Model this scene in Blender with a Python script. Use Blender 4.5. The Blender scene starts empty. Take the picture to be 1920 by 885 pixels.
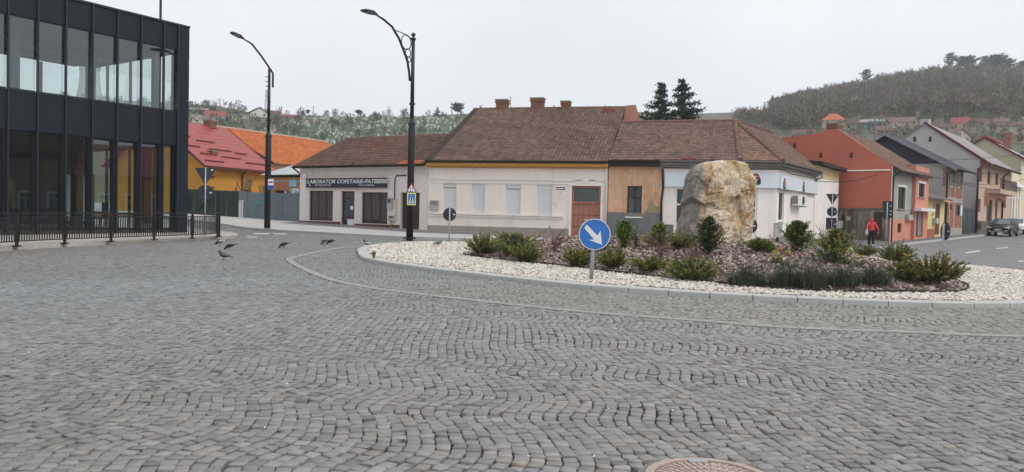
import bpy, bmesh, math, random
import numpy as np
from mathutils import Vector, Matrix, noise as mnoise
R = math.radians
random.seed(7); rng = np.random.default_rng(11)
sc = bpy.context.scene
COL = sc.collection

# ------------------------------------------------------------------ camera
F, CX, CY, CAMZ = 1400.0, 960.0, 442.5, 1.55
PITCH, ROLL = math.atan(38.5 / F), R(1.3)
_f = Vector((0, math.cos(PITCH), -math.sin(PITCH)))
_u0 = Vector((0, math.sin(PITCH), math.cos(PITCH))); _r0 = Vector((1, 0, 0))
_r = _r0 * math.cos(ROLL) + _u0 * math.sin(ROLL)
_u = _u0 * math.cos(ROLL) - _r0 * math.sin(ROLL)
CAM = Vector((0, 0, CAMZ))
cd = bpy.data.cameras.new('camera'); cam = bpy.data.objects.new('camera', cd); COL.objects.link(cam)
m = Matrix((_r, _u, -_f)).transposed().to_4x4(); m.translation = CAM
cam.matrix_world = m
cd.sensor_width = 36; cd.lens = F / 1920 * 36; cd.clip_start = .05; cd.clip_end = 3000
sc.camera = cam
sc.render.resolution_x, sc.render.resolution_y = 1024, 472

# ------------------------------------------------------------------ sky, sun, exposure
SUN_EL, SUN_AZ = R(50), R(118)          # azimuth clockwise from +Y: light comes from the right, a little behind the camera
w = bpy.data.worlds.new('World'); sc.world = w; w.use_nodes = True
nt = w.node_tree; nt.nodes.clear()
sky = nt.nodes.new('ShaderNodeTexSky'); sky.sky_type = 'NISHITA'; sky.sun_disc = False
sky.sun_elevation = SUN_EL; sky.sun_rotation = SUN_AZ; sky.dust_density = 6; sky.air_density = 1.5
hs = nt.nodes.new('ShaderNodeHueSaturation'); hs.inputs['Saturation'].default_value = .35
nt.links.new(sky.outputs[0], hs.inputs['Color'])
mx = nt.nodes.new('ShaderNodeMix'); mx.data_type = 'RGBA'; mx.inputs[0].default_value = .93
nt.links.new(hs.outputs[0], mx.inputs[6]); 
tc = nt.nodes.new('ShaderNodeTexCoord'); nz = nt.nodes.new('ShaderNodeTexNoise'); nz.inputs['Scale'].default_value = 2.2; nz.inputs['Detail'].default_value = 3
nt.links.new(tc.outputs['Generated'], nz.inputs['Vector'])
cr = nt.nodes.new('ShaderNodeValToRGB'); nt.links.new(nz.outputs[0], cr.inputs[0])
cr.color_ramp.elements[0].position = .3; cr.color_ramp.elements[0].color = (7.9, 8.35, 9.1, 1)
cr.color_ramp.elements[1].position = .7; cr.color_ramp.elements[1].color = (9.3, 9.5, 9.9, 1)
nt.links.new(cr.outputs[0], mx.inputs[7])
bg = nt.nodes.new('ShaderNodeBackground'); bg.inputs[1].default_value = .1
nt.links.new(mx.outputs[2], bg.inputs[0])
out = nt.nodes.new('ShaderNodeOutputWorld'); nt.links.new(bg.outputs[0], out.inputs[0])

sl = bpy.data.lights.new('sun', 'SUN'); sl.energy = 1.5; sl.angle = R(22); sl.color = (1, .955, .89)
so = bpy.data.objects.new('sun', sl); COL.objects.link(so)
sd = Vector((math.sin(SUN_AZ) * math.cos(SUN_EL), math.cos(SUN_AZ) * math.cos(SUN_EL), math.sin(SUN_EL)))
so.rotation_euler = sd.to_track_quat('Z', 'Y').to_euler(); so.location = sd * 60
vs = sc.view_settings; vs.view_transform = 'Standard'; vs.look = 'None'; vs.exposure = .2; vs.gamma = 1; vs.use_curve_mapping = False

# ------------------------------------------------------------------ pixel -> place
def clampv(v, a, b): return max(a, min(b, v))
def gz(x, y):
    t = clampv((y - 9) / 36, 0, 1)
    return t * (.3 - .012 * clampv(x, -25, 25)) + .025 * clampv(y - 42, 0, 50)
def gzn(x, y):
    t = np.clip((y - 9) / 36, 0, 1)
    return t * (.3 - .012 * np.clip(x, -25, 25)) + .025 * np.clip(y - 42, 0, 50)
def ray(px, py): return _f + _r * ((px - CX) / F) - _u * ((py - CY) / F)
def at(px, py, Y):
    d = ray(px, py); return CAM + d * (Y / d.y)
def G(px, py, dz=0.):                    # where the pixel's ray meets the ground (raised by dz)
    d = ray(px, py); Y = 20.
    for _ in range(60):
        p = CAM + d * (Y / d.y); z = gz(p.x, p.y) + dz
        Yn = (z - CAMZ) / (d.z / d.y); Y = Y * .6 + clampv(Yn, 2, 140) * .4
    p = CAM + d * (Y / d.y); return Vector((p.x, p.y, gz(p.x, p.y) + dz))
def proj(x, y, z):
    v = np.stack([np.asarray(x), np.asarray(y), np.asarray(z) - CAMZ], -1)
    c = v @ np.array(_f); return CX + F * (v @ np.array(_r)) / c, CY - F * (v @ np.array(_u)) / c

# ------------------------------------------------------------------ materials
MATS = {}
def _new(name):
    m = bpy.data.materials.new(name); m.use_nodes = True; MATS[name] = m
    return m, m.node_tree.nodes, m.node_tree.links, m.node_tree.nodes['Principled BSDF']
def M(name, col, rough=.8, var=.12, scale=2.5, bump=0., bscale=60, metal=0., spec=.3, stain=None, attr=None, streak=None, emit=None):
    m, N, L, b = _new(name)
    b.inputs['Roughness'].default_value = rough; b.inputs['Metallic'].default_value = metal
    b.inputs['Specular IOR Level'].default_value = spec
    tc = N.new('ShaderNodeTexCoord')
    if attr:
        a = N.new('ShaderNodeAttribute'); a.attribute_name = attr; csock = a.outputs['Color']
    else:
        rg = N.new('ShaderNodeRGB'); rg.outputs[0].default_value = (*col, 1); csock = rg.outputs[0]
    if var:
        n1 = N.new('ShaderNodeTexNoise'); n1.inputs['Scale'].default_value = scale; n1.inputs['Detail'].default_value = 8; n1.inputs['Roughness'].default_value = .65
        L.new(tc.outputs['Object'], n1.inputs['Vector'])
        mr = N.new('ShaderNodeMapRange'); mr.inputs[1].default_value = .25; mr.inputs[2].default_value = .75
        mr.inputs[3].default_value = 1 - var; mr.inputs[4].default_value = 1 + var; L.new(n1.outputs[0], mr.inputs[0])
        mm = N.new('ShaderNodeVectorMath'); mm.operation = 'SCALE'; L.new(csock, mm.inputs[0]); L.new(mr.outputs[0], mm.inputs['Scale']); csock = mm.outputs[0]
    for st, st_scale in ((stain, (1, 1, 1)), (streak, (1, 1, .12))):
        if st:
            c2, lo, hi, ssc, amt = st
            mp = N.new('ShaderNodeMapping'); mp.inputs['Scale'].default_value = st_scale; L.new(tc.outputs['Object'], mp.inputs[0])
            n2 = N.new('ShaderNodeTexNoise'); n2.inputs['Scale'].default_value = ssc; n2.inputs['Detail'].default_value = 10; n2.inputs['Roughness'].default_value = .7
            L.new(mp.outputs[0], n2.inputs['Vector'])
            mr2 = N.new('ShaderNodeMapRange'); mr2.inputs[1].default_value = lo; mr2.inputs[2].default_value = hi; mr2.inputs[4].default_value = amt
            L.new(n2.outputs[0], mr2.inputs[0])
            mi = N.new('ShaderNodeMix'); mi.data_type = 'RGBA'; L.new(mr2.outputs[0], mi.inputs[0]); L.new(csock, mi.inputs[6]); mi.inputs[7].default_value = (*c2, 1)
            csock = mi.outputs[2]
    L.new(csock, b.inputs['Base Color'])
    if bump:
        n3 = N.new('ShaderNodeTexNoise'); n3.inputs['Scale'].default_value = bscale; n3.inputs['Detail'].default_value = 6
        L.new(tc.outputs['Object'], n3.inputs['Vector'])
        bp = N.new('ShaderNodeBump'); bp.inputs['Strength'].default_value = bump; bp.inputs['Distance'].default_value = .02
        L.new(n3.outputs[0], bp.inputs['Height']); L.new(bp.outputs[0], b.inputs['Normal'])
    return m
def glass(name, tint=(.75, .8, .8), f0=.06, tr=.85):
    m, N, L, b = _new(name); o = N['Material Output']; N.remove(b)
    t = N.new('ShaderNodeBsdfTransparent'); t.inputs[0].default_value = (*[c * tr for c in tint], 1)
    g = N.new('ShaderNodeBsdfGlossy'); g.inputs['Roughness'].default_value = .02; g.inputs[0].default_value = (.9, .92, .95, 1)
    lw = N.new('ShaderNodeLayerWeight'); lw.inputs[0].default_value = .5; pw = N.new('ShaderNodeMath'); pw.operation = 'POWER'; pw.inputs[1].default_value = 4; L.new(lw.outputs['Facing'], pw.inputs[0])
    fr = N.new('ShaderNodeMapRange'); fr.inputs[3].default_value = f0; fr.inputs[4].default_value = .9; L.new(pw.outputs[0], fr.inputs[0])
    x = N.new('ShaderNodeMixShader'); L.new(fr.outputs[0], x.inputs[0]); L.new(t.outputs[0], x.inputs[1]); L.new(g.outputs[0], x.inputs[2]); L.new(x.outputs[0], o.inputs[0])
    return m

# ------------------------------------------------------------------ mesh helpers
class Frame:                              # a vertical facade plane: u along it, b back into the building, z up
    def __init__(s, a, e, z0=0.):
        s.a = Vector((a[0], a[1])); d = Vector((e[0] - a[0], e[1] - a[1])); s.len = d.length; s.d = d / s.len
        s.n = Vector((-s.d.y, s.d.x)); s.z0 = z0
    def p(s, u, b, z):
        q = s.a + s.d * u + s.n * b; return Vector((q.x, q.y, z))
    def uz(s, px, py, b=0.):
        r = ray(px, py); o = s.a + s.n * b - Vector((CAM.x, CAM.y)); n = s.n
        t = o.dot(n) / Vector((r.x, r.y)).dot(n); q = CAM + r * t
        return (Vector((q.x, q.y)) - s.a).dot(s.d), q.z
    def rect(s, x0, y0, x1, y1, b=0.):
        (u0, z0), (u1, z1) = s.uz(x0, y1, b), s.uz(x1, y0, b)
        return u0, u1, z0, z1
WORLD = Frame((0, 0), (1, 0))
class MB:
    def __init__(s, fr=WORLD): s.v = []; s.f = []; s.fr = fr; s.cols = None
    def add(s, pts, faces):
        o = len(s.v); s.v += [tuple(p) for p in pts]; s.f += [tuple(i + o for i in f) for f in faces]; return s
    def box(s, u0, u1, b0, b1, z0, z1):
        P = s.fr.p
        return s.add([P(u0, b0, z0), P(u1, b0, z0), P(u1, b1, z0), P(u0, b1, z0), P(u0, b0, z1), P(u1, b0, z1), P(u1, b1, z1), P(u0, b1, z1)],
              [(0, 3, 2, 1), (4, 5, 6, 7), (0, 1, 5, 4), (1, 2, 6, 5), (2, 3, 7, 6), (3, 0, 4, 7)])
    def quad(s, *pts): return s.add(pts, [tuple(range(len(pts)))])
    def uquad(s, u0, u1, z0, z1, b): P = s.fr.p; return s.quad(P(u0, b, z0), P(u1, b, z0), P(u1, b, z1), P(u0, b, z1))
    def prism(s, pts, vec):               # closed polygon extruded along vec
        n = len(pts); q = [Vector(p) + Vector(vec) for p in pts]
        return s.add(list(pts) + q, [tuple(range(n))[::-1], tuple(range(n, 2 * n))] + [(i, (i + 1) % n, n + (i + 1) % n, n + i) for i in range(n)])
    def slab(s, pts, th):                 # polygon thickened downwards
        return s.prism(pts, (0, 0, -th))
    def uprism(s, uz, b0, b1):
        P = s.fr.p; return s.prism([P(u, b0, z) for u, z in uz], P(0, b1, 0) - P(0, b0, 0))
    def tube(s, path, rad, n=8, cap=True):
        path = [Vector(p) for p in path]; rad = rad if hasattr(rad, '__len__') else [rad] * len(path)
        o = len(s.v); prev = None
        for i, p in enumerate(path):
            t = (path[min(i + 1, len(path) - 1)] - path[max(i - 1, 0)]).normalized()
            if prev is None: x = t.orthogonal().normalized()
            else: x = (prev - t * prev.dot(t)).normalized()
            prev = x; y = t.cross(x)
            for k in range(n):
                a = 2 * math.pi * k / n; s.v.append(tuple(p + (x * math.cos(a) + y * math.sin(a)) * rad[i]))
        for i in range(len(path) - 1):
            for k in range(n):
                k2 = (k + 1) % n; s.f.append((o + i * n + k, o + i * n + k2, o + (i + 1) * n + k2, o + (i + 1) * n + k))
        if cap:
            s.f.append(tuple(range(o, o + n))[::-1]); s.f.append(tuple(range(o + (len(path) - 1) * n, o + len(path) * n)))
        return s
    def disc(s, c, nrm, r, th, n=28, ry=None):
        nrm = Vector(nrm).normalized(); x = Vector((0, 0, 1)).cross(nrm)
        x = x.normalized() if x.length > 1e-4 else Vector((1, 0, 0)); y = nrm.cross(x); ry = ry or r
        pts = [Vector(c) + x * math.cos(2 * math.pi * k / n) * r + y * math.sin(2 * math.pi * k / n) * ry for k in range(n)]
        return s.prism(pts, nrm * th)
    def loft(s, rings, cap=True):
        n = len(rings[0]); o = len(s.v)
        for r in rings: s.v += [tuple(p) for p in r]
        for i in range(len(rings) - 1):
            for k in range(n):
                k2 = (k + 1) % n; s.f.append((o + i * n + k, o + i * n + k2, o + (i + 1) * n + k2, o + (i + 1) * n + k))
        if cap: s.f.append(tuple(range(o, o + n))[::-1]); s.f.append(tuple(range(o + (len(rings) - 1) * n, o + len(rings) * n)))
        return s
    def build(s, name, mat, parent=None, smooth=False, kind=None, loc=None):
        o = mesh_obj(name, s.v, s.f, mat, parent, smooth, loc)
        if kind: o['kind'] = kind
        return o
def wpos(o):
    p = Vector((0, 0, 0))
    while o: p += o.location; o = o.parent
    return p
def mesh_obj(name, verts, faces, mat, parent=None, smooth=False, loc=None):
    v = np.array(verts, dtype=np.float64).reshape(-1, 3)
    base = wpos(parent) if parent else Vector((0, 0, 0))
    if loc is None and parent is None: lo = Vector(((v[:, 0].min() + v[:, 0].max()) / 2, (v[:, 1].min() + v[:, 1].max()) / 2, v[:, 2].min()))
    else: lo = Vector(loc) if loc is not None else Vector((0, 0, 0))
    v = v - np.array(base + lo)
    me = bpy.data.meshes.new(name); me.from_pydata(v.tolist(), [], faces)
    if mat: me.materials.append(MATS[mat] if isinstance(mat, str) else mat)
    if smooth: me.polygons.foreach_set('use_smooth', [True] * len(me.polygons))
    else:
        pass
    o = bpy.data.objects.new(name, me); COL.objects.link(o); o.location = lo
    if parent: o.parent = parent
    return o
def fast_mesh(name, V, quads, mat, parent=None, cols=None, smooth=False, kind=None, loc=None, nper=4):
    V = np.asarray(V, np.float32).reshape(-1, 3); Q = np.asarray(quads, np.int32).reshape(-1, nper)
    base = wpos(parent) if parent else Vector((0, 0, 0)); lo = Vector(loc) if loc is not None else Vector((0, 0, 0))
    V = V - np.array(base + lo, np.float32)
    me = bpy.data.meshes.new(name); me.vertices.add(len(V)); me.vertices.foreach_set('co', V.ravel())
    me.loops.add(Q.size); me.loops.foreach_set('vertex_index', Q.ravel())
    me.polygons.add(len(Q)); me.polygons.foreach_set('loop_start', np.arange(len(Q), dtype=np.int32) * nper)
    me.polygons.foreach_set('loop_total', np.full(len(Q), nper, np.int32))
    if cols is not None:
        a = me.color_attributes.new('col', 'FLOAT_COLOR', 'POINT')
        c = np.ones((len(V), 4), np.float32); c[:, :3] = cols; a.data.foreach_set('color', c.ravel())
    if smooth: me.polygons.foreach_set('use_smooth', np.ones(len(Q), bool))
    me.materials.append(MATS[mat] if isinstance(mat, str) else mat); me.update(calc_edges=True); me.validate()
    o = bpy.data.objects.new(name, me); COL.objects.link(o); o.location = lo
    if parent: o.parent = parent
    if kind: o['kind'] = kind
    return o
def tag(o, label, cat, group=None):
    o['label'] = label; o['category'] = cat
    if group: o['group'] = group
    return o
def struct(o, kind='structure'): o['kind'] = kind; return o
def thing(name, loc, label, cat, group=None):
    o = bpy.data.objects.new(name, None); COL.objects.link(o); o.location = loc; o.empty_display_size = .3
    return tag(o, label, cat, group)
def copy_tree(o, parent=None):
    c = o.copy(); COL.objects.link(c)
    if parent: c.parent = parent
    for ch in list(o.children): copy_tree(ch, c)
    return c
def text_part(body, fr, u, z, b, size, mat, parent, name='lettering', shear=0., sx=1., depth=.004, center=False, bold=0.):
    cu = bpy.data.curves.new('t', 'FONT'); cu.body = body; cu.size = size; cu.extrude = depth; cu.shear = shear; cu.offset = bold
    if center: cu.align_x = 'CENTER'
    to = bpy.data.objects.new('t', cu); COL.objects.link(to)
    dg = bpy.context.evaluated_depsgraph_get(); me = bpy.data.meshes.new_from_object(to.evaluated_get(dg))
    bpy.data.objects.remove(to); bpy.data.curves.remove(cu)
    base = wpos(parent)
    for v in me.vertices:
        x, y, zz = v.co; v.co = fr.p(u + x * sx, b - zz, z + y) - base
    me.materials.clear(); me.materials.append(MATS[mat]); me.name = name
    o = bpy.data.objects.new(name, me); COL.objects.link(o); o.parent = parent; return o
def inpoly(x, y, poly):
    x = np.asarray(x); y = np.asarray(y); ins = np.zeros(x.shape, bool); n = len(poly); j = n - 1
    for i in range(n):
        xi, yi = poly[i][0], poly[i][1]; xj, yj = poly[j][0], poly[j][1]
        c = ((yi > y) != (yj > y)) & (x < (xj - xi) * (y - yi) / ((yj - yi) if abs(yj - yi) > 1e-9 else 1e-9) + xi)
        ins ^= c; j = i
    return ins
def spline(pts, n, closed=False):
    P = [Vector((p[0], p[1])) for p in pts]; out = []; N = len(P); segs = N if closed else N - 1
    for i in range(segs):
        g = (lambda k: P[k % N]) if closed else (lambda k: P[clampv(k, 0, N - 1)])
        p0, p1, p2, p3 = g(i - 1), g(i), g(i + 1), g(i + 2)
        for k in range(n):
            t = k / n
            out.append(.5 * ((2 * p1) + (p2 - p0) * t + (2 * p0 - 5 * p1 + 4 * p2 - p3) * t * t + (3 * p1 - p0 - 3 * p2 + p3) * t ** 3))
    if not closed: out.append(P[-1])
    return out
def resample(P, step, closed=False):
    Q = list(P) + ([P[0]] if closed else []); acc = [0.]
    for a, b in zip(Q, Q[1:]): acc.append(acc[-1] + (b - a).length)
    n = max(1, round(acc[-1] / step)); out = []; j = 0
    for k in range(n + (0 if closed else 1)):
        s = acc[-1] * k / n
        while j < len(acc) - 2 and acc[j + 1] < s: j += 1
        t = (s - acc[j]) / max(1e-9, acc[j + 1] - acc[j]); out.append(Q[j].lerp(Q[j + 1], t))
    return out
def nrm2(P, closed):                     # left-hand normals of a 2D polyline
    out = []; n = len(P)
    for i in range(n):
        a = P[(i - 1) % n] if closed or i else P[i]; b = P[(i + 1) % n] if closed or i < n - 1 else P[i]
        d = (b - a).normalized(); out.append(Vector((-d.y, d.x)))
    return out
# ------------------------------------------------------------------ materials of the setting
M('dirt', (.075, .06, .048), .95, .35, 6, .4, 80)
M('far_ground', (.11, .11, .085), .95, .3, .05, 0, stain=((.10, .13, .06), .45, .6, .03, .8))
M('sett', (.2, .2, .2), .62, .16, 22, .35, 90, spec=.4, attr='col')
M('band_stone', (.285, .28, .27), .75, .15, 4, .2, 80)
M('kerb', (.43, .43, .415), .75, .14, 3, .25, 70, stain=((.2, .2, .19), .55, .75, 3, .6))
M('concrete', (.42, .41, .39), .85, .14, 1.2, .2, 60, stain=((.22, .215, .2), .5, .72, .9, .6))
M('concrete_warm', (.40, .37, .335), .85, .15, 1.5, .2, 60, stain=((.22, .2, .18), .52, .72, 1.2, .55))
M('asphalt', (.2, .193, .195), .85, .2, .8, .35, 140, stain=((.125, .12, .122), .5, .66, .35, .7), streak=((.26, .25, .245), .58, .7, .6, .5))
M('asphalt_walk', (.15, .145, .15), .88, .22, 1.2, .35, 120, stain=((.17, .165, .16), .52, .7, .8, .5))
M('road_paint', (.62, .62, .6), .7, .1, 6, stain=((.2, .2, .2), .48, .62, 9, .7))
M('gravel_bed', (.52, .48, .42), .9, .25, 14, .6, 60)
M('pebble', (.6, .57, .52), .7, .1, 20, attr='col')
M('soil', (.17, .128, .108), .95, .3, 8, .6, 50)
M('chip', (.2, .14, .11), .9, .15, 20, attr='col')
M('edging', (.045, .032, .028), .7, .2, 5)

def sheet(name, poly, zf, mat, step, parent=None):
    bm = bmesh.new(); vs_ = [bm.verts.new((p[0], p[1], 0)) for p in poly]; bm.faces.new(vs_)
    bmesh.ops.triangulate(bm, faces=bm.faces[:])
    xs = [p[0] for p in poly]; ys = [p[1] for p in poly]
    for ax, (lo, hi) in ((0, (min(xs), max(xs))), (1, (min(ys), max(ys)))):
        k = math.floor(lo / step) + 1
        while k * step < hi:
            co = [0, 0, 0]; no = [0, 0, 0]; co[ax] = k * step; no[ax] = 1
            bmesh.ops.bisect_plane(bm, geom=bm.verts[:] + bm.edges[:] + bm.faces[:], plane_co=co, plane_no=no); k += 1
    for v in bm.verts: v.co.z = zf(v.co.x, v.co.y)
    bmesh.ops.recalc_face_normals(bm, faces=bm.faces[:])
    if sum(f.normal.z for f in bm.faces) < 0: bmesh.ops.reverse_faces(bm, faces=bm.faces[:])
    me = bpy.data.meshes.new(name); bm.to_mesh(me); bm.free(); me.materials.append(MATS[mat])
    o = bpy.data.objects.new(name, me); COL.objects.link(o)
    if parent: o.parent = parent; me.transform(Matrix.Translation(-wpos(parent)))
    return o

# ------------------------------------------------------------------ ground sheet with the hills
SKY = [(-900, 200, 280), (0, 188, 280), (200, 186, 280), (352, 192, 280), (420, 200, 285), (470, 211, 290), (560, 215, 295), (650, 219, 300), (760, 219, 300), (870, 213, 300),
       (960, 207, 305), (1100, 207, 310), (1200, 209, 330), (1310, 211, 400), (1390, 208, 430), (1450, 201, 430), (1480, 192, 430), (1560, 176, 430), (1630, 163, 430),
       (1700, 150, 430), (1780, 140, 430), (1850, 138, 430), (1920, 143, 430), (2300, 165, 430), (3200, 200, 430)]
_sa = np.array([(s[0] - CX) / F for s in SKY]); _sY = np.array([s[2] for s in SKY], float)
_sz = np.array([at(s[0], s[1], s[2]).z for s in SKY])
def hill(x, y):                           # numpy arrays
    x = np.asarray(x, float); y = np.asarray(y, float); a = x / np.maximum(y, 60.)
    Yt = np.interp(a, _sa, _sY); zt = np.interp(a, _sa, _sz)
    s = np.clip((y - 98) / (Yt - 98), 0, 1); g0 = gzn(x, y)
    lump = 1.2 * np.sin(x * .045 + 1) * np.sin(y * .037) * np.clip(s * 3, 0, 1) * np.clip((1 - s) * 3, 0, 1)
    return g0 + (zt - g0) * s ** 1.12 + lump
ny = list(np.arange(-60, 96, 3.)) + list(np.arange(98, 300, 6.)) + list(np.arange(300, 720, 12.))
na = np.linspace(-1.7, 1.7, 171)
gx = np.array([[a * max(y, 60.) for a in na] for y in ny]); gy = np.array([[y] * len(na) for y in ny])
gzz = hill(gx, gy) - .10 * (gy < 120)
V = np.stack([gx, gy, gzz], -1).reshape(-1, 3); nA = len(na)
Q = [(j * nA + i, j * nA + i + 1, (j + 1) * nA + i + 1, (j + 1) * nA + i) for j in range(len(ny) - 1) for i in range(nA - 1)]
ground = struct(fast_mesh('ground', V, Q, 'dirt', smooth=True))
ground.data.materials.append(MATS['far_ground'])
mi = np.array([1 if ny[j] >= 95 else 0 for j in range(len(ny) - 1) for i in range(nA - 1)], np.int32)
ground.data.polygons.foreach_set('material_index', mi)

# ------------------------------------------------------------------ outlines on the ground
v2 = lambda p: Vector((p[0], p[1]))
near = [v2(G(*p)) for p in [(673, 470), (671, 477), (677, 486), (700, 493), (739, 500), (834, 513), (1060, 539), (1219, 551), (1408, 563), (1685, 575), (1920, 577)]]
island = resample(spline(near + [Vector(p) for p in [(13, 16.2), (15.7, 19.6), (16.7, 23.2), (16.3, 26.8), (14.6, 30.2), (11.3, 32.8), (6.5, 34.2), (1, 34.5), (-2.5, 33.5), (-4.5, 31.8), (-5.45, 29.3)]], 12, True), .8, True)
isl_n = nrm2(island, True); sgn = 1 if sum(a.x * b.y - a.y * b.x for a, b in zip(island, island[1:])) > 0 else -1
isl_n = [n * sgn for n in isl_n]          # inward
isl_in = [p + n * .36 for p, n in zip(island, isl_n)]
ring = [v2(G(*p)) for p in [(575, 476), (546, 490), (580, 508), (625, 525), (700, 540), (760, 548), (1000, 575), (1160, 590), (1300, 600), (1480, 614), (1700, 622), (1920, 630)]]
ring = [Vector((-5.2, 31.5)), Vector((-6.35, 28)), v2(G(555, 481))] + ring[1:] + [Vector((9.6, 11.2)), Vector((13, 12.6)), Vector((16, 14.4))]
ring = resample(spline(ring, 14), .6)
mulch = [v2(G(*p, .12)) for p in [(870, 478), (1060, 499), (1158, 511), (1300, 526), (1500, 544), (1700, 548), (1806, 545), (1806, 530)]]
mulch = resample(spline(mulch + [Vector(p) for p in [(12.2, 22), (12, 25.2), (10.5, 28.2), (7.3, 29.8), (3, 30), (-.3, 28)]], 12, True), .35, True)
walk_front = [Vector(p) for p in [(-27, 55.5), (-17.46, 44.8), (-14, 40.9), (-9.9, 39), (-7.1, 37.7), (-5.1, 37.1), (-1, 37.2), (5, 36.9), (11, 36.8), (14.5, 37.6), (16.8, 39.3)]]
walk_front = resample(spline(walk_front, 8), 1.0)
SA = Vector((26.1, 51.6)); SD = Vector((.6726, .740)).normalized(); SP = Vector((-SD.y, SD.x))     # the street on the right: corner, direction, back into the houses
walk_right = [Vector(p) for p in [(16.8, 39.3), (18.9, 41), (22.4, 44.3), (25.6, 48.6)]] + [SA + SD * t - SP * 1.5 for t in (1.5, 12, 30, 60, 90)]
walk_right = resample(spline(walk_right, 8), 1.0)
court = [v2(G(*p)) for p in [(9, 470), (100, 464.5), (200, 459), (310, 453), (412, 448)]]
court = [court[0] + (court[0] - court[1]) * 5] + court + [Vector((-12.2, 33)), Vector((-13.2, 35.2)), Vector((-16.5, 38.5))]
court = resample(spline(court, 8), .9)
court_poly = court + [Vector((-22, 48)), Vector((-60, 40)), Vector((-60, 5)), Vector((-18.5, 5))]
manhole = Vector((G(1334, 899).x, G(1334, 899).y)); MANR = .37
asph_edge = [(9, 33), (13.5, 27), (16.6, 20), (17.8, 14), (22, -30)]

def kerbs(parent, line, normals, w0, w1, top, bot, mat, gap=.008, closed=False, name='kerb_stone'):
    n = len(line); segs = n if closed else n - 1
    for i in range(segs):
        j = (i + 1) % n; a, b = line[i], line[j]; d = (b - a).normalized() * gap
        a2, b2 = a + d, b - d; na_, nb_ = normals[i], normals[j]
        q = [a2 + na_ * w0, b2 + nb_ * w0, b2 + nb_ * w1, a2 + na_ * w1]; z = [gz(p.x, p.y) for p in q]; e = random.uniform(-.003, .003)
        ch = .015; cin = [a2 + na_ * (w0 + ch), b2 + nb_ * (w0 + ch), b2 + nb_ * (w1 - .004), a2 + na_ * (w1 - .004)]
        mb = MB().loft([[(p.x, p.y, zz + bot) for p, zz in zip(q, z)], [(p.x, p.y, zz + top - ch + e) for p, zz in zip(q, z)], [(p.x, p.y, zz + top + e) for p, zz in zip(cin, z)]])
        mb.build(name, mat, parent)

# ------------------------------------------------------------------ cobbled square
cob_poly = [(-60, -12), (22, -12), (17.8, 14), (16.6, 20), (13.5, 27), (9, 33), (9, 38), (-6, 38.5), (-15, 43), (-28, 58), (-40, 58), (-60, 30)]
cob = struct(sheet('cobbled_square', cob_poly, lambda x, y: gz(x, y) - .026, 'dirt', 2.0))
asph = struct(sheet('asphalt_road', asph_edge + [(130, -30), (130, 130), (60, 108), (27, 51), (16, 40), (9, 38)], lambda x, y: gz(x, y), 'asphalt', 3.0))

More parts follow.
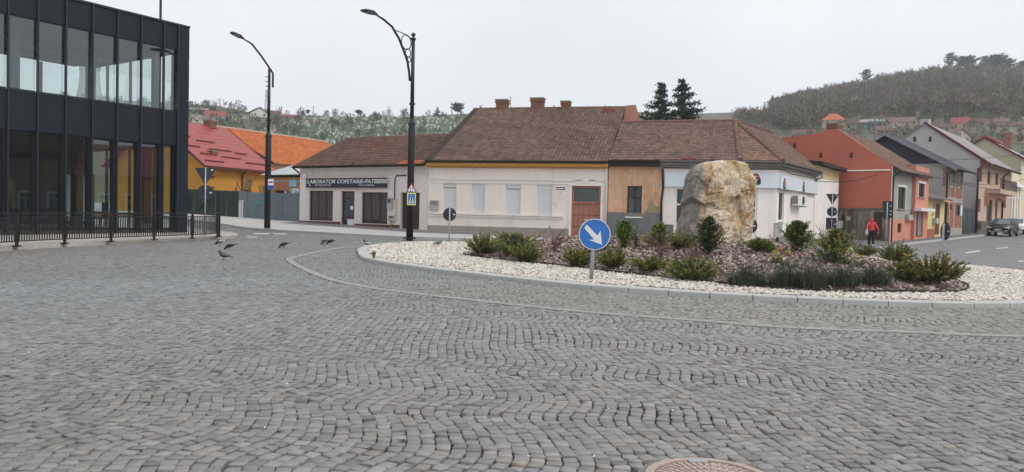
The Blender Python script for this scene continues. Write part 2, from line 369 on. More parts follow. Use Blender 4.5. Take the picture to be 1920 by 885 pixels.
SW, SL = .106, .098
def setts():
    X0, X1, Y0, Y1 = -34, 22, 3.0, 46.5
    cx, ya, yb, sid = [], [], [], []
    for i in range(int(X0 / SW), int(X1 / SW)):
        x = i * SW; ys = max(Y0, (abs(x) - 6.0) / .74)
        if ys > Y1: continue
        n = int((Y1 - ys) / SL) + 2
        e = ys - rng.random() * SL + np.concatenate([[0], np.cumsum(SL * rng.uniform(.8, 1.22, n))])
        cx.append(np.full(n, x)); ya.append(e[:-1]); yb.append(e[1:]); sid.append(np.full(n, i))
    cx, ya, yb, sid = map(np.concatenate, (cx, ya, yb, sid))
    def line(x, y):                        # the courses wander in shallow scallops
        ph = 2 * np.pi * y / 1.6 + 1.5 * np.sin(.31 * x + .4 * np.sin(.35 * y)) + 1.1 * np.sin(.17 * y + .12 * x) + .25 * x
        amp = (.095 + .06 * np.sin(.42 * x + .55 * y) + .04 * np.sin(1.1 * y - .3 * x)) * (.45 + .55 / (1 + np.exp(-(x + 1) * .8)))
        return amp * (np.sin(ph) + .2 * np.sin(2 * ph + .6)) + .2 * np.sin(.45 * y + .15 * x) + .4 * np.sin(.09 * y)
    def disp(x, y, x0=None):
        x0 = x if x0 is None else x0; e = .02; s_ = (line(x0, y + e) - line(x0, y - e)) / (2 * e); d = x - x0; c_ = 1 / np.sqrt(1 + s_ * s_)
        return x0 + line(x0, y) + d * c_ * c_, y - d * s_ * c_ * c_ + .03 * np.sin(1.7 * x0)
    mx_, my_ = disp(cx, (ya + yb) / 2)
    keep = np.ones(len(cx), bool)
    pg = lambda P: [(p[0], p[1]) for p in P]
    keep &= inpoly(mx_, my_, cob_poly) & ~inpoly(mx_, my_, pg(island)) & ~inpoly(mx_, my_, pg(court_poly))
    keep &= ~inpoly(mx_, my_, pg(walk_front) + [(40, 90), (-60, 90)])
    keep &= (mx_ - manhole.x) ** 2 + (my_ - manhole.y) ** 2 > (MANR + .07) ** 2
    rp = np.array(pg(ring)); dmin = np.full(len(cx), 9.)
    for a, b in zip(rp, rp[1:]):
        ab = b - a; t = np.clip(((mx_ - a[0]) * ab[0] + (my_ - a[1]) * ab[1]) / (ab @ ab), 0, 1)
        dmin = np.minimum(dmin, np.hypot(mx_ - a[0] - t * ab[0], my_ - a[1] - t * ab[1]))
    keep &= dmin > .15
    pxs, pys = proj(mx_, my_, gzn(mx_, my_)); keep &= (pxs > -900) & (pxs < 3600) & (my_ > 3.1)
    cx, ya, yb, mx_, my_ = cx[keep], ya[keep], yb[keep], mx_[keep], my_[keep]
    N = len(cx); print('setts', N)
    inner = inpoly(mx_, my_, pg(ring) + [(16, 30), (-3, 36)])
    tone = rng.normal(1, .12, N).clip(.6, 1.5); hue = rng.normal(0, 1, N)
    c = np.stack([.205 + .006 * hue, .203 + .002 * hue, .199 - .002 * hue], -1) * tone[:, None]
    c[inner] = (c[inner] * np.array([1.06, 1.07, 1.0]))
    lf = .5 * np.sin(.55 * mx_ + .9 * np.sin(.3 * my_)) + .5 * np.sin(.8 * my_ - .35 * mx_ + 1.3 * np.sin(.4 * mx_)); lf2 = np.sin(.23 * mx_ + 1.2 * np.sin(.21 * my_)); c = c * (1.04 + .07 * lf[:, None]) * np.stack([1 + .035 * lf2, 1 + 0 * lf2, 1 - .02 * lf2], -1)
    odd = rng.random(N); c[odd > .99] = c[odd > .99] * np.array([1.12, 1.05, .96]); c[odd < .02] *= .75
    h = rng.normal(0, .004, N); tx = rng.normal(0, .03, N); ty = rng.normal(0, .03, N)
    g = .0052
    d2 = np.hypot(mx_, my_)
    vis = (pxs[keep] > 0) & (pxs[keep] < 1920) & (pys[keep] < 885)
    order = np.argsort(np.where(vis, d2, 1e9)); solo = np.zeros(N, bool); solo[order[:300]] = True
    def rings(idx, k8):
        x0, x1 = cx[idx] - SW / 2 + g, cx[idx] + SW / 2 - g; y0, y1 = ya[idx] + g, yb[idx] - g
        n = len(idx)
        if k8:
            cc = .1
            u = np.array([cc, 1 - cc, 1, 1, 1 - cc, cc, 0, 0]); v = np.array([0, 0, cc, 1 - cc, 1, 1, 1 - cc, cc]); jit = .0055
        else: u = np.array([0, 1, 1, 0.]); v = np.array([0, 0, 1, 1.]); jit = .008
        PX = x0[:, None] + (x1 - x0)[:, None] * u + rng.normal(0, jit, (n, len(u))); PY = y0[:, None] + (y1 - y0)[:, None] * v + rng.normal(0, jit, (n, len(u)))
        X, Y = disp(PX, PY, cx[idx][:, None])
        mx0 = X.mean(1)[:, None]; my0 = Y.mean(1)[:, None]
        zt = gzn(X, Y) + h[idx][:, None] + (X - mx0) * tx[idx][:, None] + (Y - my0) * ty[idx][:, None]
        ins = .95 if k8 else .93
        lo = np.stack([X, Y, zt - .034], -1); mid = np.stack([X, Y, zt - .004], -1)
        top = np.stack([mx0 + (X - mx0) * ins, my0 + (Y - my0) * ins, zt], -1)
        return lo, mid, top
    mids = np.where(~solo)[0]; nearI = mids[d2[mids] < 10]; midI = mids[(d2[mids] >= 10) & (d2[mids] < 17)]; farI = mids[d2[mids] >= 17]
    def emit(idx, k8, levels):
        lo, mid, top = rings(idx, k8); k = 8 if k8 else 4
        R_ = np.concatenate([lo, mid, top] if levels == 3 else [lo, top], 1); nv = R_.shape[1]; base = (np.arange(len(idx)) * nv)[:, None]
        quads = []
        for l in range(levels - 1):
            for a in range(k):
                b = (a + 1) % k; quads.append([l * k + a, l * k + b, (l + 1) * k + b, (l + 1) * k + a])
        t = (levels - 1) * k
        quads += [[t, t + 1, t + 2, t + 3]] if k == 4 else [[t, t + 1, t + 4, t + 5], [t + 1, t + 2, t + 3, t + 4], [t + 5, t + 6, t + 7, t]]
        q = np.array(quads); Qs = (base[:, None, :] + q[None]).reshape(-1, 4)
        return R_.reshape(-1, 3), Qs, np.repeat(c[idx], nv, 0)
    Vs, Qs, Cs, off = [], [], [], 0
    for idx, k8, lv in ((nearI, True, 3), (midI, False, 3), (farI, False, 2)):
        a, b, d = emit(idx, k8, lv); Vs.append(a); Qs.append(b + off); Cs.append(d); off += len(a)
    fast_mesh('setts', np.concatenate(Vs), np.concatenate(Qs), 'sett', cob, np.concatenate(Cs), kind='stuff')
    sI = np.where(solo)[0]; a, b, d = emit(sI, True, 3); nv = 24; nq = len(b) // len(sI)
    for i in range(len(sI)):
        loc = a[i * nv:(i + 1) * nv].mean(0)
        fast_mesh('sett', a[i * nv:(i + 1) * nv], b[:nq], 'sett', cob, d[i * nv:(i + 1) * nv], loc=tuple(loc))
setts()
def litter():
    n = 220; y = 4.2 + 14 * rng.random(n) ** 1.3; x = y * rng.uniform(-.7, .7, n); k = ~inpoly(x, y, [(p.x, p.y) for p in island]); x, y = x[k], y[k]; n = len(x); a = rng.uniform(0, 6.3, n); s = rng.uniform(.004, .010, n)
    d = np.stack([np.cos(a), np.sin(a), rng.normal(0, .3, n)], -1) * s[:, None]; e = np.stack([-np.sin(a), np.cos(a), rng.normal(0, .3, n)], -1) * (s * .6)[:, None]; p = np.stack([x, y, gzn(x, y) + .014], -1)
    V = np.stack([p - d - e, p + d - e, p + d + e, p - d + e], 1).reshape(-1, 3); c = np.where(rng.random((n, 1)) < .45, np.array([[.62, .6, .55]]), np.array([[.2, .13, .07]])); fast_mesh('litter', V, np.arange(4 * n).reshape(-1, 4), 'pebble', cob, np.repeat(c, 4, 0), kind='stuff')
litter()
# pale stone band set flush in the cobbles
band = struct(mesh_obj('paving_band', [(0, 0, 0)], [], 'band_stone'))
_n = nrm2(ring, False)
for i in range(len(ring) - 1):
    a, b = ring[i], ring[i + 1]; d = (b - a).normalized() * .006
    q = [a + d - _n[i] * .1, b - d - _n[i + 1] * .1, b - d + _n[i + 1] * .1, a + d + _n[i] * .1]
    MB().loft([[(p.x, p.y, gz(p.x, p.y) - .03) for p in q], [(p.x, p.y, gz(p.x, p.y) + .006) for p in q]]).build('band_slab', 'band_stone', band)

# ------------------------------------------------------------------ pavements
wl = struct(sheet('pavement_left', [tuple(p) for p in walk_front] + [(16.8, 60), (10, 110), (-80, 110), (-60, 75)], lambda x, y: gz(x, y) + .115, 'concrete', 2.5))
kerbs(wl, walk_front, nrm2(walk_front, False), -.02, .2, .125, -.08, 'kerb')
wr = struct(sheet('pavement_right', [tuple(p) for p in walk_right] + [(60, 125), (16.8, 110), (16.8, 60)], lambda x, y: gz(x, y) + .115, 'asphalt_walk', 2.5))
kerbs(wr, walk_right, nrm2(walk_right, False), -.02, .2, .128, -.08, 'kerb')
fc = struct(sheet('forecourt', [tuple(p) for p in court_poly], lambda x, y: gz(x, y) + .115, 'concrete_warm', 2.5))
kerbs(fc, court, nrm2(court, False), -.02, .32, .125, -.08, 'concrete_warm')
strip = [(-14.9, 47.6), (-5.8, 42.4), (5.3, 40.3), (11.8, 38.7), (12.2, 40.2), (5.5, 42.1), (-5.1, 44.7), (-14.3, 50.1)]
struct(sheet('asphalt_strip', strip, lambda x, y: gz(x, y) + .123, 'asphalt_walk', 2.0))
def stripe(name, pts):
    return struct(sheet(name, pts, lambda x, y: gz(x, y) + .014, 'road_paint', 1.0))
for q in ([(476, 437.8), (506, 438), (506, 439.8), (476, 439.6)], [(512, 438.2), (538, 438.4), (538, 440), (512, 439.9)], [(464, 444.2), (482, 444.4), (482, 446), (464, 445.9)]):
    stripe('road_marking', [(G(*p).x, G(*p).y) for p in q])
for q in ([(1810, 473.4), (1837, 469.6), (1839, 471.4), (1812, 475.4)], [(1868, 466), (1890, 462.8), (1891, 464), (1870, 467.4)], [(1908, 489), (1925, 489.8), (1925, 491.5), (1908, 491)]):
    stripe('road_marking', [(G(*p).x, G(*p).y) for p in q])

# ------------------------------------------------------------------ roundabout island
isl = struct(sheet('traffic_island', [tuple(p) for p in isl_in], lambda x, y: gz(x, y) + .085, 'gravel_bed', 1.5))
kerbs(isl, island, isl_n, 0, .36, .10, -.08, 'kerb', closed=True)
mpoly = [(p.x, p.y) for p in mulch]; mP = np.array(mpoly)
def mdist(x, y):
    x = np.atleast_1d(x).astype(float); y = np.atleast_1d(y).astype(float); d = np.full(x.shape, 1e9)
    for a, b in zip(mP, np.roll(mP, -1, 0)):
        ab = b - a; t = np.clip(((x - a[0]) * ab[0] + (y - a[1]) * ab[1]) / (ab @ ab), 0, 1)
        d = np.minimum(d, np.hypot(x - a[0] - t * ab[0], y - a[1] - t * ab[1]))
    return d
def mz(x, y):
    d = mdist(x, y); x = np.atleast_1d(x); y = np.atleast_1d(y)
    z = gzn(x, y) + .1 + .02 * np.minimum(d, 1) + .80 * (1 - np.exp(-(d / 2.6) ** 1.25)) + .03 * np.sin(x * 2.1) * np.sin(y * 1.7) * np.minimum(d, 1)
    return z
def mz1(x, y): return float(mz(x, y)[0]) if bool(inpoly(np.array([x]), np.array([y]), mpoly)[0]) else gz(x, y) + .1
bed = struct(sheet('mulch_bed', mpoly, lambda x, y: float(mz(x, y)[0]) - (.0), 'soil', .45))
ms = nrm2(mulch, True); msg = 1 if sum(a.x * b.y - a.y * b.x for a, b in zip(mulch, mulch[1:])) > 0 else -1
mb = MB()
for i in range(len(mulch)):
    j = (i + 1) % len(mulch); a, b = mulch[i], mulch[j]; q = [a, b, b + ms[j] * msg * .012, a + ms[i] * msg * .012]
    mb.loft([[(p.x, p.y, gz(p.x, p.y) + .05) for p in q], [(p.x, p.y, gz(p.x, p.y) + .16 + .012 * math.sin(i * .7)) for p in q]])
mb.build('edging_strip', 'edging', bed)
# bark chips and white stones: nobody could count them
def chips():
    n = 46000; x = rng.uniform(mP[:, 0].min(), mP[:, 0].max(), n); y = rng.uniform(mP[:, 1].min(), mP[:, 1].max(), n)
    k = inpoly(x, y, mpoly); x, y = x[k], y[k]; n = len(x); z = mz(x, y) + .012
    L_ = rng.uniform(.03, .085, n); W_ = rng.uniform(.008, .022, n); a = rng.uniform(0, np.pi, n); el = rng.normal(0, .35, n)
    d = np.stack([np.cos(a) * np.cos(el), np.sin(a) * np.cos(el), np.sin(el)], -1) * L_[:, None]; s = np.stack([-np.sin(a), np.cos(a), rng.normal(0, .4, n)], -1) * W_[:, None]
    p = np.stack([x, y, z], -1); V = np.stack([p - d - s, p + d - s, p + d + s, p - d + s], 1)
    t = rng.random(n); c = np.stack([.29 + .30 * t ** 2, .222 + .26 * t ** 2, .188 + .235 * t ** 2], -1); c[t < .25] *= .6
    fast_mesh('bark_chips', V.reshape(-1, 3), np.arange(4 * n).reshape(-1, 4), 'chip', bed, np.repeat(c, 4, 0), kind='stuff')
chips()
def pebbles():
    n = 150000; x = rng.uniform(-6, 17, n); y = 13 + 22 * rng.random(n) ** 1.5
    k = inpoly(x, y, [(p.x, p.y) for p in isl_in]) & ~inpoly(x, y, mpoly); x, y = x[k], y[k]
    px, py = proj(x, y, gzn(x, y)); k = (px < 2300); x, y = x[k], y[k]; n = len(x); print('pebbles', n)
    r = rng.uniform(.02, .042, n) * (1 + .25 * (y > 22)); a = rng.uniform(0, 6.28, n); z = gzn(x, y) + .085 + r * .45 + rng.uniform(0, .02, n)
    e = np.array([[1, 0, 0], [0, 1, 0], [-1, 0, 0], [0, -1, 0], [.25, .1, 1], [0, 0, -1.]]) * np.array([1.25, .85, .62])
    e = e[None] * r[:, None, None] * rng.uniform(.75, 1.25, (n, 6, 1)); ca, sa = np.cos(a)[:, None], np.sin(a)[:, None]
    X = e[..., 0] * ca - e[..., 1] * sa; Y = e[..., 0] * sa + e[..., 1] * ca
    Z = e[..., 2] + X * rng.normal(0, .25, (n, 1)) + Y * rng.normal(0, .25, (n, 1))
    V = np.stack([X + x[:, None], Y + y[:, None], Z + z[:, None]], -1).reshape(-1, 3)
    tri = np.array([[0, 1, 4], [1, 2, 4], [2, 3, 4], [3, 0, 4]]); T = ((np.arange(n) * 6)[:, None, None] + tri[None]).reshape(-1, 3)
    t = rng.normal(1, .12, n).clip(.55, 1.25); c = np.stack([.60 * t, .56 * t, .49 * t], -1); w_ = rng.random(n); c[w_ < .12] *= np.array([.75, .66, .55]); c[w_ > .93] *= .55
    fast_mesh('white_gravel', V, T, 'pebble', isl, np.repeat(c, 6, 0), kind='stuff', nper=3)
pebbles()
# ------------------------------------------------------------------ building materials
M('dark_panel', (.012, .0165, .028), .55, .15, 1.5, .08, 120, spec=.2)
M('dark_metal', (.011, .014, .021), .4, .1, 3, spec=.45)
M('black_iron', (.014, .015, .018), .45, .15, 6, .1, 90, spec=.45)
M('ceiling', (.13, .14, .155), .9, .06, .8)
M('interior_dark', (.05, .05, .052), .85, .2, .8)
M('interior_floor', (.06, .055, .05), .6, .2, .6)
glass('facade_glass', (.84, .9, .9), .075, .97)
glass('back_glass', (.95, .98, .98), .03, .99)
glass('shop_glass', (.85, .88, .88), .025, .92)
M('window_glass', (.018, .021, .024), .06, 0, spec=.6)
M('yellow_plaster', (.50, .245, .035), .85, .12, .9, .15, 50, stain=((.33, .17, .04), .56, .75, .6, .5))
M('red_metal', (.30, .06, .052), .45, .12, 1, spec=.4)
M('maroon_metal', (.10, .022, .02), .5, .15, 2)
M('brick', (.235, .11, .075), .9, .25, 9, .5, 60)
M('tile', (.2, .1, .07), .85, .18, 14, .3, 60, attr='col')
M('deck', (.07, .05, .04), .9, .2, 2)
M('pink_plaster', (.75, .68, .65), .88, .07, 1.2, .12, 60, streak=((.36, .29, .27), .55, .75, 1.3, .5), stain=((.40, .33, .31), .6, .8, 1.7, .5))
M('dark_red_base', (.12, .038, .036), .6, .2, 3)
M('brown_wood', (.055, .026, .02), .55, .25, 5)
M('cream_plaster', (.84, .755, .685), .88, .07, .8, .1, 60, stain=((.62, .45, .27), .53, .72, .6, .6), streak=((.5, .42, .36), .54, .74, 1.1, .5))
M('cream_trim', (.84, .78, .72), .85, .08, 2, .05)
M('cornice_wood', (.50, .255, .06), .7, .2, 3)
M('plinth_brown', (.33, .27, .24), .9, .15, 1.5, .25, 40)
M('shutter', (.76, .76, .75), .6, .05, 2)
M('gate_wood', (.36, .16, .115), .65, .2, 4)
M('green_glass', (.06, .075, .07), .12, .2, 2, spec=.5)
M('orange_plaster', (.70, .44, .28), .88, .1, 1.2, .15, 50, stain=((.5, .24, .12), .5, .68, 1.3, .7), streak=((.34, .2, .13), .5, .68, 1.2, .65))
M('old_mortar', (.31, .26, .15), .95, .25, 6, .6, 40)
M('grey_plinth', (.175, .175, .172), .9, .15, 2, .25, 50)
M('white_plaster', (.83, .77, .74), .85, .06, 1.0, .08, 60, streak=((.5, .44, .41), .53, .73, 1.3, .5), stain=((.6, .53, .48), .56, .74, 1.1, .45))
M('sign_panel', (.66, .72, .77), .4, .04, 1)
M('upvc', (.78, .78, .77), .35, .03, 2)
M('zinc', (.25, .255, .26), .5, .2, 2, metal=.3)
M('eave_grey', (.22, .205, .19), .85, .25, 2, .2, 40)
M('eave_dark', (.035, .028, .024), .8, .25, 3)
M('sign_navy', (.018, .02, .045), .5, .2, 2)
M('paint_white', (.75, .75, .73), .55, .06, 6)
M('letter_white', (.72, .72, .7), .6, .15, 9)
M('letter_dull', (.42, .39, .41), .6, .3, 12)
M('gas_yellow', (.50, .33, .05), .5, .1, 4)
M('meter_grey', (.42, .42, .38), .6, .15, 4)
M('curtain_red', (.11, .018, .02), .9, .3, 5)
M('curtain_blue', (.10, .16, .20), .9, .3, 6)
M('curtain_beige', (.33, .24, .15), .9, .2, 6)
M('cable', (.012, .012, .012), .6, 0)

def wall(mb, u0, u1, z0, z1, holes=(), b=0., rev=.18):
    us = sorted({u0, u1, *[h[0] for h in holes], *[h[1] for h in holes]}); zs = sorted({z0, z1, *[h[2] for h in holes], *[h[3] for h in holes]})
    us = [u for u in us if u0 <= u <= u1]; zs = [z for z in zs if z0 <= z <= z1]
    for a, c in zip(us, us[1:]):
        for d, e in zip(zs, zs[1:]):
            mu, mz_ = (a + c) / 2, (d + e) / 2
            if not any(h[0] < mu < h[1] and h[2] < mz_ < h[3] for h in holes): mb.uquad(a, c, d, e, b)
    P = mb.fr.p
    for h in holes:
        a, c, d, e = h[:4]
        mb.quad(P(a, b, d), P(a, b, e), P(a, b + rev, e), P(a, b + rev, d)); mb.quad(P(c, b, d), P(c, b + rev, d), P(c, b + rev, e), P(c, b, e))
        mb.quad(P(a, b, e), P(c, b, e), P(c, b + rev, e), P(a, b + rev, e)); mb.quad(P(a, b, d), P(a, b + rev, d), P(c, b + rev, d), P(c, b, d))
    return mb
def shell(fr, u0, u1, z0, z1, depth, b0=0.):  # other three walls
    mb = MB(fr); P = fr.p
    mb.quad(P(u0, b0, z0), P(u0, b0, z1), P(u0, depth, z1), P(u0, depth, z0)); mb.quad(P(u1, b0, z0), P(u1, depth, z0), P(u1, depth, z1), P(u1, b0, z1))
    mb.quad(P(u0, depth, z0), P(u0, depth, z1), P(u1, depth, z1), P(u1, depth, z0)); return mb
def window(fr, root, r, frame='upvc', pane='window_glass', rec=.12, fw=.07, cols=1, rows=(), sill=None, surround=None, back=None, name='window', b0=0.):
    u0, u1, z0, z1 = r; mb = MB(fr); a, c = b0 + rec, b0 + rec + .06
    mb.box(u0, u1, a, c, z0, z0 + fw).box(u0, u1, a, c, z1 - fw, z1).box(u0, u0 + fw, a, c, z0 + fw, z1 - fw).box(u1 - fw, u1, a, c, z0 + fw, z1 - fw)
    for k in range(1, cols): x = u0 + (u1 - u0) * k / cols; mb.box(x - fw * .5, x + fw * .5, a + .004, c - .004, z0 + fw, z1 - fw)
    for t in rows: z = z0 + (z1 - z0) * t; mb.box(u0 + fw, u1 - fw, a + .007, c - .007, z - fw * .5, z + fw * .5)
    w_ = mb.build(name, frame, root)
    xs = [u0 + fw] + [u0 + (u1 - u0) * k / cols for k in range(1, cols)] + [u1 - fw]; zs = [z0 + fw] + [z0 + (z1 - z0) * t for t in rows] + [z1 - fw]
    for x, y in zip(xs, xs[1:]):
        for d, e in zip(zs, zs[1:]): MB(fr).box(x, y, a + .02, a + .03, d, e).build('pane', pane, w_)
    if back:
        P = fr.p; mb = MB(fr); n = max(6, int((u1 - u0) / .07)); bb = c + .10
        for k in range(n):
            x, y = u0 + (u1 - u0) * k / n, u0 + (u1 - u0) * (k + 1) / n
            mb.quad(P(x, bb + .025 * (k % 2), z0), P(y, bb + .025 * ((k + 1) % 2), z0), P(y, bb + .025 * ((k + 1) % 2), z1), P(x, bb + .025 * (k % 2), z1))
        mb.build('curtain', back, w_)
    if sill: MB(fr).box(u0 - .08, u1 + .08, b0 - .09, b0 + rec, z0 - .07, z0 - .003).build('sill', sill, w_)
    if surround:
        t = .12; MB(fr).box(u0 - t, u0 - .002, b0 - .035, b0 + .03, z0 - .02, z1).box(u1 + .002, u1 + t, b0 - .035, b0 + .03, z0 - .02, z1).box(u0 - t - .05, u1 + t + .05, b0 - .07, b0 + .03, z1 + .002, z1 + .14).build('surround', surround, w_)
    return w_
def tiles(name, E0, E1, R0, R1, parent, tw=.22, tl=.30, cols=((.155, .075, .052), (.105, .06, .045)), lichen=.12, lift=.035, wave=.025, patch=None):
    E0, E1, R0, R1 = [np.array(p, float) for p in (E0, E1, R0, R1)]
    nr = max(3, int(np.linalg.norm((R0 + R1) / 2 - (E0 + E1) / 2) / tl)); Vs, Qs, Cs, off = [], [], [], 0
    nrm = np.cross(E1 - E0, (R0 + R1) / 2 - E0); nrm /= np.linalg.norm(nrm)
    if nrm[2] < 0: nrm = -nrm
    for r in range(nr):
        t0, t1 = r / nr, min(1.0, (r + 1.12) / nr)
        a0, a1 = E0 + (R0 - E0) * t0, E1 + (R1 - E1) * t0; b0, b1 = E0 + (R0 - E0) * t1, E1 + (R1 - E1) * t1
        n = max(1, int(round(np.linalg.norm(a1 - a0) / tw))); s = np.arange(n)
        l0 = (s / n)[:, None]; l1 = ((s + .95) / n)[:, None]; lm = (l0 + l1) / 2
        j = rng.normal(0, .006, (n, 1)) + .012 * np.sin(s * .31 + r * .2)[:, None] * .6
        lo = [a0 + (a1 - a0) * l + nrm * (lift + dz + j) for l, dz in ((l0, 0), (lm, wave), (l1, 0))]
        hi = [b0 + (b1 - b0) * l + nrm * (.004 + dz + j * .3) for l, dz in ((l0, 0), (lm, wave), (l1, 0))]
        dn = [a0 + (a1 - a0) * l + nrm * .0 for l in (l0, lm, l1)]
        V = np.stack(lo + hi + dn, 1); Vs.append(V.reshape(-1, 3))
        q = np.array([[0, 1, 4, 3], [1, 2, 5, 4], [6, 7, 1, 0], [7, 8, 2, 1]]); Qs.append(((np.arange(n) * 9)[:, None, None] + q[None]).reshape(-1, 4) + off); off += 9 * n
        m_ = rng.random((n, 1)) * .6 + .4 * (.5 + .5 * np.sin(s * .17 + r * .4 + 2 * np.sin(r * .3)))[:, None]
        c = np.array(cols[0]) * m_ + np.array(cols[1]) * (1 - m_); c = c * rng.normal(1, .12, (n, 1)).clip(.6, 1.5)
        li = rng.random(n) < lichen; c[li] = c[li] * .6 + np.array([.09, .085, .06]) * .4
        if patch is not None:
            for (pu0, pu1, pt0, pt1, pc) in patch:
                if pt0 <= t0 <= pt1: k = (s / n >= pu0) & (s / n <= pu1); c[k] = np.array(pc) * rng.normal(1, .1, (k.sum(), 1))
        Cs.append(np.repeat(c, 9, 0))
    return fast_mesh(name, np.concatenate(Vs), np.concatenate(Qs), 'tile', parent, np.concatenate(Cs), kind='stuff')
def ridge_caps(A, B, parent, mat_col=(.17, .075, .05), L=.38, r=.11):
    A, B = Vector(A), Vector(B); n = max(2, int((B - A).length / L)); d = (B - A).normalized(); side = d.cross(Vector((0, 0, 1))).normalized(); up = side.cross(d)
    for k in range(n):
        a, b = A + (B - A) * (k / n), A + (B - A) * ((k + 1.08) / n); mb = MB(); rr = []
        for p, q in ((a, r * 1.12), (b, r * .92)):
            rr.append([p + side * math.cos(t) * q + up * (math.sin(t) * q - .03) for t in [math.pi * i / 6 for i in range(7)]])
        o = 0; mb.v = [tuple(p) for p in rr[0] + rr[1]]; mb.f = [(i, i + 1, 8 + i, 7 + i) for i in range(6)] + [tuple(range(7))]
        o_ = mb.build('ridge_tile', ('ridge_clay', 'ridge_clay_dark')[random.random() < .45], parent)
M('ridge_clay', (.20, .105, .075), .85, .2, 12, .3, 60); M('ridge_clay_dark', (.15, .09, .07), .85, .2, 12, .3, 60)
def slab_roof(name, pts, parent, mat='deck', th=.09): return MB().slab(pts, th).build(name, mat, parent)
def chimney(c, w_, d_, z0, z1, parent, fr):
    u, b = c; mb = MB(fr); n = int((z1 - z0) / .085)
    core = MB(fr).box(u - w_ / 2, u + w_ / 2, b - d_ / 2, b + d_ / 2, z0, z1).build('chimney', 'old_mortar', parent)
    for k in range(n):
        z = z0 + k * .085; e = .012 + (.05 if z > z1 - .3 else 0); off = .06 * (k % 2)
        for (ua, ub, ba, bb, ln) in ((u - w_ / 2 - e, u + w_ / 2 + e, b - d_ / 2 - e, b - d_ / 2, 0), (u - w_ / 2 - e, u - w_ / 2, b - d_ / 2, b + d_ / 2, 1), (u + w_ / 2, u + w_ / 2 + e, b - d_ / 2, b + d_ / 2, 1)):
            mb.box(ua, ub, ba, bb, z + .006, z + .079)
    mb.build('brick_courses', 'brick', core); MB(fr).box(u - w_ / 2 - .09, u + w_ / 2 + .09, b - d_ / 2 - .09, b + d_ / 2 + .09, z1, z1 + .07).build('chimney_cap', 'plinth_brown', core)
def pipe(path, parent, mat='zinc', r=.05, name='downpipe'): return MB().tube(path, r, 8).build(name, mat, parent, smooth=True)
def gutter(fr, u0, u1, b, z, parent, mat='zinc', r=.07):
    mb = MB(fr); rr = []
    for u in (u0, u1): rr.append([fr.p(u, b - math.cos(math.pi * i / 6) * r, z - math.sin(math.pi * i / 6) * r) for i in range(7)])
    mb.v = [tuple(p) for p in rr[0] + rr[1]]; mb.f = [(i, i + 1, 8 + i, 7 + i) for i in range(6)]
    return mb.build('gutter', mat, parent)

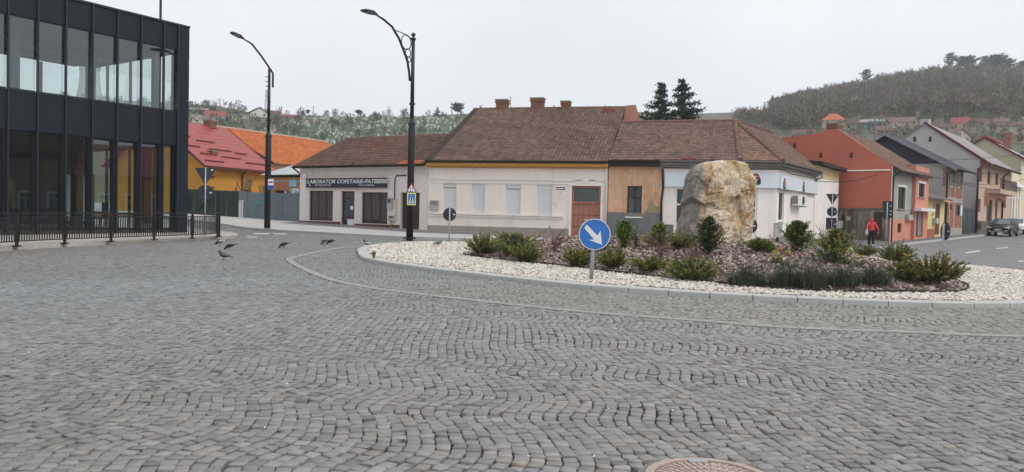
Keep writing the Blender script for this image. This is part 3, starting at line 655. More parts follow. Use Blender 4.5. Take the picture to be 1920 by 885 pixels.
# ------------------------------------------------------------------ dark glass building on the left
def dark_building():
    c = Vector((-14.8, 34.0)); d = Vector((.552, .834)).normalized(); L = 14.2; fr = Frame(c - d * L, c); z0 = gz(c.x, c.y) + .1
    root = thing('office_building', (*fr.a, gz(*fr.a)), 'dark grey two-storey office building with a glass curtain wall', 'building')
    zt = fr.uz(352, 51)[1]; zw1 = fr.uz(328, 92)[1]; zw0 = fr.uz(328, 209)[1]; zl1 = fr.uz(328, 273)[1]; zl0 = z0 + .12; mod = 1.02; D = 9.0
    edges = [L, L - .56, L - .56 - .68]; 
    while edges[-1] > .3: edges.append(edges[-1] - mod)
    edges = [e for e in edges if e > 0] + [0]; g = .012
    # end pier in stacked panels
    ys = [zl0 - .3] + [fr.uz(340, y)[1] for y in (323, 255, 187, 116)] + [zt]
    for a, b in zip(ys, ys[1:]): MB(fr).box(L - .56 + g, L, -.02, .5, a + g, b - g).build('cladding_panel', 'dark_panel', root)
    MB(fr).box(L - .54, L - .03, .02, .45, z0 - .4, zt - .02).build('corner_post', 'dark_metal', root)
    for a, b in zip(edges[2:], edges[1:]):
        MB(fr).box(a + .03, b - .03, 0, .08, zw1 + g, zt - .04).build('cladding_panel', 'dark_panel', root)
        MB(fr).box(a + .03, b - .03, 0, .08, zl1 + g, zw0 - g).build('cladding_panel', 'dark_panel', root)
        up = MB(fr).box(a + .035, b - .035, .06, .075, zw0 + .05, zw1 - .04).build('upper_pane', 'facade_glass', root)
        MB(fr).box(a + .035, b - .035, .04, .10, zw0, zw0 + .05).build('bottom_rail', 'dark_metal', up); MB(fr).box(a + .035, b - .035, .04, .10, zw1 - .04, zw1).build('top_rail', 'dark_metal', up)
        lp = MB(fr).box(a + .06, b - .06, .2, .215, zl0 + .1, zl1 - .06).build('lower_pane', 'facade_glass', root)
        MB(fr).box(a + .035, b - .035, .17, .24, zl0, zl0 + .1).build('bottom_rail', 'dark_metal', lp); MB(fr).box(a + .035, b - .035, .17, .24, zl1 - .06, zl1).build('top_rail', 'dark_metal', lp)
    for e in edges[1:]:
        MB(fr).box(e - .03, e + .03, -.10, .02, zl0 - .3, zt - .02).build('mullion', 'dark_metal', root)
        MB(fr).box(e - .075, e + .075, .10, .34, zl0 - .1, zl1).build('mullion', 'dark_metal', root)
    MB(fr).box(0, L + .02, -.06, .5, zt - .03, zt + .05).build('parapet_cap', 'dark_metal', root)
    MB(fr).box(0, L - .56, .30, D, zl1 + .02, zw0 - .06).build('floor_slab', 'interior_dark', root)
    MB(fr).box(0, L - .56, .10, D, zw1 + .05, zt - .1).build('roof_slab', 'ceiling', root)
    MB(fr).box(0, L, .02, D, z0 - .5, zl0 - .02).build('ground_slab', 'interior_floor', root)
    for k in range(4):                                           # glazed end
        b0, b1 = .5 + (D - .6) * k / 4, .5 + (D - .6) * (k + 1) / 4
        MB(fr).box(L - .05, L - .035, b0 + .06, b1 - .06, zw0, zw1).build('end_pane', 'back_glass', root); MB(fr).box(L - .05, L - .035, b0 + .06, b1 - .06, zl0, zl1).build('end_pane', 'back_glass', root)
        MB(fr).box(L - .1, L - .01, b0 - .06, b0 + .06, z0 - .3, zt - .04).build('mullion', 'dark_metal', root)
        MB(fr).box(L - .09, L - .02, b0 + .061, b1 - .061, zl1, zw0).build('cladding_panel', 'dark_panel', root); MB(fr).box(L - .09, L - .02, b0 + .061, b1 - .061, zw1, zt - .05).build('cladding_panel', 'dark_panel', root)
    MB(fr).box(0, .3, .3, D, z0 - .3, zt - .04).build('side_wall', 'dark_panel', root)
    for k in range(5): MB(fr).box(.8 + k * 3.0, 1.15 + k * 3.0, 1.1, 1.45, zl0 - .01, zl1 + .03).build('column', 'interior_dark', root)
    for k in range(5): MB(fr).box(1.9 + k * 3.0, 2.2 + k * 3.0, 2.2, 2.5, zw0 - .1, zw1 + .06).build('column', 'ceiling', root)
    for a, b in zip([0, 3, 6, 9, 12], [3, 6, 9, 12, L]):       # rear glazing
        MB(fr).box(a + .05, b - .05, D - .05, D - .04, zw0, zw1).build('rear_pane', 'back_glass', root); MB(fr).box(a - .06, a + .06, D - .12, D, zl0, zw1).build('mullion', 'dark_metal', root)
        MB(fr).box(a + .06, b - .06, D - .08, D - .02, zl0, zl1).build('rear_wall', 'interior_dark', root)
    MB(fr).box(0, L, D - .1, D + .1, zl1, zw0).build('rear_band', 'dark_panel', root)
    for k in range(3):                                           # ceiling beams
        MB(fr).box(0.3, L - .6, 2 + k * 2.4, 2.25 + k * 2.4, zw1 - .22, zw1 + .06).build('ceiling_beam', 'ceiling', root)
    m_ = fr.p(fr.uz(301, 30, 3)[0], 3, zt); mast = MB().tube([m_ + Vector((0, 0, -.3)), m_ + Vector((0, 0, 4.2))], .06, 8).build('mast', 'dark_metal')
    tag(mast, 'thin dark mast rising from the roof of the office building', 'mast')
    # what stands inside behind the glass
    u, _ = fr.uz(148, 380, 2.2); b_ = thing('display_board', fr.p(u, 2.2, zl0), 'pale display board seen through the office ground floor glass', 'board')
    MB(fr).box(u - .6, u + .6, 2.2, 2.25, zl0 + .35, zl0 + 2.3).build('panel', 'upvc', b_); MB(fr).box(u - .64, u - .6, 2.18, 2.27, zl0, zl0 + 2.34).box(u + .6, u + .64, 2.18, 2.27, zl0, zl0 + 2.34).build('stand', 'dark_metal', b_)
    u, _ = fr.uz(187, 400, 1.6); ch = thing('office_chair', fr.p(u, 1.6, zl0), 'black office chair behind the ground floor glass', 'chair')
    MB(fr).box(u - .24, u + .24, 1.36, 1.84, zl0 + .44, zl0 + .52).build('seat', 'interior_dark', ch); MB(fr).box(u + .2, u + .27, 1.38, 1.82, zl0 + .56, zl0 + 1.15).build('backrest', 'interior_dark', ch)
    mb = MB(fr).box(u - .03, u + .03, 1.57, 1.63, zl0 + .08, zl0 + .44)
    for k in range(5):
        a = k * 2 * math.pi / 5; p = fr.p(u, 1.6, zl0 + .1); mb.tube([p, p + Vector((math.cos(a) * .3, math.sin(a) * .3, -.06))], .02, 6)
    mb.build('base', 'dark_metal', ch)
dark_building()

def railing():
    pts = [G(px, py, .12) for px, py in ((-160, 476), (-60, 468), (48, 460.6), (147, 455.4), (234, 451.8), (309, 449), (371, 446.6), (402, 444.6), (411, 443.4))]
    P = resample(spline([v2(p) for p in pts], 10), .095); root = thing('railing', (P[0].x, P[0].y, gz(P[0].x, P[0].y) + .12), 'black steel bar railing curving along the office forecourt kerb', 'railing')
    H = 1.0; z = lambda p: gz(p.x, p.y) + .12; P3 = lambda p, h: Vector((p.x, p.y, z(p) + h)); Q = P[::4] + [P[-1]]
    def flat(path, h, w_, t, name):
        n = nrm2(path, False); mb = MB(); mb.loft([[P3(p + m_ * w_, h), P3(p - m_ * w_, h), P3(p - m_ * w_, h + t), P3(p + m_ * w_, h + t)] for p, m_ in zip(path, n)]); mb.build(name, 'black_iron', root)
    flat(Q, H - .04, .03, .04, 'top_rail'); flat(Q, H - .16, .015, .03, 'upper_rail'); flat(Q, .13, .015, .03, 'bottom_rail')
    bal = None
    for i, p in enumerate(P):
        if i % 19 == 0 or i == len(P) - 1:
            MB().box(p.x - .035, p.x + .035, p.y - .035, p.y + .035, z(p) - .02, z(p) + H - .03).box(p.x - .09, p.x + .09, p.y - .09, p.y + .09, z(p) - .01, z(p) + .025).build('post', 'black_iron', root)
        elif bal is None: bal = MB().box(p.x - .013, p.x + .013, p.y - .013, p.y + .013, z(p) + .14, z(p) + H - .14).build('baluster', 'black_iron', root, loc=P3(p, .14) - root.location)
        else:
            c = bal.copy(); COL.objects.link(c); c.location = P3(p, .14) - root.location
railing()

# ------------------------------------------------------------------ yellow house with red metal roof
def yellow_house():
    fr = Frame((-24.3, 59), (-21.55, 66.1)); z0 = gz(-24, 60); root = thing('yellow_house', (*fr.a, z0), 'yellow house with red stepped metal roof behind the green fence', 'house')
    ze = fr.uz(440, 312)[1]; L = fr.len; D = 10.; zr = ze + 3.75; P = fr.p
    mb = MB(fr); h = [fr.rect(416, 361, 430, 378), fr.rect(457, 356, 472, 378)]; h = [x for x in h]
    wall(mb, 0, L, z0 - .3, ze, h); mb.build('wall', 'yellow_plaster', root); shell(fr, 0, L, z0 - .3, ze, D).build('wall', 'yellow_plaster', root)
    MB(fr).uprism([(0, 0)], 0, 0) if False else None
    for u in (0., L): MB().prism([P(u, 0, ze), P(u, D, ze), P(u, D / 2, zr)], (fr.p(.02, 0, 0) - fr.p(0, 0, 0)) * (1 if u == 0 else -1)).build('gable', 'yellow_plaster', root)
    for r in h: window(fr, root, r, 'maroon_metal', cols=1)
    o = .55; slab_roof('roof', [P(-o, -o, ze - .2), P(L + o, -o, ze - .2), P(L + .3 , D / 2, zr), P(-o, D / 2, zr)], root, 'red_metal', .1)
    rf = slab_roof('roof', [P(-o, D / 2, zr - .01), P(L + .3, D / 2, zr - .01), P(L + o, D + o, ze - .2), P(-o, D + o, ze - .2)], root, 'red_metal', .1)
    nr = 11
    for k in range(nr):                                          # stepped metal courses and snow guards
        t = (k + .5) / nr; a = P(-o, -o, ze - .2).lerp(P(-o, D / 2, zr), t); b = P(L + o, -o, ze - .2).lerp(P(L + .3, D / 2, zr), t)
        n_ = Vector((0, 0, .012)); MB().prism([a, b, b + n_, a + n_], P(0, -.05, -.033) - P(0, 0, 0)).build('roof_step', 'red_metal', rf)
    for k, (x0, x1, t) in enumerate([(.02, .22, .62), (.25, .5, .55), (.05, .2, .4), (.3, .6, .38), (.1, .3, .25), (.35, .62, .22), (.62, .92, .14), (.06, .3, .1), (.62, .8, .35)]):
        a = P(-o, -o, ze - .2).lerp(P(-o, D / 2, zr), t); b = P(L + o, -o, ze - .2).lerp(P(L + .3, D / 2, zr), t)
        q0, q1 = a.lerp(b, x0), a.lerp(b, x1); MB().prism([q0, q1, q1 + Vector((0, 0, .12)), q0 + Vector((0, 0, .12))], P(0, .03, .02) - P(0, 0, 0)).build('snow_guard', 'maroon_metal', rf)
    MB(fr).box(-o, L + o, -o - .06, -o + .03, ze - .36, ze - .17).build('fascia', 'maroon_metal', root)
    MB().prism([P(L + o, -o, ze - .17), P(L + .3, D / 2, zr + .05), P(L + .3, D / 2, zr - .2), P(L + o, -o, ze - .4)], P(.06, 0, 0) - P(0, 0, 0)).build('verge_board', 'maroon_metal', root)
    MB().prism([P(-o - .05, -o, ze - .17), P(-o - .05, D / 2, zr + .04), P(-o - .05, D / 2, zr - .2), P(-o - .05, -o, ze - .4)], P(.05, 0, 0) - P(0, 0, 0)).build('verge_board', 'maroon_metal', root)
    chimney((fr.uz(394, 233, D / 2)[0], D / 2), .75, .75, zr - .2, zr + .45, root, fr)
    chimney((fr.uz(398, 291, 1.2)[0], 1.2), .6, .5, ze + .1, ze + 1.15, root, fr)
    u = fr.uz(453, 350)[0]; pipe([P(u, -.5, ze - .3), P(u, -.09, ze - .7), P(u, -.09, z0)], root, 'maroon_metal', .07)
    for y in (332, 352): MB(fr).box(-.2, .9, -.14, -.01, fr.uz(390, y)[1], fr.uz(390, y)[1] + .09).build('ledge', 'maroon_metal', root)
yellow_house()
def orange_building():
    P0, P1 = Vector((-29, 72.7, 9.55)), Vector((-21.6, 86.3, 9.55)); e = Vector((.878, -.478, 0)) * 8
    fr = Frame((-22, 68.9), (-14.6, 82.5)); z0 = gz(-22, 69); root = thing('orange_roofed_building', (*fr.a, z0), 'long building with bright orange tile roof behind the yellow house', 'building')
    E0, E1 = P0 + e, P1 + e; E0.z = E1.z = 5.85
    slab_roof('roof', [E0, E1, P1, P0], root); tiles('roof_tiles', E0, E1, P0, P1, root, .3, .34, ((.50, .155, .05), (.42, .125, .04)), 0, .03, .02)
    q0, q1 = P0 - e, P1 - e; q0.z = q1.z = 5.85; slab_roof('roof', [P0, P1, q1, q0], root)
    MB().prism([P0 + Vector((0, 0, .14)), P1 + Vector((0, 0, .14)), P1, P0], (-.3, .15, 0)).build('ridge_flashing', 'concrete', root)
    mb = MB(fr); wall(mb, .3, fr.len - .3, z0 - .3, 5.8, b=.4); mb.build('wall', 'orange_plaster', root); shell(fr, .3, fr.len - .3, z0 - .3, 5.75, 15.2, .4).build('wall', 'orange_plaster', root)
    MB().prism([fr.p(.3, .4, 5.75), fr.p(.3, 15.2, 5.75), P0 + Vector((.1, .2, -.15))], (.1, .18, 0)).build('gable', 'orange_plaster', root)
orange_building()
M('tin', (.42, .43, .43), .5, .2, 2, metal=.2, stain=((.25, .2, .16), .55, .75, 1.5, .6)); M('old_boards', (.075, .05, .04), .85, .3, 4)
M('salmon_render', (.42, .17, .09), .9, .15, 2, .3, 40); M('poster_blue', (.28, .5, .62), .5, .35, 5); M('banner', (.6, .62, .6), .6, .2, 2, stain=((.1, .13, .1), .5, .58, 2.2, .9))
def annex():
    a = at(498, 380, 59.5); b = at(574, 380, 57); fr = Frame((a.x, a.y), (b.x, b.y)); z0 = gz(a.x, a.y); L = fr.len
    root = thing('lean_to_shed', (a.x, a.y, z0), 'low orange rendered shed with pale tin roof behind the grey fence', 'shed')
    zt = fr.uz(530, 328)[1]; zm = fr.uz(530, 334)[1]; mb = MB(fr); r = fr.rect(515, 357, 533, 385); wall(mb, 0, L, z0 - .3, fr.uz(530, 333)[1], [r]); mb.build('wall', 'salmon_render', root)
    MB(fr).box(r[0], r[1], .2, .25, r[2], r[3]).build('opening', 'eave_dark', root); shell(fr, 0, L, z0 - .3, zt, 5).build('wall', 'salmon_render', root)
    n = int(L / .22)
    for k in range(n): MB(fr).box(k * L / n + .01, (k + 1) * L / n - .01, .1 + .02 * (k % 2), .14 + .02 * (k % 2), zm - .3, zt + .15).build('board', 'old_boards', root)
    MB(fr).box(0, L, -.04, .1, zm - .3, zm - .18).build('ledge', 'concrete_warm', root)
    P = fr.p; mb = MB(fr); N = 40; rr = [[], []]
    for k in range(N + 1):
        u = -.2 + (L + .4) * k / N; w_ = .03 * math.cos(k * math.pi); rr[0].append(P(u, -.35, zt + w_)); rr[1].append(P(u, 2.8, zt + .95 + w_))
    mb.v = [tuple(p) for p in rr[0] + rr[1]]; mb.f = [(i, i + 1, N + 2 + i, N + 1 + i) for i in range(N)]; mb.build('roof', 'tin', root)
    r = fr.rect(543, 337, 557, 350); tag(MB(fr).box(r[0], r[1], -.06, -.02, r[2], r[3]).build('notice', 'poster_blue'), 'faded blue poster on the orange shed wall', 'poster')
    r = fr.rect(536, 353, 563, 369); tag(MB(fr).box(r[0], r[1], -.10, -.065, r[2], r[3]).build('banner', 'banner'), 'torn white banner hanging above the grey fence', 'banner')
annex()
M('fence_green', (.017, .036, .032), .75, .3, 1.2, .1, 40, stain=((.05, .06, .04), .6, .75, 1, .5)); M('fence_grey', (.15, .195, .215), .5, .18, .9, .05, 40, metal=.2, stain=((.085, .11, .12), .5, .7, .8, .7), streak=((.24, .27, .28), .58, .72, 1.2, .5))
M('poster_white', (.55, .55, .56), .7, .2, 4); M('graffiti', (.05, .35, .38), .6, .3, 9)
def fences():
    a = at(344, 412, 58.5); b = at(447, 414, 54.6); fr = Frame((a.x, a.y), (b.x, b.y)); z = lambda u: gz(*(fr.a + fr.d * u)) + .1
    root = thing('green_fence', (a.x, a.y, z(0)), 'dark green sheet fence with diagonal brace beside the railing', 'fence'); n = 5
    for k in range(n):
        u0, u1 = fr.len * k / n, fr.len * (k + 1) / n; mb = MB(fr); N = 14; rr = [[], []]
        for i in range(N + 1):
            u = u0 + (u1 - u0 - .02) * i / N; bb = .02 * (i % 2) + .015 * math.sin(u * 3); rr[0].append(fr.p(u, bb, z(u) - .1)); rr[1].append(fr.p(u, bb, z(u) + 1.92 + .01 * math.sin(u * 5)))
        mb.v = [tuple(p) for p in rr[0] + rr[1]]; mb.f = [(i, i + 1, N + 2 + i, N + 1 + i) for i in range(N)]; mb.build('sheet_panel', 'fence_green', root)
    P = fr.p; u0, u1 = fr.uz(372, 400)[0], fr.uz(405, 400)[0]
    MB().tube([P(u0, -.04, z(u0) + .4), P(u1, -.04, z(u1) + 1.75)], .035, 6).build('brace', 'eave_dark', root); MB().tube([P(u1 + .2, -.04, z(u1)), P(u1 + .2, -.04, z(u1) + 1.8)], .035, 6).build('post', 'eave_dark', root)
    MB().tube([P(u0 + .6, -.04, z(u0) + 1.0), P(u1 + .2, -.04, z(u1) + 1.02)], .025, 6).build('brace', 'eave_dark', root)
    a = at(447.5, 414, 54.5); b = at(563, 420, 50.7); fr2 = Frame((a.x, a.y), (b.x, b.y)); z2 = lambda u: gz(*(fr2.a + fr2.d * u)) + .1
    root = thing('grey_fence', (a.x, a.y, z2(0)), 'weathered blue-grey corrugated sheet fence left of the pastry shop', 'fence'); n = 7
    for k in range(n):
        u0, u1 = fr2.len * k / n, fr2.len * (k + 1) / n; mb = MB(fr2); N = 16; rr = [[], []]; lean = random.uniform(-.03, .03); dh = random.uniform(-.05, .05)
        for i in range(N + 1):
            u = u0 + (u1 - u0 + .02) * i / N; bb = .028 * (i % 2) + .012 * (k % 2); rr[0].append(fr2.p(u, bb, z2(u) - .1)); rr[1].append(fr2.p(u, bb + lean, z2(u) + 1.88 + dh))
        mb.v = [tuple(p) for p in rr[0] + rr[1]]; mb.f = [(i, i + 1, N + 2 + i, N + 1 + i) for i in range(N)]; mb.build('sheet_panel', 'fence_grey', root)
    for k, (px0, px1, y0, y1) in enumerate(((448, 452.5, 376, 408), (453, 457, 375, 409))):
        r = fr2.rect(px0, y0, px1, y1); MB(fr2).box(r[0], r[1], -.03, -.022, r[2], r[3]).build('pasted_poster', 'poster_white', root)
    r = fr2.rect(484, 376, 493, 384); mb = MB(fr2)
    for k in range(5): q = r[0] + (r[1] - r[0]) * k / 5; mb.tube([fr2.p(q, -.03, r[2]), fr2.p(q + .05, -.03, r[3]), fr2.p(q + .09, -.03, r[2] + .1)], .012, 5)
    mb.build('graffiti_tag', 'graffiti', root)
    r = fr.rect(347, 366, 357, 391); tag(MB(fr).box(r[0], r[1], -.35, -.3, r[2], r[3]).build('notice_board', 'poster_white'), 'small pale notice board beside the office building corner', 'board')
fences()

# ------------------------------------------------------------------ two houses across the square, mirrored in the office glass
def across(name, y0, y1, ze, zr, wm, rm, label, frame_m):
    fr = Frame((43, y1), (43, y0)); L = fr.len; P = fr.p; z0 = gz(43, y0) - .1; root = thing(name, (43, y1, z0), label, 'house'); W = [(u, u + 1.1, 1.0, 2.9) for u in np.arange(1.2, L - 2, 2.7)]
    mb = MB(fr); wall(mb, 0, L, z0, ze, W); mb.build('wall', wm, root); shell(fr, 0, L, z0, ze, 9).build('wall', wm, root)
    for r in W: window(fr, root, r, frame_m, cols=2, rows=(.65,), surround=frame_m)
    for u, e in ((0, .05), (L, -.05)): MB().prism([P(u, 0, ze), P(u, 9, ze), P(u, 4.5, zr)], P(e, 0, 0) - P(0, 0, 0)).build('gable', wm, root)
    slab_roof('roof', [P(-.3, -.5, ze - .2), P(L + .3, -.5, ze - .2), P(L + .3, 4.5, zr), P(-.3, 4.5, zr)], root, rm); slab_roof('roof', [P(-.3, 4.5, zr - .02), P(L + .3, 4.5, zr - .02), P(L + .3, 9.5, ze - .2), P(-.3, 9.5, ze - .2)], root, rm)
M('weathered_stone', (.22, .19, .15), .95, .3, 1.5, .4, 30)
across('yellow_house', 22.5, 35, 5.2, 8.8, 'yellow_plaster', 'red_metal', 'yellow house with red roof mirrored in the right ground floor panes', 'upvc')
across('old_stone_house', 6, 22, 7.2, 10.5, 'weathered_stone', 'deck', 'old stone house with white window surrounds mirrored in the left ground floor panes', 'upvc')
M('sign_faded', (.16, .165, .19), .6, .3, 6)
# ------------------------------------------------------------------ pastry shop
def shop():
    fr = Frame((-14.4, 50.5), (-5.12, 45.02)); L = fr.len; P = fr.p; gl = gz(-14.4, 50.5); z0 = min(gl, gz(-5.1, 45)) ; ze = fr.uz(680, 309)[1]
    root = thing('pastry_shop', (*fr.a, gl), 'pink one-storey pastry shop with brown tiled roof and navy sign', 'shop')
    w1, w2, dr, d2 = fr.rect(579, 357.5, 624.5, 413), fr.rect(677, 360.5, 727, 418.5), fr.rect(638.5, 358.5, 665, 425.5), fr.rect(750, 361, 787, 431)
    mb = MB(fr); wall(mb, 0, L, z0 - .3, ze, [w1, w2, dr, d2], rev=.22); mb.build('wall', 'pink_plaster', root); D = 9.
    shell(fr, 0, L, z0 - .3, ze, D).build('wall', 'pink_plaster', root)
    zr = ze + 2.25; hb = 4.6
    MB().prism([P(0, 0, ze), P(0, 2 * hb, ze), P(0, hb, zr)], P(.05, 0, 0) - P(0, 0, 0)).build('gable', 'pink_plaster', root)
    o = .45; pts = [P(-.2, -o, ze - .1), P(L, -o, ze - .1), P(L, hb, zr), P(-.2, hb, zr)]
    slab_roof('roof', pts, root); tiles('roof_tiles', *[p + Vector((0, 0, .02)) for p in (pts[0], pts[1], pts[3], pts[2])], root, .23, .32, ((.225, .125, .092), (.13, .085, .068)), .2, .085, .035, patch=[(.80, .97, 0, .07, (.5, .16, .06)), (.3, .5, .55, .75, (.19, .09, .06))])
    slab_roof('roof', [P(L, hb, zr - .01), P(-.2, hb, zr - .01), P(-.2, 2 * hb + o, ze - .1), P(L, 2 * hb + o, ze - .1)], root)
    ridge_caps(P(-.2, hb, zr + .06), P(L, hb, zr + .06), root)
    MB(fr).box(-.02, L, -.12, -.003, ze - .18, ze).box(0, L, -.07, -.003, ze - .62, ze - .53).build('cornice', 'pink_plaster', root)
    pl = [(0, w1[0] - .12), (w1[0] - .12, dr[0] - .02), (dr[1] + .02, w2[1] + .1), (w2[1] + .1, d2[0] - .02)]
    for a, b in pl: MB(fr).box(a, b, -.03, -.003, z0 - .3, (w1[2] if a < dr[0] - .5 else w2[2]) - .04).build('plinth', 'dark_red_base', root)
    window(fr, root, w1, 'brown_wood', 'shop_glass', .12, .07, 3, back='curtain_red', name='shop_window'); window(fr, root, w2, 'brown_wood', 'shop_glass', .12, .07, 3, back='curtain_red', name='shop_window')
    dw = window(fr, root, dr, 'brown_wood', 'shop_glass', .14, .1, 1, (.28, .8), back='interior_dark', name='shop_door'); r = fr.rect(649, 411, 662, 423); MB(fr).box(r[0], r[1], .10, .13, r[2], r[3]).build('kick_plate', 'sign_panel', dw)
    r = fr.rect(655, 386, 660, 393); MB(fr).box(r[0], r[1], .10, .13, r[2], r[3]).build('door_sticker', 'paint_white', dw)
    side = MB(fr).box(d2[0], d2[1], .2, .26, d2[2], d2[3]).build('side_door', 'brown_wood', root)
    for k in range(2):
        for j in range(3): w_ = (d2[1] - d2[0]) / 2; h_ = (d2[3] - d2[2]) / 3; MB(fr).box(d2[0] + k * w_ + .1, d2[0] + (k + 1) * w_ - .1, .17, .198, d2[2] + j * h_ + .1, d2[2] + (j + 1) * h_ - .1).build('door_panel', 'brown_wood', side)
    # sign board with its lettering
    (ua, za), (ub, zb) = fr.uz(577, 350.5), fr.uz(727.5, 335); s = MB(fr).box(ua, ub, -.16, -.08, za, zb).build('sign_board', 'sign_navy', root); H = zb - za; Wd = ub - ua
    MB(fr).box(ua - .03, ub + .03, -.18, -.08, zb + .003, zb + .05).box(ua - .03, ub + .03, -.18, -.08, za - .05, za - .003).build('sign_frame', 'old_boards', s)
    text_part('LABORATOR COFETARIE-PATISERIE', fr, ua + .08, za + H * .45, -.165, H * .66, 'letter_white', s, shear=.28, sx=Wd * 1.11 / (H * .66 * 17.6), bold=.006)
    text_part('MOARA DE FOC', fr, ua + .85, za + H * .12, -.165, H * .29, 'letter_dull', s, sx=1.3, bold=.008)
    text_part('Tort delicios', fr, ua + Wd * .665, za + H * .12, -.165, H * .33, 'letter_dull', s, shear=.2, sx=1.5, bold=.008)
    MB(fr).disc(P(ua + .35, -.17, za + H * .2), P(0, -1, 0) - P(0, 0, 0), .065, .01, 7).build('emblem', 'letter_white', s)
    r = fr.rect(704, 334.5, 727, 345); MB(fr).box(r[0], ub, -.163, -.161, za + H * .42, zb).build('faded_patch', 'sign_faded', s)
    # meters, pipes, bracket
    for (x0, y0, x1, y1) in ((729, 371, 737.5, 391), (732, 404, 742, 414)):
        r = fr.rect(x0, y0, x1, y1); g_ = tag(MB(fr).box(r[0], r[1], -.2, -.005, r[2], r[3]).build('gas_meter_box', 'meter_grey'), ('upper' if y0 < 400 else 'lower') + ' grey meter box on the pink shop wall', 'meter box', 'meter boxes on the shop')
        MB(fr).box(r[0] + .04, r[1] - .04, -.21, -.2, (r[2] + r[3]) / 2, r[3] - .05).build('meter_window', 'green_glass', g_)
    u = fr.uz(734, 420)[0]; pipe([P(u, -.08, fr.uz(734, 414)[1]), P(u, -.08, z0)], root, 'gas_yellow', .03, 'gas_pipe')
    u = fr.uz(744, 390)[0]; pipe([P(u, -.06, fr.uz(744, 372)[1]), P(u, -.06, fr.uz(744, 404)[1])], root, 'gas_yellow', .02, 'gas_pipe')
    u = fr.uz(741, 345)[0]; pipe([P(u + .9, -.05, ze - .7), P(u + .1, -.05, ze - .72), P(u, -.05, ze - .9), P(u, -.05, ze - 2.2)], root, 'cable', .03, 'service_cable')
    gutter(fr, -.3, L, -.52, ze - .06, root, 'eave_dark'); pipe([P(-.2, -.5, ze - .12), P(.05, -.1, ze - .5), P(-.05, -.05, ze - .7)], root, 'eave_dark', .05)
    r = fr.rect(570, 326, 576, 333); MB(fr).box(r[0], r[1], -.14, -.005, r[2], r[3]).build('alarm_box', 'upvc', root)
shop()

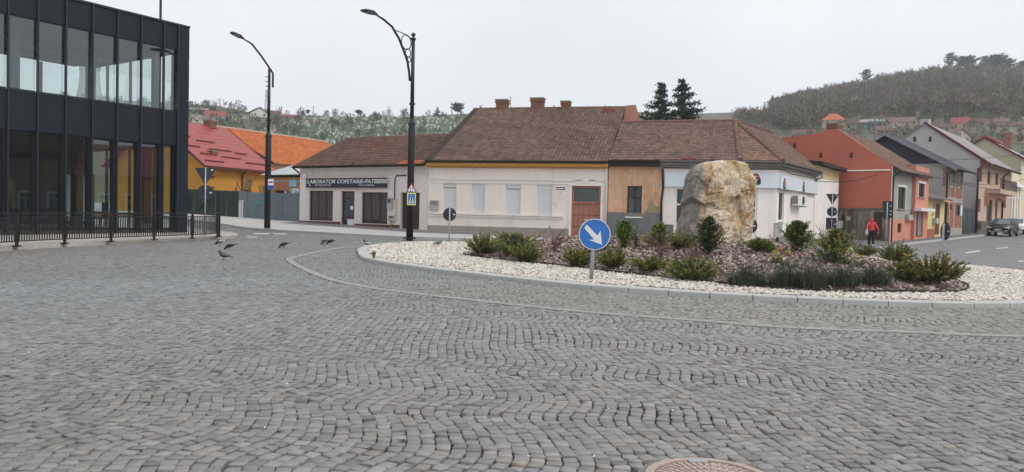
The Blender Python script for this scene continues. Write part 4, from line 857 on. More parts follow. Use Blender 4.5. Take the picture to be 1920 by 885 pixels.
# ------------------------------------------------------------------ cream house with four shuttered windows
def cream_house():
    fr = Frame((-5.1, 45.0), (5.38, 42.52)); L = fr.len; P = fr.p; z0 = gz(0, 44) - .1; ze = fr.uz(960, 303)[1]
    root = thing('cream_house', (*fr.a, z0), 'cream one-storey house with four white shuttered windows and tall tiled roof', 'house')
    wins = [fr.rect(830, 344.4, 856, 397), fr.rect(884, 345.2, 910, 399), fr.rect(947, 346.5, 977, 402), fr.rect(1006, 347.5, 1036, 404)]; dr = fr.rect(1070, 349, 1127, 446)
    mb = MB(fr); wall(mb, 0, L, z0 - .3, ze, wins + [dr], rev=.2); mb.build('wall', 'cream_plaster', root); hb = 9.6; zr = ze + 4.45
    shell(fr, 0, L, z0 - .3, ze, 2 * hb).build('wall', 'cream_plaster', root)
    for u, m_, e in ((0, 'cream_plaster', .05), (L, 'brick', -.05)): MB().prism([P(u, 0, ze), P(u, 2 * hb, ze), P(u, hb, zr)], P(e, 0, 0) - P(0, 0, 0)).build('gable', m_, root)
    MB().loft([[P(L + .06, hb - 2.2, zr - 1.7), P(L + 1.25, hb - 2.2, zr - 1.7), P(L + 1.25, hb + 2, zr - 1.7), P(L + .06, hb + 2, zr - 1.7)], [P(L + .06, hb - .1, zr + .16), P(L + .75, hb - .1, zr + .2), P(L + .75, hb + .5, zr + .2), P(L + .06, hb + .5, zr + .16)]]).build('brick_parapet', 'brick', root)
    o = .38; E0, E1, R0, R1 = P(-.1, -o, ze - .02), P(L + .05, -o, ze - .02), P(-.1, hb, zr), P(L + .05, hb, zr)
    slab_roof('roof', [E0, E1, R1, R0], root); up = Vector((0, 0, .02))
    tiles('roof_tiles', E0 + up, E1 + up, R0 + up, R1 + up, root, .22, .31, ((.245, .165, .13), (.155, .108, .088)), .1, .085, .035, patch=[(.86, .93, .88, .97, (.21, .075, .05)), (.74, .78, .70, .74, (.15, .13, .11)), (0, .03, .0, 1, (.09, .075, .055))])
    slab_roof('roof', [P(L + .05, hb, zr - .02), P(-.1, hb, zr - .02), P(-.1, 2 * hb, ze), P(L + .05, 2 * hb, ze)], root); ridge_caps(R0 + up * 3, R1 + up * 3, root)
    for cpx, cw, y0, y1 in ((942, .78, 207, 189), (1008, .85, 206, 186), (1061, .55, 206, 192)):
        chimney((fr.uz(cpx, 205, hb)[0], hb), cw, .7, zr - .3, fr.uz(cpx, y1, hb)[1], root, fr)
    MB(fr).box(-.06, L + .02, -.34, -.003, ze - .3, ze - .12).box(-.03, L, -.2, -.003, ze - .38, ze - .302).build('cornice', 'cornice_wood', root)
    za, zb = fr.uz(960, 341)[1], fr.uz(960, 337.5)[1]; u1 = fr.uz(1137, 345)[0]; u0 = fr.uz(808, 339)[0]
    MB(fr).box(u0, u1, -.07, -.003, zb - .02, zb + .07).box(u0, u1, -.045, -.003, za - .1, za - .02).build('moulding', 'cream_trim', root)
    u1 = fr.uz(1056, 408)[0]; zs = fr.uz(930, 402)[1]; MB(fr).box(u0, u1, -.1, -.003, zs - .06, zs + .04).box(u0, u1, -.06, -.003, zs - .18, zs - .1).build('sill_moulding', 'cream_trim', root)
    MB(fr).box(0, dr[0] - .12, -.05, -.003, z0 - .3, fr.uz(840, 423)[1]).build('plinth', 'plinth_brown', root); MB(fr).box(dr[1] + .1, L, -.05, -.003, z0 - .3, fr.uz(1140, 424)[1]).build('plinth', 'plinth_brown', root)
    for r in wins:
        s = MB(fr).box(r[0], r[0] + .05, .13, .19, r[2], r[3]).box(r[1] - .05, r[1], .13, .19, r[2], r[3]).box(r[0] + .05, r[1] - .05, .13, .19, r[3] - .22, r[3]).build('shuttered_window', 'upvc', root); n = int((r[3] - r[2] - .22) / .055)
        for k in range(n): a = r[2] + k * .055; MB(fr).box(r[0] + .052, r[1] - .052, .145 + .004 * (k % 2), .17, a + .003, a + .052).build('shutter_slat', 'shutter', s)
    g = MB(fr).box(dr[0], dr[0] + .12, .06, .2, dr[2], dr[3]).box(dr[1] - .12, dr[1], .06, .2, dr[2], dr[3]).box(dr[0] + .12, dr[1] - .12, .06, .2, dr[3] - .1, dr[3]).build('gate', 'gate_wood', root)
    zt = fr.uz(1098, 380)[1]; MB(fr).box(dr[0] + .12, dr[1] - .12, .15, .17, zt + .06, dr[3] - .1).build('transom_pane', 'green_glass', g); MB(fr).box(dr[0] + .12, dr[1] - .12, .06, .2, zt - .05, zt + .06).build('transom_bar', 'gate_wood', g)
    n = 5; uu = [dr[0] + .12 + (dr[1] - dr[0] - .24) * k / n for k in range(n + 1)]
    for a, b in zip(uu, uu[1:]):
        for j in range(3):
            h_ = (zt - .05 - dr[2]) / 3; MB(fr).box(a + .006, b - .006, .12 + .012 * (j % 2), .18, dr[2] + j * h_ + .01, dr[2] + (j + 1) * h_ - .01).build('gate_board', 'gate_wood', g)
    u = (dr[0] + dr[1]) / 2; MB(fr).box(u - .1, u + .12, .09, .115, fr.uz(1098, 413)[1], fr.uz(1098, 413)[1] + .05).build('handle', 'upvc', g)
    MB(fr).box(dr[0] - .14, dr[0] - .003, -.05, .03, z0 - .2, dr[3]).box(dr[1] + .003, dr[1] + .14, -.05, .03, z0 - .2, dr[3]).box(dr[0] - .18, dr[1] + .18, -.08, .03, dr[3] + .004, dr[3] + .12).build('gate_surround', 'cream_trim', root)
    q = [fr.uz(*p) for p in ((1080, 344), (1076, 332.5), (1088, 332.5), (1094, 329), (1098, 327.5), (1103, 330), (1108, 333.5), (1121, 334.5), (1117, 345))]; mb = MB(fr); mb.uprism(q, -.05, -.004); o_ = mb.build('pediment', 'cream_trim', root)
    q2 = [(u_ * .9 + .1 * q[4][0], z_ * .86 + .14 * q[0][1] - .0) for u_, z_ in q]; MB(fr).uprism(q2, -.07, -.051).build('pediment_field', 'cream_plaster', o_); c = fr.uz(1098, 338.5); MB().disc(P(c[0], -.07, c[1]), P(0, -1, 0) - P(0, 0, 0), .17, .03, 16).build('rosette', 'cream_trim', o_)
    r = fr.rect(1043.5, 350.8, 1059.5, 355.6); s = tag(MB(fr).box(r[0], r[1], -.02, -.004, r[2], r[3]).build('street_name_plate', 'plate_blue'), 'small dark blue street name plate beside the cream house gate', 'sign'); MB(fr).box(r[0] + .05, r[1] - .05, -.024, -.021, (r[2] + r[3]) / 2 - .03, (r[2] + r[3]) / 2 + .03).build('white_line', 'letter_white', s)
    r = fr.rect(1049, 357.5, 1054, 361.5); s = tag(MB(fr).box(r[0], r[1], -.02, -.004, r[2], r[3]).build('house_number_plate', 'cream_trim'), 'tiny house number plate under the blue street name plate', 'sign'); text_part('18', fr, (r[0] + r[1]) / 2, r[2] + .02, -.022, .13, 'letter_dull', s, center=True)
    r = fr.rect(807.5, 376, 823, 393); s = tag(MB(fr).box(r[0], r[1], -.16, -.005, r[2], r[3]).build('gas_meter_box', 'meter_grey'), 'meter box with slotted lid on the cream wall left end', 'meter box'); MB(fr).box(r[0] + .02, r[1] - .02, -.17, -.161, (r[2] + r[3]) / 2, r[3] - .03).build('vent', 'zinc', s)
    u = L - .08; pipe([P(u, -.3, ze - .05), P(u, -.08, ze - .4), P(u, -.08, z0)], root, 'cream_trim', .055); gutter(fr, -.1, L, -.44, ze + .01, root, 'eave_dark', .06)
M('plate_blue', (.02, .03, .12), .4, .1, 4)
cream_house()

# ------------------------------------------------------------------ corner house: orange end, white shop corner
def corner_house():
    A, B, C_, D_ = Vector((5.42, 42.5)), Vector((12.2, 40.6)), Vector((14.35, 40.62)), Vector((19.2, 47.6))
    f1, f2, f3 = Frame(A, B), Frame(B, C_), Frame(C_, D_); z0 = gz(9, 41) - .15; ze = 4.75
    root = thing('corner_house', (A.x, A.y, z0), 'corner house with peeling orange end, white shop front and hipped tile roof', 'house')
    us = f1.uz(1243, 380)[0]; w1 = f1.rect(1175, 349, 1204, 406); w2 = f1.rect(1265, 352, 1300, 421)
    mb = MB(f1); wall(mb, 0, us, z0 - .3, ze, [w1], rev=.2); mb.build('orange_wall', 'orange_plaster', root); mb = MB(f1); wall(mb, us, f1.len, z0 - .3, ze, [w2], rev=.15); mb.build('white_wall', 'white_plaster', root)
    d = f2.rect(1400, 353, 1421, 450); mb = MB(f2); wall(mb, 0, f2.len, z0 - .3, ze, [d], rev=.12); mb.build('white_wall', 'white_plaster', root)
    w3 = f3.rect(1459, 360, 1471, 414); mb = MB(f3); wall(mb, 0, f3.len, z0 - .3, ze, [w3], rev=.15); mb.build('white_wall', 'white_plaster', root)
    mb = MB(); bk = [f1.p(0, 9, 0), f3.p(f3.len, 9.5, 0)]
    for a, b in ((f1.p(0, 0, 0), bk[0]), (bk[0], bk[1]), (bk[1], f3.p(f3.len, 0, 0))): mb.quad((a.x, a.y, z0 - .3), (b.x, b.y, z0 - .3), (b.x, b.y, ze), (a.x, a.y, ze))
    mb.build('rear_wall', 'white_plaster', root)
    window(f1, root, w1, 'brown_wood', 'shop_glass', .1, .07, 2, (.62,), sill='upvc', back='curtain_blue'); u, z = w1[0], w1[2]
    MB(f1).box(w1[0] + .08, (w1[0] + w1[1]) / 2 - .05, .19, .2, w1[2] + .07, w1[2] + (w1[3] - w1[2]) * .6).build('window_blind', 'curtain_beige', root)
    window(f1, root, w2, 'upvc', 'window_glass', .08, .08, 1, (.55,)); window(f3, root, w3, 'upvc', 'window_glass', .08, .06, 1, sill='upvc')
    dd = window(f2, root, d, 'upvc', 'window_glass', .08, .1, 1, (.42, .62), name='shop_door'); z_ = d[2]; MB(f2).box(d[0] + .1, d[1] - .1, .085, .105, d[2] + .1, d[2] + (d[3] - d[2]) * .4).build('door_panel', 'upvc', dd)
    MB(f1).box(0, us, -.03, -.003, z0 - .3, f1.uz(1200, 399)[1]).build('plinth', 'grey_plinth', root); MB(f1).box(us + .05, w2[0] - .06, -.03, -.003, z0 - .3, f1.uz(1260, 421)[1]).build('plinth', 'grey_plinth', root)
    MB(f2).box(d[1] + .1, f2.len, -.03, -.003, z0 - .3, f2.uz(1430, 447)[1]).build('plinth', 'grey_plinth', root); MB(f3).box(0, f3.len, -.03, -.003, z0 - .3, f3.uz(1500, 440)[1]).build('plinth', 'grey_plinth', root)
    pz = f1.rect(1206, 376, 1237, 399); q = [(pz[0], pz[2]), (pz[1], pz[2]), (pz[1], pz[3] - .35), (pz[1] - .3, pz[3] - .25), (pz[0] + .5, pz[3]), (pz[0] + .2, pz[3] - .2), (pz[0] + .3, pz[2] + .3)]
    MB(f1).uprism(q, -.012, -.003).build('fallen_plaster_patch', 'old_mortar', root)
    ws = f1.rect(1168, 340, 1212, 348); MB(f1).box(w1[0] - .16, w1[0] - .003, -.03, -.003, w1[2], w1[3]).box(w1[1] + .003, w1[1] + .16, -.03, -.003, w1[2], w1[3]).box(w1[0] - .2, w1[1] + .2, -.05, -.003, w1[3] + .003, w1[3] + .14).build('window_surround', 'orange_plaster', root)
    for px in (1227, 1232, 1160): u = f1.uz(px, 350)[0]; MB(f1).box(u - .05, u + .05, -.035, -.003, f1.uz(px, 372)[1], f1.uz(px, 318)[1]).build('pilaster_strip', 'orange_plaster', root)
    u = us - .06; pipe([f1.p(u, -.08, ze - .4), f1.p(u + .05, -.06, ze - 1.5), f1.p(u - .03, -.06, ze - 2.3), f1.p(u, -.06, z0 + 1)], root, 'eave_dark', .06, 'service_cable')
    # fascia with emblems
    za, zb = f1.uz(1260, 350)[1], f1.uz(1260, 325)[1]
    s1 = MB(f1).box(us + .08, f1.len + .05, -.16, -.01, za, zb).build('fascia_panel', 'sign_panel', root); s2 = MB(f2).box(.0, f2.len + .05, -.16, -.01, za + .003, zb - .003).build('fascia_panel', 'sign_panel', root); s3 = MB(f3).box(.06, f3.len - .1, -.16, -.01, za, zb).build('fascia_panel', 'sign_panel', root)
    MB(f3).box(0, f3.len - .08, -.17, -.02, za - .05, za - .003).build('fascia_edge', 'eave_grey', s3)
    def emblem(fr, px, py, par):
        u, z = fr.uz(px, py, -.16); n = fr.p(0, -1, 0) - fr.p(0, 0, 0); s = .30
        e = MB().disc(fr.p(u, -.161, z + .06), n, s * .72, .012, 20, s * .95).build('emblem', 'logo_dark', par); MB().disc(fr.p(u, -.175, z + .1), n, s * .55, .012, 20, s * .72).build('emblem_disc', 'logo_red', e)
        MB(fr).uprism([(u - s * .95, z - .22), (u - s * .5, z - .3), (u, z - .2), (u + s * .5, z - .3), (u + s * .95, z - .22), (u + s * .9, z + .08), (u - s * .9, z + .08)], -.166, -.1605).build('emblem_leaf', 'logo_dark', e)
        MB().disc(fr.p(u, -.166, z - .2), n, s * .45, .01, 16, s * .3).build('emblem_base', 'logo_green', e); MB().disc(fr.p(u, -.18, z - .1), n, s * .16, .01, 12).build('emblem_dot', 'paint_white', e)
        text_part('C', fr, u, z - .02, -.19, .32, 'paint_white', e, center=True)
    emblem(f2, 1417, 337, s2); emblem(f3, 1471, 345.5, s3); emblem(f3, 1507, 351, s3)
    # eaves and gutters
    for f, u0, u1 in ((f1, us - .2, f1.len + .1), (f2, -.05, f2.len + .05), (f3, -.1, f3.len + .2)):
        MB(f).box(u0, u1, -.3, -.004, ze - .2, ze - .02).box(u0, u1, -.16, -.005, ze - .32, ze - .205).build('cornice', 'eave_grey', root); gutter(f, u0, u1, -.42, ze + .02, root)
    MB(f1).box(0, us - .2, -.34, -.004, ze - .3, ze - .02).build('cornice', 'eave_dark', root); gutter(f1, 0, us - .2, -.42, ze + .02, root, 'eave_dark')
    pipe([f1.p(us, -.12, ze - .36), f1.p(f1.len, -.14, ze - .4), f3.p(.1, -.2, ze - .36), f3.p(2.5, -.15, ze - .5), f3.p(f3.len, -.12, ze - .42)], root, 'cable', .025, 'service_cable')
    e = f3.p(f3.len, 0, 0); pipe([f3.p(f3.len - .1, -.42, ze), f3.p(f3.len + .05, -.42, ze - .35), f3.p(f3.len - .1, -.1, ze - .5), f3.p(f3.len - .1, -.1, ze - .75)], root, 'zinc', .06)
    # hipped roof
    zr = 7.55; apex = Vector((13.35, 45.4, zr)); o = .42; up = Vector((0, 0, .02))
    e0, e1 = f1.p(0.02, -o, ze + .02), f1.p(f1.len + .05, -o, ze + .02); e2 = f2.p(f2.len + .1, -o, ze + .02); e3 = f3.p(f3.len + .15, -o, ze + .02)
    rl = f1.p(0.02, 5.0, zr); re = Vector((17.95, 51.8, zr)); rr = rl.lerp(apex, 1)
    tl = ((.27, .175, .135), (.18, .122, .10))
    slab_roof('roof', [e0, e1, apex, rl], root); tiles('roof_tiles', e0 + up, e1 + up, rl + up, apex + up, root, .19, .25, tl, .12, .06, .012, patch=[(.55, .66, .0, .04, (.22, .07, .05))])
    slab_roof('roof', [e1, e2, apex], root); tiles('roof_tiles', e1 + up, e2 + up, apex + up - Vector((.05, 0, 0)), apex + up + Vector((.05, 0, 0)), root, .19, .25, ((.29, .17, .125), (.21, .13, .10)), .1, .045, .012)
    slab_roof('roof', [e2, e3, re, apex], root); tiles('roof_tiles', e2 + up, e3 + up, apex + up, re + up, root, .19, .25, tl, .12, .06, .012)
    b0 = f1.p(0.02, 10.0, ze); b1 = f3.p(f3.len, 10, ze); slab_roof('roof', [rl, apex, re, b1, b0], root)
    MB().prism([e3 - Vector((0, 0, .1)), re - Vector((0, 0, .1)), b1], f3.p(-.05, 0, 0) - f3.p(0, 0, 0)).build('gable', 'old_mortar', root)
    for a, b in ((rl, apex), (apex, re)): ridge_caps(a + up * 3, b + up * 3, root)
    for b in (e1, e2): ridge_caps(b + up * 3, apex + up * 4, root, r=.14)
    # air conditioner hung on the wall
    r = f3.rect(1482, 367, 1499, 385); ac = thing('air_conditioner', f3.p(r[0], 0, r[2]), 'white air conditioner unit hung on the white corner wall', 'air conditioner')
    MB(f3).box(r[0], r[1], -.42, -.1, r[2], r[3]).build('casing', 'upvc', ac); MB().disc(f3.p(r[0] + (r[1] - r[0]) * .6, -.421, (r[2] + r[3]) / 2), f3.p(0, -1, 0) - f3.p(0, 0, 0), (r[3] - r[2]) * .4, .02, 24).build('fan_grille', 'logo_dark', ac)
    for k in range(6): MB(f3).box(r[0] - .012, r[0], -.40 + k * .05, -.375 + k * .05, r[2] + .08, r[3] - .08).build('vent', 'logo_dark', ac)
    MB(f3).box(r[0] + .05, r[0] + .1, -.44, -.005, r[2] - .06, r[2] - .004).box(r[1] - .1, r[1] - .05, -.44, -.005, r[2] - .06, r[2] - .004).build('bracket', 'zinc', ac)
M('logo_dark', (.03, .028, .035), .5, .1, 5); M('logo_red', (.30, .035, .055), .5, .1, 5); M('logo_green', (.05, .13, .08), .5, .1, 5)
corner_house()
M('pale_yellow', (.66, .56, .34), .85, .08, 1, .1, 50, stain=((.5, .42, .27), .55, .75, 1, .5))
def white_annex():
    fr = Frame((19.25, 47.66), (23.25, 53.4)); z0 = gz(20, 48) - .1; P = fr.p; zt = fr.uz(1545, 314)[1]; zy = fr.uz(1545, 336)[1]
    root = thing('white_annex', (*fr.a, z0), 'white flat-topped annex with pale yellow upper wall beside corner house', 'building')
    MB(fr).uquad(0, fr.len, z0 - .3, zy, 0).build('wall', 'white_plaster', root); MB(fr).uquad(0, fr.len, zy, zt, 0).build('upper_wall', 'pale_yellow', root); shell(fr, 0, fr.len, z0 - .3, zt, 5).build('wall', 'white_plaster', root)
    MB().prism([P(-.3, -.5, zt), P(fr.len + .1, -.5, zt), P(fr.len + .1, 5.2, zt + .5), P(-.3, 5.2, zt + .5)], (0, 0, .22)).build('roof', 'eave_dark', root); MB(fr).box(-.2, fr.len, -.12, -.003, zt - .12, zt - .01).build('cornice', 'pale_yellow', root)
    MB(fr).box(0, fr.len, -.04, -.003, z0 - .3, fr.uz(1545, 447)[1]).build('plinth', 'grey_plinth', root)
    u = fr.uz(1570, 330)[0]
white_annex()

# ------------------------------------------------------------------ the street going off to the right
S = Frame(SA, SA + SD * 60)               # u along the street, b back into the houses
M('red_plaster', (.50, .155, .105), .88, .1, .6, .15, 50, stain=((.42, .13, .09), .5, .7, .35, .6)); M('weathered', (.27, .24, .19), .95, .3, 1.6, .5, 30, streak=((.07, .062, .05), .42, .6, 2.2, .85), stain=((.32, .3, .26), .55, .7, .8, .5))
M('grey_render', (.36, .35, .32), .9, .1, 1, .25, 50, stain=((.27, .26, .24), .5, .7, .6, .5)); M('salmon', (.58, .255, .18), .88, .1, 1, .12, 50)
M('navy_sheet', (.022, .026, .04), .5, .1, 1); M('raw_brick', (.33, .13, .075), .92, .25, 7, .4, 50, stain=((.3, .24, .19), .55, .72, .9, .6)); M('peach', (.56, .41, .31), .88, .07, 1, .1, 50)
M('light_grey', (.45, .44, .43), .9, .1, .5, .15, 40, stain=((.36, .355, .345), .48, .66, .35, .6)); M('beige_wall', (.36, .32, .25), .9, .1, .6, .15, 40); M('mauve_roof', (.26, .215, .22), .6, .12, 1); M('white_roof', (.66, .58, .60), .5, .08, 1)
M('teal_glass', (.09, .22, .19), .25, .2, 3); M('gate_dark', (.05, .06, .068), .6, .15, 2); M('red_door', (.16, .03, .032), .55, .15, 3); M('cream_facade', (.68, .60, .44), .85, .07, 1, .1, 40); M('stone_base', (.15, .125, .115), .9, .2, 3, .4, 30)
def gabled(root, u0, u1, D, zb, ze, zr, apex, wall_mat, gab_mat, roof_mat, over=.5, tile=None, oe=.3):
    P = S.p; shell(S, u0, u1, zb, ze, D).build('side_wall', wall_mat, root)
    for u, e in ((u0, .06), (u1, -.06)): MB().prism([P(u, 0, ze), P(u, D, ze), P(u, apex, zr)], P(e, 0, 0) - P(0, 0, 0)).build('gable', gab_mat, root)
    s = (zr - ze) / apex; E0, E1, R0, R1 = P(u0 - oe, -over, ze - s * over + .03), P(u1 + oe, -over, ze - s * over + .03), P(u0 - oe, apex, zr + .03), P(u1 + oe, apex, zr + .03)
    slab_roof('roof', [E0, E1, R1, R0], root, roof_mat, .12); s2 = (zr - ze) / (D - apex); slab_roof('roof', [R0 - Vector((0, 0, .02)), R1 - Vector((0, 0, .02)), P(u1 + oe, D + .3, ze - s2 * .3), P(u0 - oe, D + .3, ze - s2 * .3)], root, roof_mat, .12)
    if tile: tiles('roof_tiles', E0 + Vector((0, 0, .02)), E1 + Vector((0, 0, .02)), R0 + Vector((0, 0, .02)), R1 + Vector((0, 0, .02)), root, *tile)
    return E0, E1, R0, R1
def red_house():
    P = S.p; zb = gz(26, 52) - .3; ze = 5.55; zr = 8.2; D = 8.2; root = thing('red_house', (SA.x, SA.y, zb + .3), 'house with tall red end wall, grey street front and brown tiled roof', 'house')
    u1 = 8.75; w = S.rect(1682, 352, 1698, 391); bw = S.rect(1682, 419, 1690, 436); tw = S.rect(1714.5, 345, 1727, 369); dr = S.rect(1710, 399, 1724.5, 444); ub = 5.1; zs = S.uz(1690, 411)[1]
    mb = MB(S); wall(mb, 0, ub, zs, ze, [w]); mb.build('front_wall', 'grey_render', root); mb = MB(S); wall(mb, 0, ub, zb, zs, [bw], b=-.02); mb.build('base_wall', 'salmon', root)
    window(S, root, w, 'brown_wood', cols=2, rows=(.65,), sill='plinth_brown', surround='upvc'); window(S, root, bw, 'eave_dark', cols=2, b0=-.02, rec=.1)
    ztop = S.uz(1718, 310, -.25)[1]; mb = MB(S); wall(mb, ub, u1, zb, ztop, [tw, dr], b=-.25); mb.quad(P(ub, -.25, zb), P(ub, -.25, ztop), P(ub, 2.6, ztop), P(ub, 2.6, zb)); mb.quad(P(u1, -.25, zb), P(u1, 2.6, zb), P(u1, 2.6, ztop), P(u1, -.25, ztop)); mb.quad(P(ub, -.25, ztop), P(u1, -.25, ztop), P(u1, 2.6, ztop + .3), P(ub, 2.6, ztop + .3)); mb.build('tower_wall', 'salmon', root)
    window(S, root, tw, 'brown_wood', cols=2, sill='plinth_brown', surround='upvc', b0=-.25); d_ = MB(S).box(dr[0], dr[1], -.1, -.05, dr[2], dr[3]).build('garage_door', 'brown_wood', root); MB(S).box(dr[0] + .9, dr[1] - .05, -.14, -.101, dr[2] + .05, dr[3] - .05).build('door_leaf', 'zinc', d_)
    MB(S).box(ub - .3, u1 + .1, -.75, -.25, dr[3] + .1, dr[3] + .32).build('canopy', 'upvc', root)
    gabled(root, 0.03, u1 - .1, D, zb, ze, zr, 3.95, 'red_plaster', 'red_plaster', 'deck', .55, (.24, .33, ((.23, .14, .105), (.16, .105, .085)), .1, .06, .035), oe=.05)
    MB().prism([P(-.03, .0, zb), P(-.03, 10.4, zb), P(-.03, 10.4, zr - .5), P(-.03, 5.0, zr - .12), P(-.03, 4.6, zr + .1), P(-.03, 3.7, zr + .1), P(-.03, 0, ze + .05)], P(.34, 0, 0) - P(0, 0, 0)).build('end_wall', 'red_plaster', root)
    chimney((.5, 3.9 + .35), .7, .7, zr - .3, zr + .55, root, S)
    for px, py in ((1490, 273), (1539, 291), (1596, 291)):       # small vent holes in the end wall
        F2 = Frame(P(-.034, 9, 0).xy, P(-.034, 0, 0).xy); u, z = F2.uz(px, py); MB(F2).box(u - .09, u + .09, -.02, .01, z - .17, z + .17).build('vent_hole', 'eave_dark', root)
    F2 = Frame(P(-.05, 8.3, 0).xy, P(-.05, 0.0, 0).xy); zt = F2.uz(1620, 393)[1]; o = F2.rect(1577, 404, 1585, 442); dd = F2.rect(1637, 398, 1655, 449); mb = MB(F2); wall(mb, 2.6, 8.2, zb, zt, [o, dd], b=-.08, rev=.07); mb.build('weathered_wall', 'weathered', root); MB(F2).box(2.5, 8.25, -.16, .0, zt, zt + .1).build('wall_coping', 'stone_base', root)
    MB(F2).box(dd[0], dd[1], -.03, -.012, dd[2], dd[3]).build('door', 'brown_wood', root); MB(F2).box(o[0], o[1], -.03, -.012, o[2], o[3]).build('opening', 'eave_dark', root)
    zc = F2.uz(1640, 319)[1]; pipe([F2.p(1.5, -.05, zc), F2.p(8.2, -.05, zc - .02)], root, 'cream_trim', .05, 'conduit'); MB(S).box(-.06, .1, -.03, .0, zb, ze).build('corner_strip', 'cream_trim', root)
    r = F2.rect(1589, 406, 1596, 413); tag(MB(F2).box(r[0], r[1], -.22, -.085, r[2], r[3]).build('meter_box', 'meter_grey'), 'small grey meter box on the stained wall behind the person', 'meter box')
    r = S.rect(1697, 403, 1706, 413); tag(MB(S).box(r[0], r[1], -.25, -.025, r[2], r[3]).build('meter_box', 'meter_grey'), 'pale meter box on the red house front beside the garage door', 'meter box')
    gutter(S, -.2, 5.2, -.62, ze - .28, root); pipe([P(-.1, -.6, ze - .3), P(-.02, -.1, ze - .75), P(.06, -.1, ze - .8), P(.06, -.1, zb)], root, 'eave_dark', .05)
red_house()
def small_yellow():
    P = S.p; u0, u1 = 8.85, 15.1; zb = gz(33, 60) - .4; ze = S.uz(1745, 371)[1]; root = thing('small_yellow_house', (*P(u0, 0, 0).xy, zb + .4), 'tiny yellow house with a low mauve roof and red door', 'house')
    w = S.rect(1733, 387, 1741, 414); dr = S.rect(1752, 382, 1763, 440); mb = MB(S); wall(mb, u0, u1, zb, ze, [w, dr]); mb.build('wall', 'cream_yellow', root); window(S, root, w, 'upvc', 'shutter', rec=.06); MB(S).box(dr[0], dr[1], .08, .14, dr[2], dr[3]).build('door', 'red_door', root)
    MB(S).box(u0, dr[0] - .05, -.03, -.003, zb, S.uz(1740, 429)[1]).build('plinth', 'raw_brick', root)
    slab_roof('roof', [P(u0, -.5, ze - .05), P(u1, -.5, ze - .05), P(u1, 3.6, ze + 1.5), P(u0, 3.6, ze + 1.5)], root, 'mauve_roof', .12); shell(S, u0, u1, zb, ze, 3.7).build('wall', 'cream_yellow', root); gutter(S, u0, u1, -.58, ze - .04, root)
    for k in range(14): a = u0 + (u1 - u0) * (k + .5) / 14; MB().tube([P(a, -.5, ze - .03), P(a, 3.6, ze + 1.52)], .03, 5).build('roof_rib', 'mauve_roof', root)
    MB().prism([P(dr[0] - .3, -.003, dr[3] + .5), P(dr[1] + .3, -.003, dr[3] + .5), P(dr[1] + .3, -.8, dr[3] + .1), P(dr[0] - .3, -.8, dr[3] + .1)], (0, 0, .05)).build('door_canopy', 'salmon', root)
    r = S.rect(1748, 409, 1753, 419); tag(MB(S).box(r[0], r[1], -.3, -.003, r[2], r[3]).build('meter_box', 'meter_grey'), 'meter box beside the red door of the tiny yellow house', 'meter box')
    u = S.uz(1749, 400)[0]; pipe([P(u, -.06, ze - .3), P(u, -.06, S.uz(1749, 400)[1]), P(u - .25, -.06, S.uz(1746, 404)[1])], root, 'gas_yellow', .035, 'gas_pipe')
M('cream_yellow', (.66, .54, .27), .85, .08, 1, .1, 50)
small_yellow()
def brick_house():
    P = S.p; u0, u1 = 15.2, 21.6; zb = gz(37, 63) - .4; ze = 6.75; zr = 9.45; root = thing('brick_house', (*P(u0, 0, 0).xy, zb + .4), 'unfinished brick house with navy sheet gable and green glazed upper windows', 'house')
    W = [S.rect(1772.5, 319, 1781, 348), S.rect(1783, 322, 1790, 350), S.rect(1794.5, 325, 1803, 352)]; w2 = S.rect(1770, 383, 1777, 406); w3 = S.rect(1781, 383, 1785, 393); w4 = S.rect(1792, 385, 1800, 404)
    mb = MB(S); wall(mb, u0, u1, zb, ze, W + [w2, w3, w4]); mb.build('front_wall', 'raw_brick', root)
    for r in W: window(S, root, r, 'cream_trim', 'teal_glass', rec=.06)
    for r in (w2, w3, w4): window(S, root, r, 'brown_wood', rec=.08)
    MB(S).box(w4[1] + .05, w4[1] + .75, -.06, -.003, w4[2], w4[3]).build('shutter', 'upvc', root)
    zm = S.uz(1785, 374)[1]; MB(S).box(u0, u1, -.03, -.003, zm - .25, zm + .15).build('ring_beam', 'grey_render', root)
    for u in (u0, W[0][1] + .1, W[1][1] + .1, u1 - .35): MB(S).box(u, u + .32, -.028, -.004, zb, ze).build('concrete_column', 'grey_render', root)
    MB(S).box(u0, u1, -.05, -.029, zb, S.uz(1785, 427)[1]).build('plinth', 'grey_render', root)
    gabled(root, u0, u1, 9.5, zb, ze, zr, 4.75, 'raw_brick', 'navy_sheet', 'dark_panel', .9, oe=.5)
    F2 = Frame(P(u0 - .01, 9.4, 0).xy, P(u0 - .01, 0, 0).xy); MB(F2).box(8.0, 9.4, -.03, -.003, zb, ze).box(0, 8, -.03, -.003, ze - .35, ze).box(4.5, 5.0, -.03, -.004, zb, ze - .36).build('concrete_frame', 'grey_render', root)
    pts = [P(u0 - .5, -.9, ze - .48), P(u0 - .5, 4.75, zr + .06), P(u0 - .5, 10.2, ze - .45)]; mb = MB()
    for a, b in zip(pts, pts[1:]): mb.prism([a, b, b - Vector((0, 0, .22)), a - Vector((0, 0, .22))], P(-.06, 0, 0) - P(0, 0, 0))
    mb.build('verge_board', 'zinc', root); pipe([P(u0 + .2, -.9, ze - .5), P(u0 + .05, -.1, ze - .9), P(u0 + .05, -.1, zb)], root, 'eave_dark', .06); gutter(S, u0 - .4, u1 + .4, -.96, ze - .5, root, 'eave_dark')
brick_house()
g = S.rect(1803.5, 391, 1822, 437); gt = thing('metal_gate', (*S.p(21.8, 0, 0).xy, g[2]), 'dark grey sheet gate between brick house and peach house', 'gate')
_n = 6
